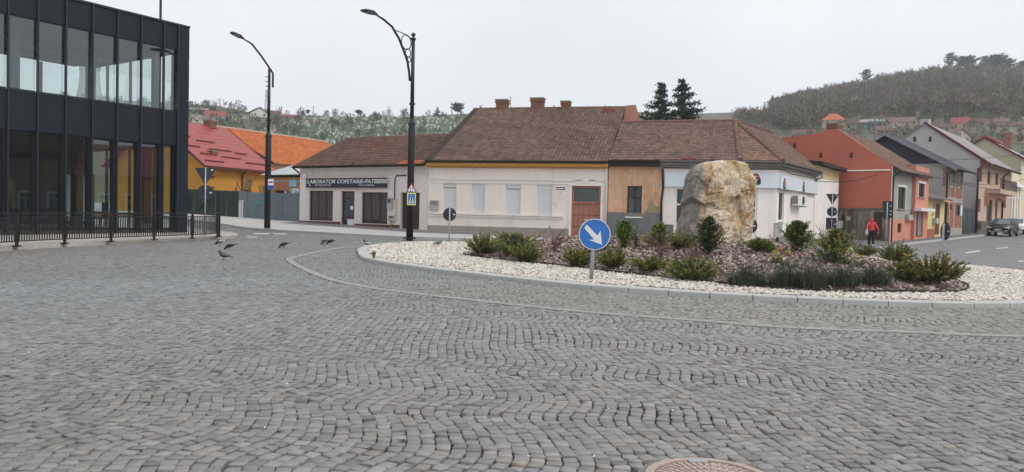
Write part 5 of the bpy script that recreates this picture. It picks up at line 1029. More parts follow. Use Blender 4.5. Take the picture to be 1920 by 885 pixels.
for k in range(_n): MB(S).box(21.75 + (28.3 - 21.75) * k / _n + .02, 21.75 + (28.3 - 21.75) * (k + 1) / _n - .02, .0 + .02 * (k % 2), .05 + .02 * (k % 2), g[2] - .4, g[3]).build('gate_panel', 'gate_dark', gt)
def peach_house():
    P = S.p; u0, u1 = 28.5, 45.6; zb = gz(46, 74) - .4; ze = 8.2; zr = 11.9; root = thing('peach_house', (*P(u0, 0, 0).xy, zb + .4), 'two-storey peach house with balcony and plain grey end wall', 'house')
    up = [S.rect(1835.5, 316, 1842, 340), S.rect(1851, 321, 1858, 344), S.rect(1866, 325, 1872.5, 346)]; lo = [S.rect(1833, 373, 1839, 397)]; dr = S.rect(1849, 375, 1861, 424); l2 = S.rect(1865, 376, 1871, 420); bs = S.rect(1831, 417, 1838, 430)
    mb = MB(S); wall(mb, u0, u1, zb, ze, up + lo + [dr, l2]); mb.build('front_wall', 'peach', root)
    for r in up + lo + [l2]: window(S, root, r, 'brown_wood', cols=2)
    window(S, root, dr, 'brown_wood', cols=3, rows=(.75,), name='door'); MB(S).box(u0, u1, -.06, -.003, zb, S.uz(1836, 414)[1]).build('plinth', 'stone_base', root); window(S, root, bs, 'eave_dark', rec=-.02, b0=-.06)
    gabled(root, u0, u1, 10, zb, ze, zr, 4.95, 'light_grey', 'light_grey', 'mauve_roof', .9, oe=.12)
    MB().prism([P(u0 - .12, -1, ze - .62), P(u0 - .12, 4.95, zr + .12), P(u0 - .12, 4.95, zr - .12), P(u0 - .12, -1, ze - .9)], P(-.1, 0, 0) - P(0, 0, 0)).build('verge_board', 'maroon_metal', root); MB(S).box(u0 - .1, u0 + .7, 4.6, 5.4, zr - .3, zr + .35).build('chimney', 'light_grey', root)
    F2 = Frame(P(u0 - .004, 10, 0).xy, P(u0 - .004, 0, 0).xy)
    for px, py in ((1715, 261), (1744, 261)): u, z = F2.uz(px, py); MB(F2).box(u - .12, u + .12, -.02, .01, z - .26, z + .26).build('vent_hole', 'eave_dark', root)
    a, b = S.uz(1847, 355)[0], S.uz(1880, 358)[0]; zf = S.uz(1858, 356)[1]; bal = MB(S).box(a, b, -1.3, -.003, zf - .45, zf).build('balcony', 'peach', root); MB(S).box(a, b, -1.32, -1.26, zf + .95, zf + 1.02).build('handrail', 'black_iron', bal)
    for k in range(22): u = a + (b - a) * k / 21; MB(S).box(u - .02, u + .02, -1.31, -1.27, zf, zf + .95).build('baluster', 'black_iron', bal)
    MB(S).uprism([(a, zf - .45), (b, zf - .45), (b, zf - 1.7), (b - .5, zf - 1.0), ((a + b) / 2, zf - .75), (a + .5, zf - 1.0), (a, zf - 1.7)], -.35, -.003).build('balcony_arch', 'salmon', bal)
    for px in (1829.5, 1878): u = S.uz(px, 380)[0]; pipe([P(u, -.9, ze - .5), P(u, -.1, ze - 1.2), P(u, -.1, zb)], root, 'maroon_metal', .09)
    gutter(S, u0, u1, -.98, ze - .62, root, 'eave_dark', .09)
peach_house()
def far_houses():
    P = S.p; u0, u1 = 45.8, 51.8; zb = gz(57, 85) - .4; zt = S.uz(1905, 350)[1]; root = thing('cream_ornate_house', (*P(u0, 0, 0).xy, zb + .4), 'ornate cream house with white pilasters at the street end', 'house')
    W = [S.rect(a, 373, a + 5, 412) for a in (1888.5, 1897, 1905.5)]; W = [r for r in W if r[1] < u1 - .2]; mb = MB(S); wall(mb, u0, u1, zb, zt, W); mb.build('wall', 'cream_facade', root); shell(S, u0, u1, zb, zt, 7).build('wall', 'cream_facade', root)
    for r in W: window(S, root, r, 'upvc', 'shutter', surround='upvc')
    MB(S).box(u0, u1, -.5, -.003, zt - .1, zt + .3).build('cornice', 'cream_trim', root); MB(S).box(u0, u1, 0, 7, zt + .3, zt + 1.5).build('attic', 'cream_facade', root)
    for k in range(4): u = u0 + .1 + (u1 - u0 - .5) * k / 3; MB(S).box(u, u + .35, -.12, -.003, zb, zt - .12).build('pilaster', 'cream_trim', root)
    MB(S).box(u0, u1, -.1, -.004, zb, zb + 1.2).build('plinth', 'stone_base', root)
    root = thing('beige_house', (*P(52, 0, 0).xy, gz(61, 90)), 'beige gabled house with white metal roof and red trim at the photo right edge', 'house'); u0, u1, ze, zr = 52, 62, 10.1, 12.5
    MB(S).uquad(u0, u1, zb, ze, 0).build('front_wall', 'cream_facade', root); gabled(root, u0, u1, 8, zb, ze, zr, 3.9, 'beige_wall', 'beige_wall', 'white_roof', .6, oe=.1)
    mb = MB(); pts = [P(u0 - .12, -.7, ze - .5), P(u0 - .12, 3.9, zr + .12), P(u0 - .12, 8.3, ze - .05)]
    for a, b in zip(pts, pts[1:]): mb.prism([a, b, b - Vector((0, 0, .26)), a - Vector((0, 0, .26))], P(-.08, 0, 0) - P(0, 0, 0))
    mb.build('verge_board', 'maroon_metal', root); MB(S).box(u0, u1, 3.5, 4.4, zr + .03, zr + .25).build('ridge_cap', 'red_metal', root); chimney((56.5, 2.2), .9, .8, ze + .8, zr + .9, root, S)
far_houses()
# ------------------------------------------------------------------ street lamps
M('lamp_black', (.016, .018, .02), .5, .12, 4, spec=.4); M('lamp_lens', (.25, .26, .27), .3, .1, 4); M('galv', (.36, .37, .385), .45, .12, 6, metal=.35); M('plate_back', (.02, .026, .04), .45, .12, 3, spec=.4)
M('sign_white', (.75, .75, .75), .4, .05, 6); M('sign_red', (.45, .03, .03), .4, .05, 6); M('sign_blue', (.045, .17, .52), .4, .05, 5); M('sign_lime', (.58, .72, .16), .4, .05, 6); M('sign_black', (.012, .012, .014), .5, 0); M('bus_blue', (.01, .08, .36), .4, .08, 6)
def lamp(px, py, label, top, sleeve, armf, arm, head, r0, r1, deco):
    g = G(px, py, .115); Y = g.y; root = thing('street_lamp', g, label, 'street lamp'); H = at(px, top, Y).z; hs_ = at(px, sleeve, Y).z
    MB().tube([g - Vector((0, 0, .1)), (g.x, g.y, hs_), (g.x, g.y, hs_ + .25)], [r0, r0 * .93, r1 * 1.05], 16).build('pole_sleeve', 'lamp_black', root, smooth=True)
    MB().tube([(g.x, g.y, hs_ + .2), (g.x, g.y, H)], [r1, r1 * .82], 14).build('pole', 'lamp_black', root, smooth=True)
    for z in (hs_ - .05, hs_ + (H - hs_) * .22): MB().tube([(g.x, g.y, z), (g.x, g.y, z + .08)], r0 * (1.12 if z < hs_ else .85), 14).build('collar', 'lamp_black', root)
    x0 = CX + F * g.x / g.y
    def ap(x, y):
        s = (x0 - x) * Y / F / armf; Yp = Y - s * math.sqrt(1 - armf ** 2); return at(x, y, Yp)
    A = [ap(*p) for p in arm]; MB().tube(A, [.055] * (len(A) - 1) + [.035], 8).build('arm', 'lamp_black', root, smooth=True)
    h0, h1 = ap(*head[0]), ap(*head[1]); d = (h1 - h0); side = d.cross(Vector((0, 0, 1))).normalized(); up = side.cross(d).normalized(); rr = []
    for t, w_, h_ in ((0, .05, .05), (.18, .09, .08), (.35, .19, .09), (.85, .19, .06), (1, .15, .03)):
        c = h0 + d * t; rr.append([c + side * w_ - up * h_ * .4, c + side * w_ * .8 + up * h_, c - side * w_ * .8 + up * h_, c - side * w_ - up * h_ * .4])
    hd = MB().loft(rr).build('lamp_head', 'lamp_black', root); c = h0 + d * .6 - up * .045; MB().prism([c + d * .22 + side * .14, c - d * .2 + side * .14, c - d * .2 - side * .14, c + d * .22 - side * .14], up * -.012).build('lens', 'lamp_lens', hd)
    if deco:
        MB().tube([ap(742, 57), ap(757, 63), (g.x, g.y, H - .1)], .025, 6).build('tie_bar', 'lamp_black', root); adir = (A[-1] - A[0]); adir.z = 0; adir.normalize()
        for (cx_, cy_, ry) in ((761.8, 79, 13.5), (765.2, 99, 7.5), (767.3, 111.5, 4.6)):
            c = ap(cx_, cy_); rad = ry * Y / F; MB().tube([c + adir * math.cos(t) * rad + Vector((0, 0, math.sin(t) * rad)) for t in np.linspace(0, 2 * math.pi, 25)], .024, 6, False).build('scroll_ring', 'lamp_black', root, smooth=True)
        b = [Vector((g.x, g.y, H + .02 + .1 + .1 * math.sin(a))) for a in np.linspace(-1.5, 1.5, 7)]; MB().tube(b, [.1 * math.cos(a) + .004 for a in np.linspace(-1.5, 1.5, 7)], 12).build('finial', 'lamp_black', root, smooth=True)
        MB().tube([(g.x, g.y, H - .12), (g.x, g.y, H - .04)], r1 * 1.3, 12).build('collar', 'lamp_black', root); MB().box(g.x - .28, g.x + .28, g.y - .28, g.y + .28, g.z - .01, g.z + .05).build('base_plate', 'lamp_black', root)
    else:
        for z in (H - .5, H - .75, H - 1.0): MB().box(g.x - .2, g.x + r1 * 1.1, g.y - r1 * 1.2, g.y - r1 * .6, z, z + .03).build('clamp', 'lamp_black', root)
    return g, H
L2, _ = lamp(768, 447, 'tall black street lamp with scrollwork bracket and ball finial', 70, 232, .62, [(768.5, 152), (767, 135), (764, 115), (757, 95), (748, 72), (735, 50), (720, 37), (706, 28)], [(707, 28), (680, 18.5)], .165, .095, True)
L1, _ = lamp(501, 428.5, 'black street lamp with plain bent arm beside the grey fence', 128, 255, .8, [(511.5, 164), (511.8, 138), (509, 133), (490, 105), (472, 82), (455, 72)], [(457, 73), (433, 60.5)], .17, .085, False)

# ------------------------------------------------------------------ road signs
CAMDIR = lambda p: (Vector((CAM.x - p.x, CAM.y - p.y, 0))).normalized()
def sframe(p, yaw=0.):                     # a frame facing the camera at p, turned by yaw
    n = CAMDIR(p); c, s = math.cos(yaw), math.sin(yaw); n = Vector((n.x * c - n.y * s, n.x * s + n.y * c)); r = Vector((-n.y, n.x)); return Frame((p.x, p.y), (p.x + r.x, p.y + r.y))
def rounded_tri(cx, cz, w_, up=True):
    h = w_ * .866; pts = []; base = [(-w_ / 2, -h / 3), (w_ / 2, -h / 3), (0, 2 * h / 3)]
    if not up: base = [(a, -b) for a, b in base][::-1]
    for i in range(3):
        p0, p1, p2 = base[i - 1], base[i], base[(i + 1) % 3]
        for t in (.08, .03, 0): pts.append((p1[0] * (1 - t * 1.2) + p0[0] * t * 1.0, p1[1] * (1 - t) + p0[1] * t)) if t else None
        for t in (.03, .08): pts.append((p1[0] * (1 - t * 1.2) + p2[0] * t, p1[1] * (1 - t) + p2[1] * t))
    return [(cx + a, cz + b) for a, b in pts]
def sign_post(base, topz, label, name='sign_post', lean=0., r=.03):
    root = thing(name, base, label, 'road sign'); MB().tube([base - Vector((0, 0, .1)), Vector((base.x + lean, base.y, topz))], r, 10).build('pole', 'galv', root, smooth=True); return root
def back_plate(root, fr, kind, u, z, s, s2=None, b=.035):
    P = fr.p
    if kind == 'tri': pl = MB(fr).uprism(rounded_tri(u, z, s, False), b, b + .012).build('triangular_plate', 'plate_back', root)
    elif kind == 'disc': pl = MB().disc(P(u, b + .012, z), P(0, -1, 0) - P(0, 0, 0), s / 2, .012, 36).build('round_plate', 'plate_back', root)
    else: pl = MB(fr).box(u - s / 2, u + s / 2, b, b + .012, z - s2 / 2, z + s2 / 2).build('square_plate', 'plate_back', root)
    h_ = s * .3 if kind != 'sq' else s2 * .3
    for dz in (-h_, h_): MB(fr).box(u - .06, u + .06, b - .03, b - .001, z + dz - .012, z + dz + .012).build('clamp', 'galv', pl)
    dx, dz = (s * .3, s * .2) if kind == 'tri' else (s * .33, 0) if kind == 'disc' else (s * .38, -s2 * .05)
    MB(fr).box(u + dx - .04, u + dx + .04, b - .004, b - .001, z + dz - .025, z + dz + .025).build('sticker', 'sign_white', pl); return pl
def signs():
    p = G(384, 441, .115); fr = sframe(p); k = p.y / F; Z = lambda px, y: at(px, y, p.y).z
    s = sign_post(p, Z(384, 314), 'backs of a give-way triangle and round sign beside the office corner'); back_plate(s, fr, 'tri', 0, Z(384, 326), 38 * k); back_plate(s, fr, 'disc', 0, Z(384, 361), 28.5 * k)
    p = G(842, 455, .1); fr = sframe(p); k = p.y / F; s = sign_post(p, Z(842, 387) if False else at(842, 387, p.y).z, 'back of a round sign in the white gravel before the cream house'); back_plate(s, fr, 'disc', 0, at(842, 402, p.y).z, 25 * k)
    # blue arrow
    p = G(1108, 526, .09); fr = sframe(p); k = p.y / F; z = at(1115, 439.5, p.y - .06).z; u = fr.uz(1115, 439.5)[0]; P = fr.p; s = sign_post(p, z + .2, 'blue round keep-right sign with a white diagonal arrow', lean=u * .8, r=.045); n = P(0, -1, 0) - P(0, 0, 0)
    pl = MB().disc(P(u, -.05, z), n, 29.5 * k, .012, 44).build('round_plate', 'sign_white', s); MB().disc(P(u, -.0625, z), n, 28 * k, .003, 44).build('blue_field', 'sign_blue', pl)
    q = [(1100.5, 421), (1095.5, 427.5), (1114, 449), (1105, 450), (1129, 459), (1126, 432.5), (1120, 441.5)]; MB(fr).uprism([fr.uz(x, y, -.066) for x, y in q][::-1], -.069, -.0663).build('arrow', 'sign_white', pl)
    # half hidden by the rock
    x, y = at(1404, 423, 27.2).xy; p = Vector((x, y, mz1(x, y))); fr = sframe(p); s = sign_post(p, at(1404, 406, 27.2).z, 'back of a round sign half hidden by the rock'); back_plate(s, fr, 'disc', 0, at(1404, 423.5, 27.2).z, 31 * 27.2 / F)
    p = G(1558, 459, .115); fr = sframe(p); k = p.y / F; Z = lambda y: at(1559.5, y, p.y).z; s = sign_post(p, Z(362), 'post with backs of triangle, round and square signs before the white annex'); back_plate(s, fr, 'tri', 0, Z(370.5), 24 * k); back_plate(s, fr, 'disc', 0, Z(397), 18 * k); back_plate(s, fr, 'sq', -.03, Z(419), 18 * k, 21.5 * k)
    p = G(1661, 461, .115); fr = sframe(p); k = p.y / F; Z = lambda y: at(1662, y, p.y).z; s = sign_post(p, Z(379), 'post with backs of a square and a round sign before the red house'); back_plate(s, fr, 'sq', 0, Z(385.5), 16 * k, 17 * k); back_plate(s, fr, 'disc', 0, Z(402.5), 17.5 * k)
    q = at(1769, 447, 27.0); p = Vector((q.x, q.y, gz(q.x, q.y) + .09)); fr = sframe(p, R(-62)); z = at(1774, 433.5, 27.).z; s = sign_post(p, at(1769, 419, 27.).z, 'round sign seen almost edge-on at the far island end', r=.045); back_plate(s, fr, 'disc', 0, z, 34 * 27 / F, b=.05)
    # signs on the lamps
    p = L2; fr = sframe(p); b = -.2; k = p.y / F; t = fr.uz(771.5, 353.5, b); root = thing('warning_sign', fr.p(t[0], b, t[1]), 'red-bordered triangular two-way traffic sign on the scrollwork lamp', 'road sign')
    MB(fr).uprism(rounded_tri(t[0], t[1] - .02, 20.5 * k), b, b + .012).build('plate', 'sign_red', root); MB(fr).uprism(rounded_tri(t[0], t[1] - .03, 14.5 * k), b - .004, b - .001).build('white_field', 'sign_white', root)
    for dx, up in ((-.045, -1), (.045, 1)): MB(fr).uprism([(t[0] + dx - .012, t[1] - .11), (t[0] + dx + .012, t[1] - .11), (t[0] + dx + .012, t[1] + .04), (t[0] + dx - .012, t[1] + .04)], b - .007, b - .0045).build('arrow_shaft', 'sign_blue', root); e = t[1] + (.04 if up > 0 else -.11); MB(fr).uprism([(t[0] + dx - .035, e), (t[0] + dx + .035, e), (t[0] + dx, e + .06 * up)], b - .0072, b - .0046).build('arrow_head', 'sign_blue', root)
    t = fr.rect(763, 361.5, 780, 384.5, b); root = thing('crossing_sign', fr.p((t[0] + t[1]) / 2, b, t[2]), 'blue pedestrian crossing sign with lime border on the scrollwork lamp', 'road sign'); u = (t[0] + t[1]) / 2; w_ = t[1] - t[0]; h_ = t[3] - t[2]
    MB(fr).box(t[0], t[1], b, b + .012, t[2], t[3]).build('plate', 'sign_lime', root); MB(fr).box(t[0] + w_ * .12, t[1] - w_ * .12, b - .004, b - .001, t[2] + h_ * .1, t[3] - h_ * .1).build('blue_field', 'sign_blue', root); MB(fr).uprism([(u - w_ * .33, t[2] + h_ * .16), (u + w_ * .33, t[2] + h_ * .16), (u, t[3] - h_ * .2)], b - .008, b - .0045).build('white_triangle', 'sign_white', root)
    f0 = t[2] + h_ * .27; mb = MB(fr).uprism([(u - .02, f0 + .2), (u + .035, f0 + .2), (u + .03, f0 + .1), (u + .08, f0 - .02), (u + .05, f0 - .02), (u + .01, f0 + .07), (u - .05, f0 - .02), (u - .08, f0 - .02), (u - .025, f0 + .1)], b - .012, b - .0085); mb.build('walking_figure', 'sign_black', root); MB().disc(fr.p(u + .01, b - .0085, f0 + .235), fr.p(0, -1, 0) - fr.p(0, 0, 0), .028, .003, 12).build('figure_head', 'sign_black', root)
    for i in range(4): x = u - w_ * .24 + i * w_ * .13; MB(fr).box(x, x + w_ * .06, b - .011, b - .0082, t[2] + h_ * .18, t[2] + h_ * .23).build('stripe', 'sign_black', root)
    p = L1; fr = sframe(p); b = -.2; t = fr.rect(502, 335.5, 513.5, 355, b); root = thing('bus_stop_sign', fr.p((t[0] + t[1]) / 2, b, t[2]), 'white and blue bus stop sign on the plain street lamp', 'road sign'); zm = t[2] + (t[3] - t[2]) * .4
    MB(fr).box(t[0], t[1], b, b + .012, t[2], t[3]).build('plate', 'galv', root); MB(fr).box(t[0] + .02, t[1] - .02, b - .004, b - .001, zm, t[3] - .02).build('white_field', 'sign_white', root); MB(fr).box(t[0] + .02, t[1] - .02, b - .004, b - .001, t[2] + .02, zm - .004).build('blue_field', 'bus_blue', root)
    zc = zm + (t[3] - zm) * .38; MB(fr).box(t[0] + .06, t[1] - .05, b - .008, b - .0045, zc, zc + .075).build('bus_pictogram', 'sign_black', root)
signs()
# ------------------------------------------------------------------ street furniture
_q = at(1458, 445, 39.0); p = Vector((_q.x, _q.y, gz(_q.x, _q.y) + .1)); fr = sframe(p, R(15)); k = p.y / F; z1 = at(1458, 419.5, p.y).z; z0 = at(1458, 445, p.y).z
ub = thing('utility_cabinet', p, 'grey utility cabinet on a post before the white corner wall', 'cabinet'); MB(fr).box(-.2, .2, -.11, .11, z0, z1).build('casing', 'galv', ub); MB(fr).box(-.18, .18, -.125, -.112, z0 + .03, z1 - .03).build('door', 'meter_grey', ub); MB(fr).box(.06, .08, -.14, -.126, z0 + .25, z0 + .4).build('handle', 'eave_dark', ub); MB(fr).box(-.23, .23, -.14, .14, z1, z1 + .03).build('cap', 'galv', ub); MB(fr).box(-.05, .05, -.05, .05, p.z - .2, z0).build('post', 'eave_dark', ub); MB(fr).box(-.42, -.22, -.06, .1, p.z - .2, z0 - .05).build('plinth', 'plinth_brown', ub)
f4 = Frame((19.25, 47.66), (23.25, 53.4)); r = f4.rect(1566.5, 414, 1576, 428, -.1); jb = tag(MB(f4).box(r[0], r[1], -.3, -.05, r[2], r[3]).build('junction_box', 'meter_grey'), 'pale junction box at the corner of the white annex', 'junction box'); MB(f4).box(r[0] + .03, r[1] - .03, -.31, -.301, r[2] + .03, r[3] - .03).build('lid', 'concrete', jb)
# manhole
M('cast_iron', (.40, .32, .275), .75, .2, 12, .3, 120, spec=.3, stain=((.22, .17, .145), .5, .7, 9, .6)); M('mortar_ring', (.2, .18, .16), .95, .25, 10, .5, 60)
def manhole_cover():
    c = Vector((manhole.x, manhole.y, gz(manhole.x, manhole.y))); root = thing('manhole_cover', c, 'rust-brown cast iron manhole cover at the bottom edge of the square', 'manhole cover'); up = Vector((0, 0, 1))
    MB().disc(c + Vector((0, 0, -.02)), up, MANR + .07, .012, 40).build('mortar_collar', 'mortar_ring', root)
    n = 48; mb = MB(); prof = [(MANR + .02, -.02), (MANR + .02, .006), (MANR - .03, .006), (MANR - .03, -.02)]
    rr = [[(c.x + math.cos(2 * math.pi * i / n) * a, c.y + math.sin(2 * math.pi * i / n) * a, c.z + h) for i in range(n)] for a, h in prof]; mb.loft(rr, False).build('frame', 'cast_iron', root)
    lid = MB().disc(c + Vector((0, 0, -.02)), up, MANR - .04, .016, 40).build('lid', 'cast_iron', root); mb = MB()
    for ring_, (ra, rb, cnt) in enumerate(((MANR - .12, MANR - .05, 44), (MANR - .19, MANR - .13, 32), (.1, .16, 20))):
        for i in range(cnt):
            a = 2 * math.pi * (i + .5 * (ring_ % 2)) / cnt; d = Vector((math.cos(a), math.sin(a), 0)); s = Vector((-d.y, d.x, 0)) * .009; q = [c + d * ra - s, c + d * rb - s, c + d * rb + s, c + d * ra + s]; mb.prism([p_ + Vector((0, 0, -.004)) for p_ in q], (0, 0, .008))
    o = mb.build('raised_ribs', 'cast_iron', lid, kind='stuff'); 
    for a in (0.6, 2.4, 4.2): MB().disc(c + Vector((math.cos(a) * .12, math.sin(a) * .12, -.004)), up, .025, .003, 12).build('vent_hole', 'eave_dark', lid)
    MB().box(c.x - .06, c.x + .06, c.y + MANR - .07, c.y + MANR - .01, c.z - .01, c.z + .008).build('hinge', 'galv', root)
manhole_cover()

# ------------------------------------------------------------------ person
M('red_jacket', (.52, .055, .065), .75, .12, 9, .3, 40); M('black_trousers', (.012, .012, .016), .85, .2, 8); M('skin', (.45, .28, .21), .6, .05, 8); M('white_shoe', (.65, .62, .6), .6, .1, 8); M('bag', (.55, .52, .5), .7, .1, 8); M('hair', (.05, .03, .02), .7, .2, 12)
def skin_obj(name, pts, edges, mat, parent, root_i=0, sub=2):
    me = bpy.data.meshes.new(name); me.from_pydata([p[:3] for p in pts], edges, []); me.materials.append(MATS[mat]); o = bpy.data.objects.new(name, me); COL.objects.link(o); o.parent = parent
    md = o.modifiers.new('skin', 'SKIN'); md.use_smooth_shade = True
    for i, p in enumerate(pts): r = p[3]; me.skin_vertices[0].data[i].radius = r if hasattr(r, '__len__') else (r, r)
    me.skin_vertices[0].data[root_i].use_root = True; s = o.modifiers.new('sub', 'SUBSURF'); s.levels = s.render_levels = sub; return o
def person():
    g = G(1633, 463.5, .115); root = thing('person', g, 'person in a hooded red jacket and black trousers walking away', 'person'); root.rotation_euler.z = R(-22)
    # local: +y forward (away), x right
    J = dict(pel=(0, 0, .93), sp=(0, .02, 1.12), ch=(0, .05, 1.32), nk=(0, .09, 1.47), hd=(0, .13, 1.60), ht=(0, .13, 1.68), lh=(-.09, 0, .90), lk=(-.10, .12, .50), la=(-.10, .02, .10), lt=(-.10, .16, .05), rh=(.09, 0, .90), rk=(.10, -.02, .50), ra=(.09, -.22, .16), rt=(.09, -.14, .05),
             ls=(-.17, .05, 1.38), le=(-.27, .0, 1.12), lw=(-.26, .12, .92), rs=(.17, .05, 1.38), re=(.29, -.05, 1.13), rw=(.36, .04, .92))
    def mk(names, rad): return [(*J[n], r) for n, r in zip(names, rad)]
    b = skin_obj('body', mk(['pel', 'sp', 'ch', 'nk', 'hd', 'ht', 'lh', 'lk', 'la', 'lt', 'rh', 'rk', 'ra', 'rt', 'ls', 'le', 'lw', 'rs', 're', 'rw'], [(.14, .1), (.13, .09), (.15, .1), .05, (.075, .09), (.06, .07), .08, .055, .038, .03, .08, .055, .038, .03, .05, .04, .026, .05, .04, .026]),
         [(0, 1), (1, 2), (2, 3), (3, 4), (4, 5), (0, 6), (6, 7), (7, 8), (8, 9), (0, 10), (10, 11), (11, 12), (12, 13), (2, 14), (14, 15), (15, 16), (2, 17), (17, 18), (18, 19)], 'skin', root)
    skin_obj('trousers', mk(['pel', 'lh', 'lk', 'la', 'rh', 'rk', 'ra'], [(.17, .13), .115, .085, .075, .115, .085, .075]), [(0, 1), (1, 2), (2, 3), (0, 4), (4, 5), (5, 6)], 'black_trousers', root)
    pts = [(0, 0, .86, (.205, .15)), (0, .0, 1.0, (.20, .145)), (0, .03, 1.2, (.19, .14)), (0, .05, 1.36, (.19, .13)), (0, .08, 1.46, (.10, .09)), (0, .12, 1.58, (.105, .12)), (0, .13, 1.685, (.075, .09)),
           (*J['ls'], .085), (*J['le'], .07), (*J['lw'], .055), (*J['rs'], .085), (*J['re'], .07), (*J['rw'], .055)]
    jk = skin_obj('jacket', pts, [(0, 1), (1, 2), (2, 3), (3, 4), (4, 5), (5, 6), (3, 7), (7, 8), (8, 9), (3, 10), (10, 11), (11, 12)], 'red_jacket', root)
    for s, w_ in ((-1, 'lw'), (1, 'rw')):
        x, y, z = J[w_]; P_ = [(x, y, z, .03), (x + .0, y + .02, z - .06, (.038, .02)), ]; E = [(0, 1)]
        for i, (dx, dy, l) in enumerate(((-.028, .01, .062), (-.01, .018, .072), (.01, .018, .068), (.028, .01, .055))):
            P_ += [(x + dx, y + dy + .01, z - .085, .0095), (x + dx, y + dy + .02, z - .085 - l * .6, .0085), (x + dx, y + dy + .008, z - .085 - l, .0075)]; k_ = 2 + i * 3; E += [(1, k_), (k_, k_ + 1), (k_ + 1, k_ + 2)]
        P_ += [(x - s * .04, y + .03, z - .06, .011), (x - s * .05, y + .045, z - .1, .009)]; k_ = len(P_) - 2; E += [(0, k_), (k_, k_ + 1)]
        skin_obj('hand', P_, E, 'skin', root, 0, 1)
    for a, t in (('la', 'lt'), ('ra', 'rt')):
        x, y, z = J[a]; x2, y2, z2 = J[t]; skin_obj('shoe', [(x, y - .05, z - .02, .045), (x, (y + y2) / 2, (z + z2) / 2 - .015, (.045, .04)), (x2, y2 + .05, z2, (.042, .03))], [(0, 1), (1, 2)], 'white_shoe', root, 0, 1)
    bg_ = thing('shoulder_bag', g + Vector((-.3, -.05, .78)), 'pale bag hanging from the left arm of the person', 'bag'); bx = bg_.location
    rr = []
    for t, w_, d_ in ((0, .10, .05), (.08, .14, .07), (.25, .13, .06), (.34, .07, .02)): rr.append([(bx.x + math.cos(a) * d_, bx.y + math.sin(a) * w_, bx.z + t - .1) for a in np.linspace(0, 2 * math.pi, 10, endpoint=False)])
    MB().loft(rr).build('pouch', 'bag', bg_, smooth=True); MB().tube([bx + Vector((0, -.05, .22)), bx + Vector((.03, -.02, .45)), bx + Vector((.14, .02, .62))], .012, 5).build('strap', 'bag', bg_)
person()

# ------------------------------------------------------------------ pigeons
M('pigeon_dark', (.028, .03, .038), .6, .3, 20, spec=.3); M('pigeon_grey', (.13, .135, .15), .6, .3, 20); M('pigeon_white', (.5, .5, .5), .6, .2, 20); M('bird_leg', (.3, .08, .06), .6, .1)
def pigeon(px, py, yaw, label, mats, peck=False, dz=0.):
    g = G(px, py, dz); root = thing('pigeon', g, label, 'pigeon', 'pigeons on the square'); root.rotation_euler.z = yaw; sc_ = 1.05; root.scale = (sc_,) * 3
    V_ = lambda x, z: Vector((x, 0, z)) + g
    if peck: path = [V_(-.13, .16), V_(-.08, .155), V_(0, .14), V_(.07, .115), V_(.12, .075), V_(.145, .045), V_(.17, .03), V_(.185, .022)]
    else: path = [V_(-.13, .11), V_(-.08, .125), V_(0, .14), V_(.07, .155), V_(.105, .19), V_(.125, .225), V_(.15, .235), V_(.18, .225)]
    MB().tube(path, [.012, .045, .065, .058, .036, .028, .027, .006], 12).build('body', mats[0], root, smooth=True)
    t = path[0]; MB().prism([t + Vector((.02, -.022, 0)), t + Vector((.02, .022, 0)), t + Vector((-.13, .035, .02 if peck else -.03)), t + Vector((-.13, -.035, .02 if peck else -.03))], (0, 0, .012)).build('tail', mats[0], root)
    for s in (-1, 1): MB().tube([path[3] + Vector((-.01, s * .045, .005)), path[2] + Vector((-.02, s * .062, .01)), path[1] + Vector((-.04, s * .045, .01)), path[0] + Vector((-.06, s * .015, .01))], [.018, .035, .026, .004], 8).build('wing', mats[1], root, smooth=True)
    for s in (-1, 1): MB().tube([V_(.0, .085) + Vector((0, s * .025, 0)), V_(.01, .0) + Vector((0, s * .028, 0)), V_(.04, .004) + Vector((0, s * .03, 0))], .006, 5).build('leg', 'bird_leg', root)
pg = [(413, 459.5, R(185), 'white-winged pigeon nearest the railing end', ('pigeon_dark', 'pigeon_white'), True, 0), (431, 468.5, R(205), 'dark pigeon beside the white-winged one', ('pigeon_dark', 'pigeon_dark'), True, 0), (420, 488, R(170), 'grey pigeon closest to the camera', ('pigeon_dark', 'pigeon_grey'), False, 0), (532, 465, R(215), 'lone black pigeon with raised tail near the pale stone band', ('pigeon_dark', 'pigeon_dark'), True, 0),
      (607, 459, R(250), 'black pigeon head-down, left of the far pair', ('pigeon_dark', 'pigeon_dark'), True, 0), (620, 458.5, R(175), 'dark pigeon, right of the far pair', ('pigeon_dark', 'pigeon_dark'), True, 0), (688, 462.5, R(150), 'pigeon with pale back outside the island kerb', ('pigeon_dark', 'pigeon_white'), False, 0), (822, 462, R(30), 'grey pigeon standing on the white gravel', ('pigeon_grey', 'pigeon_grey'), False, .1)]
for a in pg: pigeon(*a)

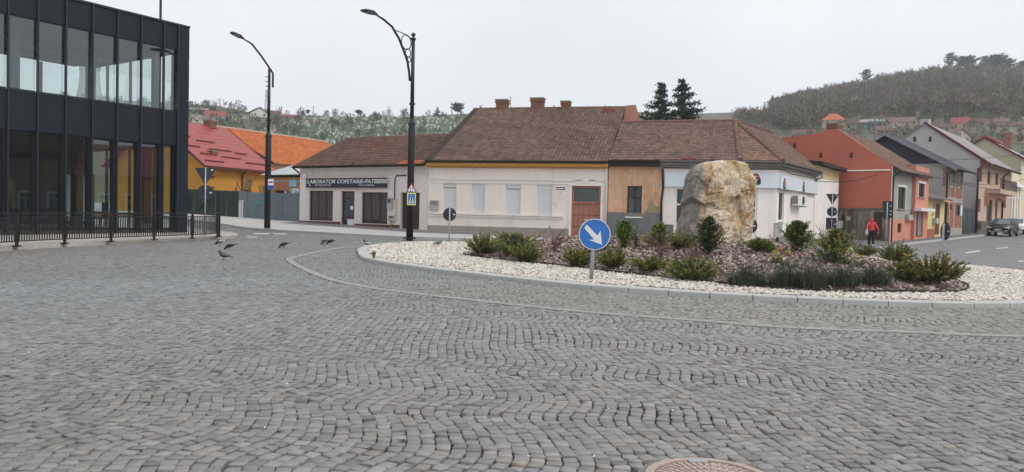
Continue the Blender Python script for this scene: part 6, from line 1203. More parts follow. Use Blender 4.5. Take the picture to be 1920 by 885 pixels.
# ------------------------------------------------------------------ parked cars
M('car_black', (.006, .007, .011), .25, 0, spec=.4); M('car_white', (.7, .7, .7), .25, 0, spec=.5); M('tyre', (.02, .02, .021), .85, .1, 9); M('rim', (.32, .33, .34), .35, .1, 6, metal=.6); M('windscreen', (.09, .10, .115), .05, 0, spec=.8); M('headlight', (.6, .62, .64), .15, 0, spec=.7); M('car_trim', (.02, .02, .022), .6, .1); M('chrome', (.5, .5, .52), .2, 0, metal=.8); M('plate_white', (.62, .62, .62), .4, .05)
def car(pos, heading, label, body):
    root = thing('parked_car', pos, label, 'car', 'cars parked along the kerb'); o = pos
    def rg(x, pts): return [o + Vector((x, y, z)) for y, z in pts]
    sec = lambda x, zl, zh, hw, sh: rg(x, [(-hw * .9, zl), (-hw, zl + .12), (-hw, (zl + zh) / 2 + .08), (-hw * sh, zh - .06), (-hw * sh * .8, zh), (hw * sh * .8, zh), (hw * sh, zh - .06), (hw, (zl + zh) / 2 + .08), (hw, zl + .12), (hw * .9, zl)])
    MB().loft([sec(-2.12, .5, .98, .72, .9), sec(-2.0, .38, 1.08, .86, .95), sec(-1.4, .32, 1.1, .91, .96), sec(0, .3, 1.1, .92, .96), sec(.85, .3, 1.1, .92, .95), sec(1.3, .32, 1.06, .91, .92), sec(1.8, .36, .98, .88, .88), sec(2.03, .4, .88, .82, .85), sec(2.14, .48, .74, .7, .9)]).build('body', body, root, smooth=False)
    cab = lambda z, x0, x1, hw: [o + Vector(p_) for p_ in ((x0, -hw * .9, z), (x0 + .12, -hw, z), (x1 - .12, -hw, z), (x1, -hw * .86, z), (x1, hw * .86, z), (x1 - .12, hw, z), (x0 + .12, hw, z), (x0, hw * .9, z))]
    rf = MB().loft([cab(1.06, -2.0, 1.02, .86), cab(1.35, -1.92, .55, .77), cab(1.56, -1.78, .18, .7), cab(1.62, -1.6, -.05, .62)]).build('cabin', body, root)
    q = lambda *p_: [o + Vector(v) for v in p_]; MB().prism(q((1.0, -.72, 1.10), (1.0, .72, 1.10), (.22, .61, 1.54), (.22, -.61, 1.54)), (.03, 0, .02)).build('windscreen', 'windscreen', root)
    MB().prism(q((-2.0, -.7, 1.12), (-2.0, .7, 1.12), (-1.8, .58, 1.52), (-1.8, -.58, 1.52)), (-.02, 0, .01)).build('rear_window', 'windscreen', root)
    for s in (-1, 1):
        for x0, x1, x2, x3 in ((.78, .3, -.32, -.32), (-.4, -.4, -1.2, -1.2), (-1.28, -1.28, -1.85, -1.75)): MB().prism(q((x0, s * .845, 1.12), (x1, s * .73, 1.5), (x3, s * .73, 1.5), (x2, s * .845, 1.12)), (0, s * .02, .004)).build('side_window', 'windscreen', root)
        hl = MB().loft([q((2.06, s * .48, .82), (2.06, s * .48, .68), (1.98, s * .84, .72), (1.94, s * .84, .88)), q((2.13, s * .48, .80), (2.13, s * .48, .69), (2.04, s * .86, .73), (2.0, s * .86, .86))]).build('headlight', 'headlight', root)
        MB().disc(o + Vector((2.12, s * .66, .5)), (1, 0, 0), .06, .03, 12).build('fog_light', 'headlight', root)
        mi_ = MB().loft([q((.72, s * .9, 1.1), (.72, s * 1.08, 1.1), (.72, s * 1.08, 1.24), (.72, s * .9, 1.24)), q((.84, s * .92, 1.12), (.84, s * 1.05, 1.12), (.84, s * 1.05, 1.21), (.84, s * .92, 1.21))]).build('mirror', body, root)
        MB().tube(q((.0, s * .6, 1.62), (-.1, s * .6, 1.69), (-1.5, s * .58, 1.69), (-1.62, s * .58, 1.62)), .022, 6).build('roof_rail', 'chrome', root)
        for x in (-1.3, 1.36):
            c = o + Vector((x, s * .74, .34)); w_ = MB().disc(c, (0, s, 0), .345, .2, 28).build('tyre', 'tyre', root); MB().disc(c + Vector((0, s * .2, 0)), (0, s, 0), .22, .012, 20).build('rim', 'rim', w_); MB().disc(o + Vector((x, s * .9, .36)), (0, s, 0), .41, .025, 24).build('wheel_arch', 'car_trim', root)
        MB().prism(q((-.9, s * .925, .34), (.95, s * .925, .34), (.95, s * .925, .46), (-.9, s * .925, .46)), (0, s * .02, 0)).build('sill_guard', 'car_trim', root)
    MB().box(o.x + 2.06, o.x + 2.16, o.y - .46, o.y + .46, o.z + .66, o.z + .8).build('grille', 'car_trim', root); MB().box(o.x + 2.161, o.x + 2.17, o.y - .44, o.y + .44, o.z + .725, o.z + .75).build('grille_bar', 'chrome', root)
    MB().disc(o + Vector((2.172, 0, .74)), (1, 0, 0), .06, .01, 16).build('badge', 'chrome', root); MB().box(o.x + 2.10, o.x + 2.175, o.y - .26, o.y + .26, o.z + .52, o.z + .63).build('number_plate', 'plate_white', root); MB().box(o.x + 2.0, o.x + 2.13, o.y - .7, o.y + .7, o.z + .34, o.z + .46).build('bumper_guard', 'rim', root)
    root.rotation_euler.z = heading
hd_ = math.atan2(-SD.y, -SD.x)
g = G(1886, 445); car(Vector((*(SA + SD * 25.8 - SP * 2.55), 0)) + Vector((0, 0, gz(43, 69))), hd_ - R(2), 'black estate car parked at the kerb by the peach house', 'car_black')
q = SA + SD * 34.5 - SP * 2.3; car(Vector((q.x, q.y, gz(q.x, q.y))), hd_, 'white car parked behind the black one at the photo edge', 'car_white')
# ------------------------------------------------------------------ overhead cables on the street
def cable(a, b, sag, label):
    a, b = Vector(a), Vector(b); pts = [a.lerp(b, t) - Vector((0, 0, sag * 4 * t * (1 - t))) for t in np.linspace(0, 1, 17)]
    tag(MB().tube(pts, .022, 5).build('overhead_cable', 'cable'), label, 'cable', 'cables over the right street')
E = S.p
cable(E(-.1, 1.0, 4.95), (19.2, 47.5, 4.2), .25, 'dark cable from the red end wall to the corner house eave')
cable(E(5.2, -.4, 6.2), E(46, -1.5, 8.3), .8, 'upper cable crossing in front of the brick house')
cable(E(5.2, -.4, 5.4), E(46, -2.0, 7.3), .9, 'middle cable crossing in front of the brick house')
cable(E(15.3, -.5, 5.2), E(58, -3, 6.6), .6, 'lowest cable passing the peach house balcony')
cable(E(8, -.3, 6.5), E(62, -4, 12.5), .6, 'cable rising past the grey end wall to the right')
# ------------------------------------------------------------------ rock
def rock_mat():
    m, N, L, b = _new('rock'); tc = N.new('ShaderNodeTexCoord'); b.inputs['Roughness'].default_value = .85
    def noise_(sc, det, rough=.65, dist=0., vec=None):
        n = N.new('ShaderNodeTexNoise'); n.inputs['Scale'].default_value = sc; n.inputs['Detail'].default_value = det; n.inputs['Roughness'].default_value = rough; n.inputs['Distortion'].default_value = dist; L.new(vec or tc.outputs['Object'], n.inputs['Vector']); return n
    r = N.new('ShaderNodeValToRGB'); n = noise_(1.7, 9, .7, .6); L.new(n.outputs[0], r.inputs[0]); e = r.color_ramp.elements
    e[0].position = .32; e[0].color = (.36, .19, .065, 1); e[1].position = .62; e[1].color = (.77, .69, .56, 1); x = e.new(.42); x.color = (.58, .41, .22, 1); x = e.new(.51); x.color = (.70, .58, .42, 1)
    mp = N.new('ShaderNodeMapping'); mp.inputs['Scale'].default_value = (2.6, 2.6, .75); L.new(tc.outputs['Object'], mp.inputs[0]); v = noise_(1.3, 12, .75, 1.8, mp.outputs[0])
    r2 = N.new('ShaderNodeValToRGB'); L.new(v.outputs[0], r2.inputs[0]); e = r2.color_ramp.elements; e[0].position = .462; e[0].color = (0, 0, 0, 1); e[1].position = .495; e[1].color = (1, 1, 1, 1); y = e.new(.528); y.color = (0, 0, 0, 1)
    mx = N.new('ShaderNodeMix'); mx.data_type = 'RGBA'; sc_ = N.new('ShaderNodeMath'); sc_.operation = 'MULTIPLY'; sc_.inputs[1].default_value = .7; L.new(r2.outputs[0], sc_.inputs[0]); L.new(sc_.outputs[0], mx.inputs[0]); L.new(r.outputs[0], mx.inputs[6]); mx.inputs[7].default_value = (.19, .075, .022, 1)
    at_ = N.new('ShaderNodeAttribute'); at_.attribute_name = 'rust'; mxr = N.new('ShaderNodeMix'); mxr.data_type = 'RGBA'; L.new(at_.outputs['Fac'], mxr.inputs[0]); L.new(mx.outputs[2], mxr.inputs[6]); mxr.inputs[7].default_value = (.20, .085, .028, 1); mx = mxr
    # the left flank of the boulder: grey stone plus shade painted in the colour
    sp = N.new('ShaderNodeSeparateXYZ'); L.new(tc.outputs['Object'], sp.inputs[0]); wob = noise_(2.2, 6); ad = N.new('ShaderNodeMath'); ad.operation = 'MULTIPLY_ADD'; ad.inputs[1].default_value = .9; L.new(wob.outputs[0], ad.inputs[0]); L.new(sp.outputs[0], ad.inputs[2])
    mr = N.new('ShaderNodeMapRange'); mr.inputs[1].default_value = -.24; mr.inputs[2].default_value = -.02; mr.inputs[3].default_value = 1; mr.inputs[4].default_value = 0; L.new(ad.outputs[0], mr.inputs[0])
    g = N.new('ShaderNodeValToRGB'); gn = noise_(5, 8); L.new(gn.outputs[0], g.inputs[0]); g.color_ramp.elements[0].position = .3; g.color_ramp.elements[0].color = (.13, .115, .095, 1); g.color_ramp.elements[1].position = .7; g.color_ramp.elements[1].color = (.36, .33, .285, 1)
    m2 = N.new('ShaderNodeMix'); m2.data_type = 'RGBA'; L.new(mr.outputs[0], m2.inputs[0]); L.new(mx.outputs[2], m2.inputs[6]); L.new(g.outputs[0], m2.inputs[7]); L.new(m2.outputs[2], b.inputs['Base Color'])
    bn = noise_(7, 10, .7, .4); bp = N.new('ShaderNodeBump'); bp.inputs['Strength'].default_value = .8; bp.inputs['Distance'].default_value = .1; L.new(bn.outputs[0], bp.inputs['Height']); L.new(bp.outputs[0], b.inputs['Normal'])
rock_mat()
def rock():
    Y = 22.6; k = Y / F; prof = [(455, 1276, 1408), (440, 1272, 1407), (425, 1277, 1408), (405, 1283, 1409), (385, 1285, 1411), (365, 1288, 1413), (345, 1291, 1413), (330, 1295, 1411), (320, 1300, 1405), (312, 1305, 1402), (307, 1313, 1396), (304.5, 1322, 1391)]
    c0 = at(1342, 447, Y); n = 120; rings = []
    Z = [at(1342, p[0], Y).z for p in prof]; Lx = [at(p[1], p[0], Y).x for p in prof]; Rx = [at(p[2], p[0], Y).x for p in prof]
    rust = []; rs_ = random.Random(5); seeds = [(c0.x + rs_.uniform(-1.5, 1.5), rs_.uniform(.3, 2.1), rs_.uniform(-.16, .06), rs_.uniform(-.4, .4), rs_.uniform(-.45, .45)) for _ in range(40)]
    zz = np.linspace(Z[0] - .25, Z[-1], 110)
    for z in zz:
        a, b = np.interp(z, Z, Lx), np.interp(z, Z, Rx); cx = (a + b) / 2; hw = (b - a) / 2; dep = .78 * min(1, .45 + .75 * (Z[-1] - z + .12) ** .6)
        ring_ = []
        for i in range(n):
            t = 2 * math.pi * i / n; ct, st = math.cos(t), math.sin(t); q = .62
            x = cx + hw * math.copysign(abs(ct) ** q, ct); y = Y + .1 + dep * math.copysign(abs(st) ** q, st)
            p = Vector((x, y, z)); d = Vector((ct, st, 0)); w_ = Vector((x, y, z)); ux, uz = x + .35 * st + .08 * mnoise.noise(w_ * 2.2), z * .55 + .05 * mnoise.noise(w_ * 3 + Vector((9, 0, 0)))
            ds = sorted(((ux - q_[0]) ** 2 + (uz - q_[1]) ** 2, k_) for k_, q_ in enumerate(seeds))[:2]; pl = lambda k_: seeds[k_][2] + seeds[k_][3] * (ux - seeds[k_][0]) + seeds[k_][4] * (uz - seeds[k_][1])
            gap_ = math.sqrt(ds[1][0]) - math.sqrt(ds[0][0]); bl = clampv(gap_ / .05, 0, 1); f = pl(ds[0][1]) * (.5 + .5 * bl) + pl(ds[1][1]) * (.5 - .5 * bl) - .06 * max(0, 1 - gap_ / .022)
            f += .045 * mnoise.fractal(w_ * 2.2, 1.0, 2.1, 6) + .022 * mnoise.fractal(w_ * 9, 1.0, 2.0, 3)
            if abs(ct) > .75: f *= .55
            rust.append(clampv(1 - gap_ / .06, 0, 1) * clampv(.35 + 1.3 * mnoise.noise(w_ * 1.7 + Vector((3, 1, 4))), 0, 1))
            ring_.append(p + d * f + Vector((0, 0, .02 * mnoise.noise(w_ * 3))))
        rings.append(ring_)
    top = [p.lerp(sum(rings[-1], Vector()) / n, .5) + Vector((0, 0, .05 + .04 * mnoise.noise(p * 2))) for p in rings[-1]]; top2 = [p.lerp(sum(top, Vector()) / n, .85) + Vector((0, 0, .03)) for p in top]
    o = MB().loft(rings + [top, top2]).build('boulder', 'rock', smooth=False); tag(o, 'big upright cream and rust veined boulder on the roundabout mound', 'boulder')
    ra = o.data.attributes.new('rust', 'FLOAT', 'POINT'); ra.data.foreach_set('value', np.array(rust + [0.] * (len(o.data.vertices) - len(rust)), np.float32))
rock()

# ------------------------------------------------------------------ planting
M('leaf', (.05, .08, .03), .75, .15, 30, attr='col', spec=.25); M('twig', (.09, .055, .045), .85, .2, 20, attr='col'); M('petal', (.7, .5, .03), .6, .1, 20, attr='col')
def on_bed(px, py):
    for Y in np.arange(14, 34, .05):
        p = at(px, py, float(Y))
        if p.z <= mz1(p.x, p.y): return p
    return at(px, py, 22.)
class Soup:
    def __init__(s): s.V = []; s.C = []; s.n = 0
    def blade(s, p, d, side, w_, c):        # tapered blade, arrays
        s.V.append(np.stack([p - side * w_, p + side * w_, p + d * .6 + side * w_ * .7, p + d], 1)); s.C.append(np.repeat(c, 4, 0))
    def build(s, name, mat, parent, kind=None):
        V = np.concatenate(s.V).reshape(-1, 3); C = np.concatenate(s.C); return fast_mesh(name, V, np.arange(len(V)).reshape(-1, 4), mat, parent, C, kind=kind)
def unit(a): return a / np.maximum(1e-9, np.linalg.norm(a, axis=-1, keepdims=True))
def sprays(base, w_, h, nb, npb, col, colv, up, needle=.05, nw=.008, curve=.3, cone=False, seed=0, droop=0.):
    """branches fanning from the base, each clothed with needles: returns needle soup and the stem paths"""
    rg = np.random.default_rng(seed); S_ = Soup(); stems = []
    for i in range(nb):
        a = rg.uniform(0, 2 * np.pi); 
        if cone:
            t0 = rg.random() ** .8; st = np.array([0, 0, h * t0 * .92]); R_ = w_ / 2 * (1 - t0) ** .75 * rg.uniform(.3, 1.45) * (1 + .3 * math.sin(3 * a + 5 * t0)) + .03; d = np.array([np.cos(a) * R_, np.sin(a) * R_, R_ * rg.uniform(.1, .5) - droop * R_])
        else:
            rr = rg.random() ** .6; st = np.array([np.cos(a), np.sin(a), 0]) * w_ * .12 * rg.random(); el = up + (1 - rr) * .9; hh = h * (.3 + .7 * (1 - rr * .6)) * rg.uniform(.45, 1.2)
            d = np.array([np.cos(a) * w_ / 2 * rr, np.sin(a) * w_ / 2 * rr, hh])
        t = np.linspace(.12 if not cone else 0, 1, npb) ** .8; bend = np.stack([d[0] * t, d[1] * t, d[2] * (t + curve * t * (1 - t) * 2)], -1) if not cone else d[None] * t[:, None] + np.array([0, 0, 1])[None] * (curve * np.linalg.norm(d) * (t * t))[:, None]
        P_ = st + bend; stems.append(P_[:: max(1, npb // 4)] + np.array(base)); tan = unit(np.gradient(P_, axis=0)); K = 3
        bt = (np.array([1, 1, 1.]), np.array([1.35, 1.15, .8]), np.array([1.7, 1.05, .9]), np.array([.75, .85, .95]))[rg.choice(4, p=(.45, .28, .12, .15))]
        for k in range(K):
            r = unit(rg.normal(0, 1, (npb, 3))); nd = unit(tan * .8 + r * .75 + np.array([0, 0, .12])); sd = unit(np.cross(nd, rg.normal(0, 1, (npb, 3)))); l = needle * rg.uniform(.7, 1.35, (npb, 1))
            c = np.array(col)[None] * (1 + colv * rg.normal(0, 1, (npb, 1))).clip(.45, 1.9) * bt; tip = (t[:, None] > .8); c = np.where(tip, c * np.array([1.45, 1.4, 1.1]), c)
            S_.blade(P_ + np.array(base), nd * l, sd, nw, c)
    return S_, stems
def stem_mesh(stems, r, parent, name='stems', col=(.07, .045, .035), lim=80):
    mb = MB(); cs = []
    for s_ in stems[:lim]:
        n0 = len(mb.v); mb.tube([Vector(p) for p in s_], [r * (1 - .7 * i / max(1, len(s_) - 1)) for i in range(len(s_))], 3, False)
    o = mb.build(name, 'twig', parent); a = o.data.color_attributes.new('col', 'FLOAT_COLOR', 'POINT'); n = len(o.data.vertices); c = np.tile(np.array([*col, 1], np.float32), (n, 1)); c[:, :3] *= np.random.default_rng(3).uniform(.7, 1.3, (n, 1)); a.data.foreach_set('color', c.ravel()); return o
SEED = [100]
def shrub(px, py, wpx, hpx, kind, label, group=None, p=None):
    p = p or on_bed(px, py); k = p.y / F; w_, h = wpx * k, hpx * k * (.84 if kind in ('juniper', 'loose', 'cone') else 1); SEED[0] += 1; sd = SEED[0]; root = thing(dict(juniper='juniper_shrub', cone='dwarf_conifer', thuja='thuja_shrub', loose='conifer_shrub', grass='grass_tuft', sedge='sedge_clump', twig='bare_shrub')[kind], p, label, 'grass' if kind == 'grass' else 'shrub', group); b = tuple(p)
    kk = max(1., w_ / .8)
    if kind == 'juniper': S_, st = sprays(b, w_, h, int(66 * kk), 18, (.105, .128, .046), .34, .2, .085, .010, .1, seed=sd)
    elif kind == 'cone': S_, st = sprays(b, w_, h, int(170 * kk), 12, (.085, .11, .045), .34, .4, .085, .011, .25, True, sd)
    elif kind == 'thuja': S_, st = sprays(b, w_, h, 170, 12, (.085, .14, .042), .25, .9, .07, .012, .9, True, sd)
    elif kind == 'loose': S_, st = sprays(b, w_, h, int(95 * kk), 14, (.13, .165, .072), .3, .6, .09, .012, .3, True, sd, .15)
    elif kind == 'dark': pass
    if kind in ('grass', 'sedge'):
        rg = np.random.default_rng(sd); n = 90 if kind == 'grass' else int(480 * kk); S_ = Soup(); a = rg.uniform(0, 2 * np.pi, n); rr = rg.random(n) ** .7; R0 = w_ * (.1 if kind == 'grass' else .36)
        p0 = np.stack([np.cos(a) * rr * R0, np.sin(a) * rr * R0, np.zeros(n)], -1) + np.array(b); out = np.stack([np.cos(a), np.sin(a), np.zeros(n)], -1); H_ = h * (rg.uniform(.3, 1.05, n) * (1.9 - 1.0 * rr if kind == 'sedge' else 1))[:, None]; O_ = w_ * (.35 if kind == 'grass' else .5) * rg.uniform(.1, 1, n)[:, None]; a = a + rg.normal(0, .9, n) * (kind == 'sedge'); out = np.stack([np.cos(a), np.sin(a), np.zeros(n)], -1)
        side = unit(np.cross(out, np.array([0, 0, 1.]))); c = np.array((.11, .16, .03) if kind == 'grass' else (.066, .082, .052))[None] * rg.uniform(.6, 1.5, (n, 1)); prev = p0; w0 = .011 if kind == 'grass' else .007
        for t0, t1 in ((0, .4), (.4, .75), (.75, 1)):
            q = p0 + out * O_ * t1 ** 1.8 + np.array([0, 0, 1.]) * H_ * (t1 - (.25 if kind == 'grass' else .5) * t1 ** 3); S_.V.append(np.stack([prev - side * w0 * (1 - t0 * .8), prev + side * w0 * (1 - t0 * .8), q + side * w0 * (1 - t1 * .85), q - side * w0 * (1 - t1 * .85)], 1)); S_.C.append(np.repeat(c, 4, 0)); prev = q
        S_.build('blades', 'leaf', root, 'stuff'); return root
    if kind == 'twig':
        rg = np.random.default_rng(sd); st = []
        for i in range(15):
            a = rg.uniform(0, 6.28); d = np.array([np.cos(a) * w_ / 2 * rg.uniform(.2, 1), np.sin(a) * w_ / 2 * rg.uniform(.2, 1), h * rg.uniform(.5, 1)]); P_ = [np.array(b) + d * t + rg.normal(0, .02, 3) * (t > 0) for t in (0, .35, .7, 1)]; st.append(np.array(P_))
            for j in range(3): q = P_[1 + j % 2]; d2 = d * .4 + rg.normal(0, .1, 3); d2[2] = abs(d2[2]); st.append(np.array([q, q + d2 * .5, q + d2]))
        stem_mesh(st, .008, root, 'twigs', (.15, .075, .07), 200)['kind'] = 'stuff'; return root
    S_.build('foliage', 'leaf', root, 'stuff'); stem_mesh(st, .008, root)['kind'] = 'stuff'; return root
def recolor(root, f):
    for ch in root.children:
        a = ch.data.color_attributes.get('col')
        if a and 'foliage' in ch.name or a and 'blades' in ch.name:
            c = np.empty(len(a.data) * 4, np.float32); a.data.foreach_get('color', c); c = c.reshape(-1, 4); c[:, :3] *= np.array(f, np.float32); a.data.foreach_set('color', c.ravel())
PL = 'shrubs planted on the roundabout'
for a in [(1215, 508, 62, 30, 'juniper', 'low green juniper between the lime-bordered kerb sign and the biggest front juniper'), (1297, 526, 92, 56, 'juniper', 'bushy bright green juniper at the front edge of the mulch'),
          (1150, 503, 52, 44, 'juniper', 'green juniper just right of the blue arrow sign'), (1082, 500, 54, 40, 'juniper', 'green juniper just left of the blue arrow sign post'), (985, 491, 66, 42, 'juniper', 'juniper at the mulch edge left of the blue arrow sign'), (903, 476, 70, 44, 'juniper', 'leftmost spreading juniper of the roundabout bed'),
          (1278, 466, 42, 27, 'juniper', 'small dark juniper left of the boulder foot'), (1425, 472, 46, 27, 'juniper', 'compact juniper right of the boulder foot'), (1623, 481, 38, 25, 'juniper', 'small juniper with dark stems beneath the red-jacketed person'),
          (1680, 494, 66, 48, 'juniper', 'upright dark juniper near the right end of the mound'), (1700, 527, 66, 42, 'juniper', 'juniper spilling over the front right edge of the mulch'), (1748, 530, 112, 64, 'juniper', 'largest spreading juniper at the right end of the bed'),
          (1328, 479, 58, 88, 'cone', 'dark bushy conifer standing before the boulder'), (1493, 472, 58, 68, 'cone', 'cone-shaped little fir before the white corner wall'), (1169, 466, 34, 52, 'thuja', 'bright green pointed thuja right of the blue sign'),
          (1236, 462, 54, 52, 'loose', 'feathery light green bush behind the red twigs'), (1565, 493, 80, 76, 'loose', 'pale green feathery conifer under the three-sign post'),
          (1400, 535, 92, 50, 'sedge', 'dark sedge clump leftmost in the front row'), (1470, 536, 74, 48, 'sedge', 'dark sedge clump below the red tulip'), (1520, 537, 84, 54, 'sedge', 'dark arching sedge clump in the middle of the front row'), (1578, 535, 84, 48, 'sedge', 'dark sedge clump below the pale feathery conifer'), (1638, 533, 78, 48, 'sedge', 'dark sedge clump rightmost in the front row'),
          (1240, 482, 66, 54, 'twig', 'bare red-twigged shrub before the feathery bush'), (1297, 490, 56, 34, 'twig', 'bare purple twigs behind the bushy front juniper'), (1192, 462, 40, 40, 'twig', 'thin bare twigs beside the pointed thuja'), (1604, 476, 34, 30, 'twig', 'bare dark stems below the person in red'), (1546, 470, 34, 50, 'twig', 'tall bare shoots left of the three-sign post'),
          (960, 478, 96, 46, 'loose', 'broad grey-green shrub before the cream house'), (1040, 472, 56, 44, 'twig', 'bare twigs before the cream house gate'), (1120, 470, 40, 24, 'juniper', 'small juniper behind the blue arrow sign')]:
    r = shrub(*a[:5], a[5], PL)
    if 'leftmost spreading' in a[5] or 'broad' in a[5]: recolor(r, (1, .95, 1.15))
    if 'right end' in a[5] or 'spilling' in a[5]: recolor(r, (.95, .88, .9))
    if 'before the boulder' in a[5]: recolor(r, (.62, .72, 1.0))
p_ = G(701, 484.5, .1); shrub(0, 0, 18, 22, 'grass', 'lone green grass tuft in the pointed gravel tip of the island', None, p_)
def flowers(px, py, n, label, col=(.72, .50, .02)):
    p = on_bed(px, py); k = p.y / F; root = thing('flower_clump', p, label, 'flowers', 'spring flowers on the mound'); rg = np.random.default_rng(px)
    S_ = Soup(); m_ = 60; a = rg.uniform(0, 6.28, m_); out = np.stack([np.cos(a), np.sin(a), 0 * a], -1); p0 = np.array(p) + out * .06; S_.blade(p0, out * .1 + np.array([0, 0, 1]) * rg.uniform(.1, .26, (m_, 1)), unit(np.cross(out, [0, 0, 1.])), .008, np.tile((.07, .12, .04), (m_, 1)) * rg.uniform(.7, 1.3, (m_, 1))); S_.build('leaves', 'leaf', root, 'stuff')
    for i in range(n):
        c = p + Vector((rg.uniform(-.18, .18), rg.uniform(-.15, .15), rg.uniform(.2, .36))); V = []; 
        for j in range(6): b = j * 1.047; d = Vector((math.cos(b), math.sin(b), .5)) * .05; s_ = Vector((-math.sin(b), math.cos(b), 0)) * .022; V += [c, c + d * .6 + s_, c + d, c + d * .6 - s_]
        V += [c + Vector((.018 * math.cos(t), -.03, .018 * math.sin(t))) for t in (0, 1.57, 3.14, 4.71)]
        fast_mesh('blossom', [tuple(v) for v in V], np.arange(28).reshape(-1, 4), 'petal', root, np.tile(np.array(col) * rg.uniform(.8, 1.1), (28, 1)))
for a in [(1457, 493, 7, 'yellow daffodils left of the little fir'), (1470, 501, 6, 'yellow daffodils beside the red tulip'), (1585, 497, 5, 'yellow daffodils under the feathery conifer'), (1611, 500, 4, 'yellow daffodils right of the feathery conifer'), (1691, 499, 7, 'yellow daffodils before the upright dark juniper')]: flowers(*a)
flowers(1485, 505, 3, 'single red tulip clump among dark sedge', (.5, .05, .02))

# ------------------------------------------------------------------ trees
def conifer_crown(base, h, r, seed, col=(.022, .034, .024), gap=.0, pine=False, dens=1., K=9, fine=1.):
    rg = np.random.default_rng(seed); S_ = Soup(); stems = []; nb = int(64 * dens)
    for i in range(nb):
        t = (i + rg.random()) / nb
        if pine: z = h * (.45 + .53 * t); R_ = r * (.45 + .6 * math.sin(math.pi * min(1, t * 1.1))) * rg.uniform(.55, 1.1)
        else: z = h * (.14 + .85 * t); R_ = r * (1 - t) ** 1.0 * rg.uniform(.45, 1.2) + .025 * r
        a = i * 2.4 + rg.normal(0, .35); dr = rg.uniform(-.12, .22) if pine else rg.uniform(-.3, .08); tip = np.array([math.cos(a) * R_, math.sin(a) * R_, R_ * dr]); m_ = max(5, int(15 * R_ / r + 4)); s = np.linspace(.15, 1, m_)
        P_ = np.array(base) + np.array([0, 0, z]) + tip * s[:, None] + np.array([0, 0, 1.]) * (R_ * .22 * s ** 2.5)[:, None]; stems.append(np.array([np.array(base) + np.array([0, 0, z]), P_[m_ // 2], P_[-1]]))
        for k in range(K):
            o = rg.normal(0, 1, (m_, 3)) * np.array([.10, .10, .06]) * r * .6 * (1. if pine else .35 + .65 * (1 - t)); d = (1. if pine else .5 + .5 * (1 - t)) * unit(tip[None] * .5 + rg.normal(0, 1, (m_, 3)) * R_ * .6 + np.array([0, 0, -.25 * R_])) * r * fine * rg.uniform(.10, .20, (m_, 1)); sd = unit(np.cross(d, rg.normal(0, 1, (m_, 3))))
            S_.blade(P_ + o, d, sd, r * .026 * fine, np.array(col) * rg.uniform(.55, 1.6, (m_, 1)) * np.array([1, 1, 1]))
    return S_, stems
def conifer(base, h, r, seed, label, group, name='spruce_tree', **kw):
    root = thing(name, base, label, 'tree', group); S_, st = conifer_crown(tuple(base), h, r, seed, **kw); S_.build('crown', 'leaf', root, 'stuff'); stem_mesh(st, r * .02, root, 'limbs', (.04, .032, .028), 90)['kind'] = 'stuff'
    b = Vector(base); MB().tube([b - Vector((0, 0, .3)), b + Vector((h * .01, 0, h * .5)), b + Vector((0, 0, h * .97))], [h * .016, h * .011, h * .002], 7).build('trunk', 'bark', root, smooth=True); return root
M('bark', (.06, .048, .04), .9, .25, 6, .3, 30)
for px, ytop, Y, r, lab in ((1241, 153, 62, 4.7, 'dark spruce behind the corner house roof, left of the two'), (1281, 149, 60, 5.0, 'dark spruce behind the corner house roof, right of the two')):
    q = at(px, ytop, Y); g_ = gz(q.x, q.y); conifer(Vector((q.x, q.y, g_)), q.z - g_, r * 1.15, px, lab, 'spruces behind the roofs', dens=1.15, K=20, fine=.38, col=(.045, .066, .05))
def Hq(px, py):                            # where a pixel's ray meets the hill
    for Y in np.arange(104, 470, 1.0):
        p = at(px, py, float(Y))
        if p.z <= float(hill(p.x, p.y)): return p
    Y = float(np.interp((px - CX) / F, _sa, _sY)); q = at(px, py, Y); return Vector((q.x, q.y, float(hill(q.x, q.y))))
def top_of(px, ytop, base): return at(px, ytop, base.y).z - base.z
HC = (.05, .064, .058)
for px, yb, yt, w_, pine, lab in ((820, 222, 200, 18, 0, 'small blue spruce on the cemetery skyline'), (857, 221, 194, 24, 1, 'umbrella-shaped pine on the cemetery skyline'), (1448, 206, 178, 17, 0, 'spruce where the right hill meets the sky'), (1433, 208, 190, 10, 0, 'little spruce left of the hill-edge spruce'), (1466, 206, 182, 20, 1, 'round pine right of the hill-edge spruce'),
      (1625, 152, 130, 20, 1, 'lone pine halfway up the right skyline'), (1781, 139, 99, 22, 1, 'tall pine, leftmost on the hilltop'), (1812, 139, 106, 36, 1, 'broad pine second on the hilltop'), (1846, 139, 104, 16, 1, 'slender leaning pine third on the hilltop'), (1866, 141, 103, 38, 1, 'widest dark pine on the hilltop'), (1889, 142, 110, 24, 1, 'layered pine right of the widest hilltop pine'), (1918, 143, 114, 22, 1, 'dark pine cut by the right photo edge'),
      (568, 217, 209, 11, 0, 'tiny dark fir beside the hilltop pole'), (577, 218, 212, 9, 1, 'tiny dark bush-like pine beside the fir'), (673, 219, 207, 15, 1, 'round-topped tree on the cemetery ridge'), (1610, 190, 160, 22, 0, 'dark fir inside the bare wood of the right hill'), (1575, 205, 190, 16, 0, 'darker fir low in the bare wood')):
    b = Hq(px, yb); h = max(2.5, top_of(px, yt, b)); conifer(b, h, w_ * b.y / F / 2 * 1.15, px, lab, 'evergreens on the hills', 'pine_tree' if pine else 'spruce_tree', col=HC, pine=bool(pine), dens=.6, K=8, fine=.9)
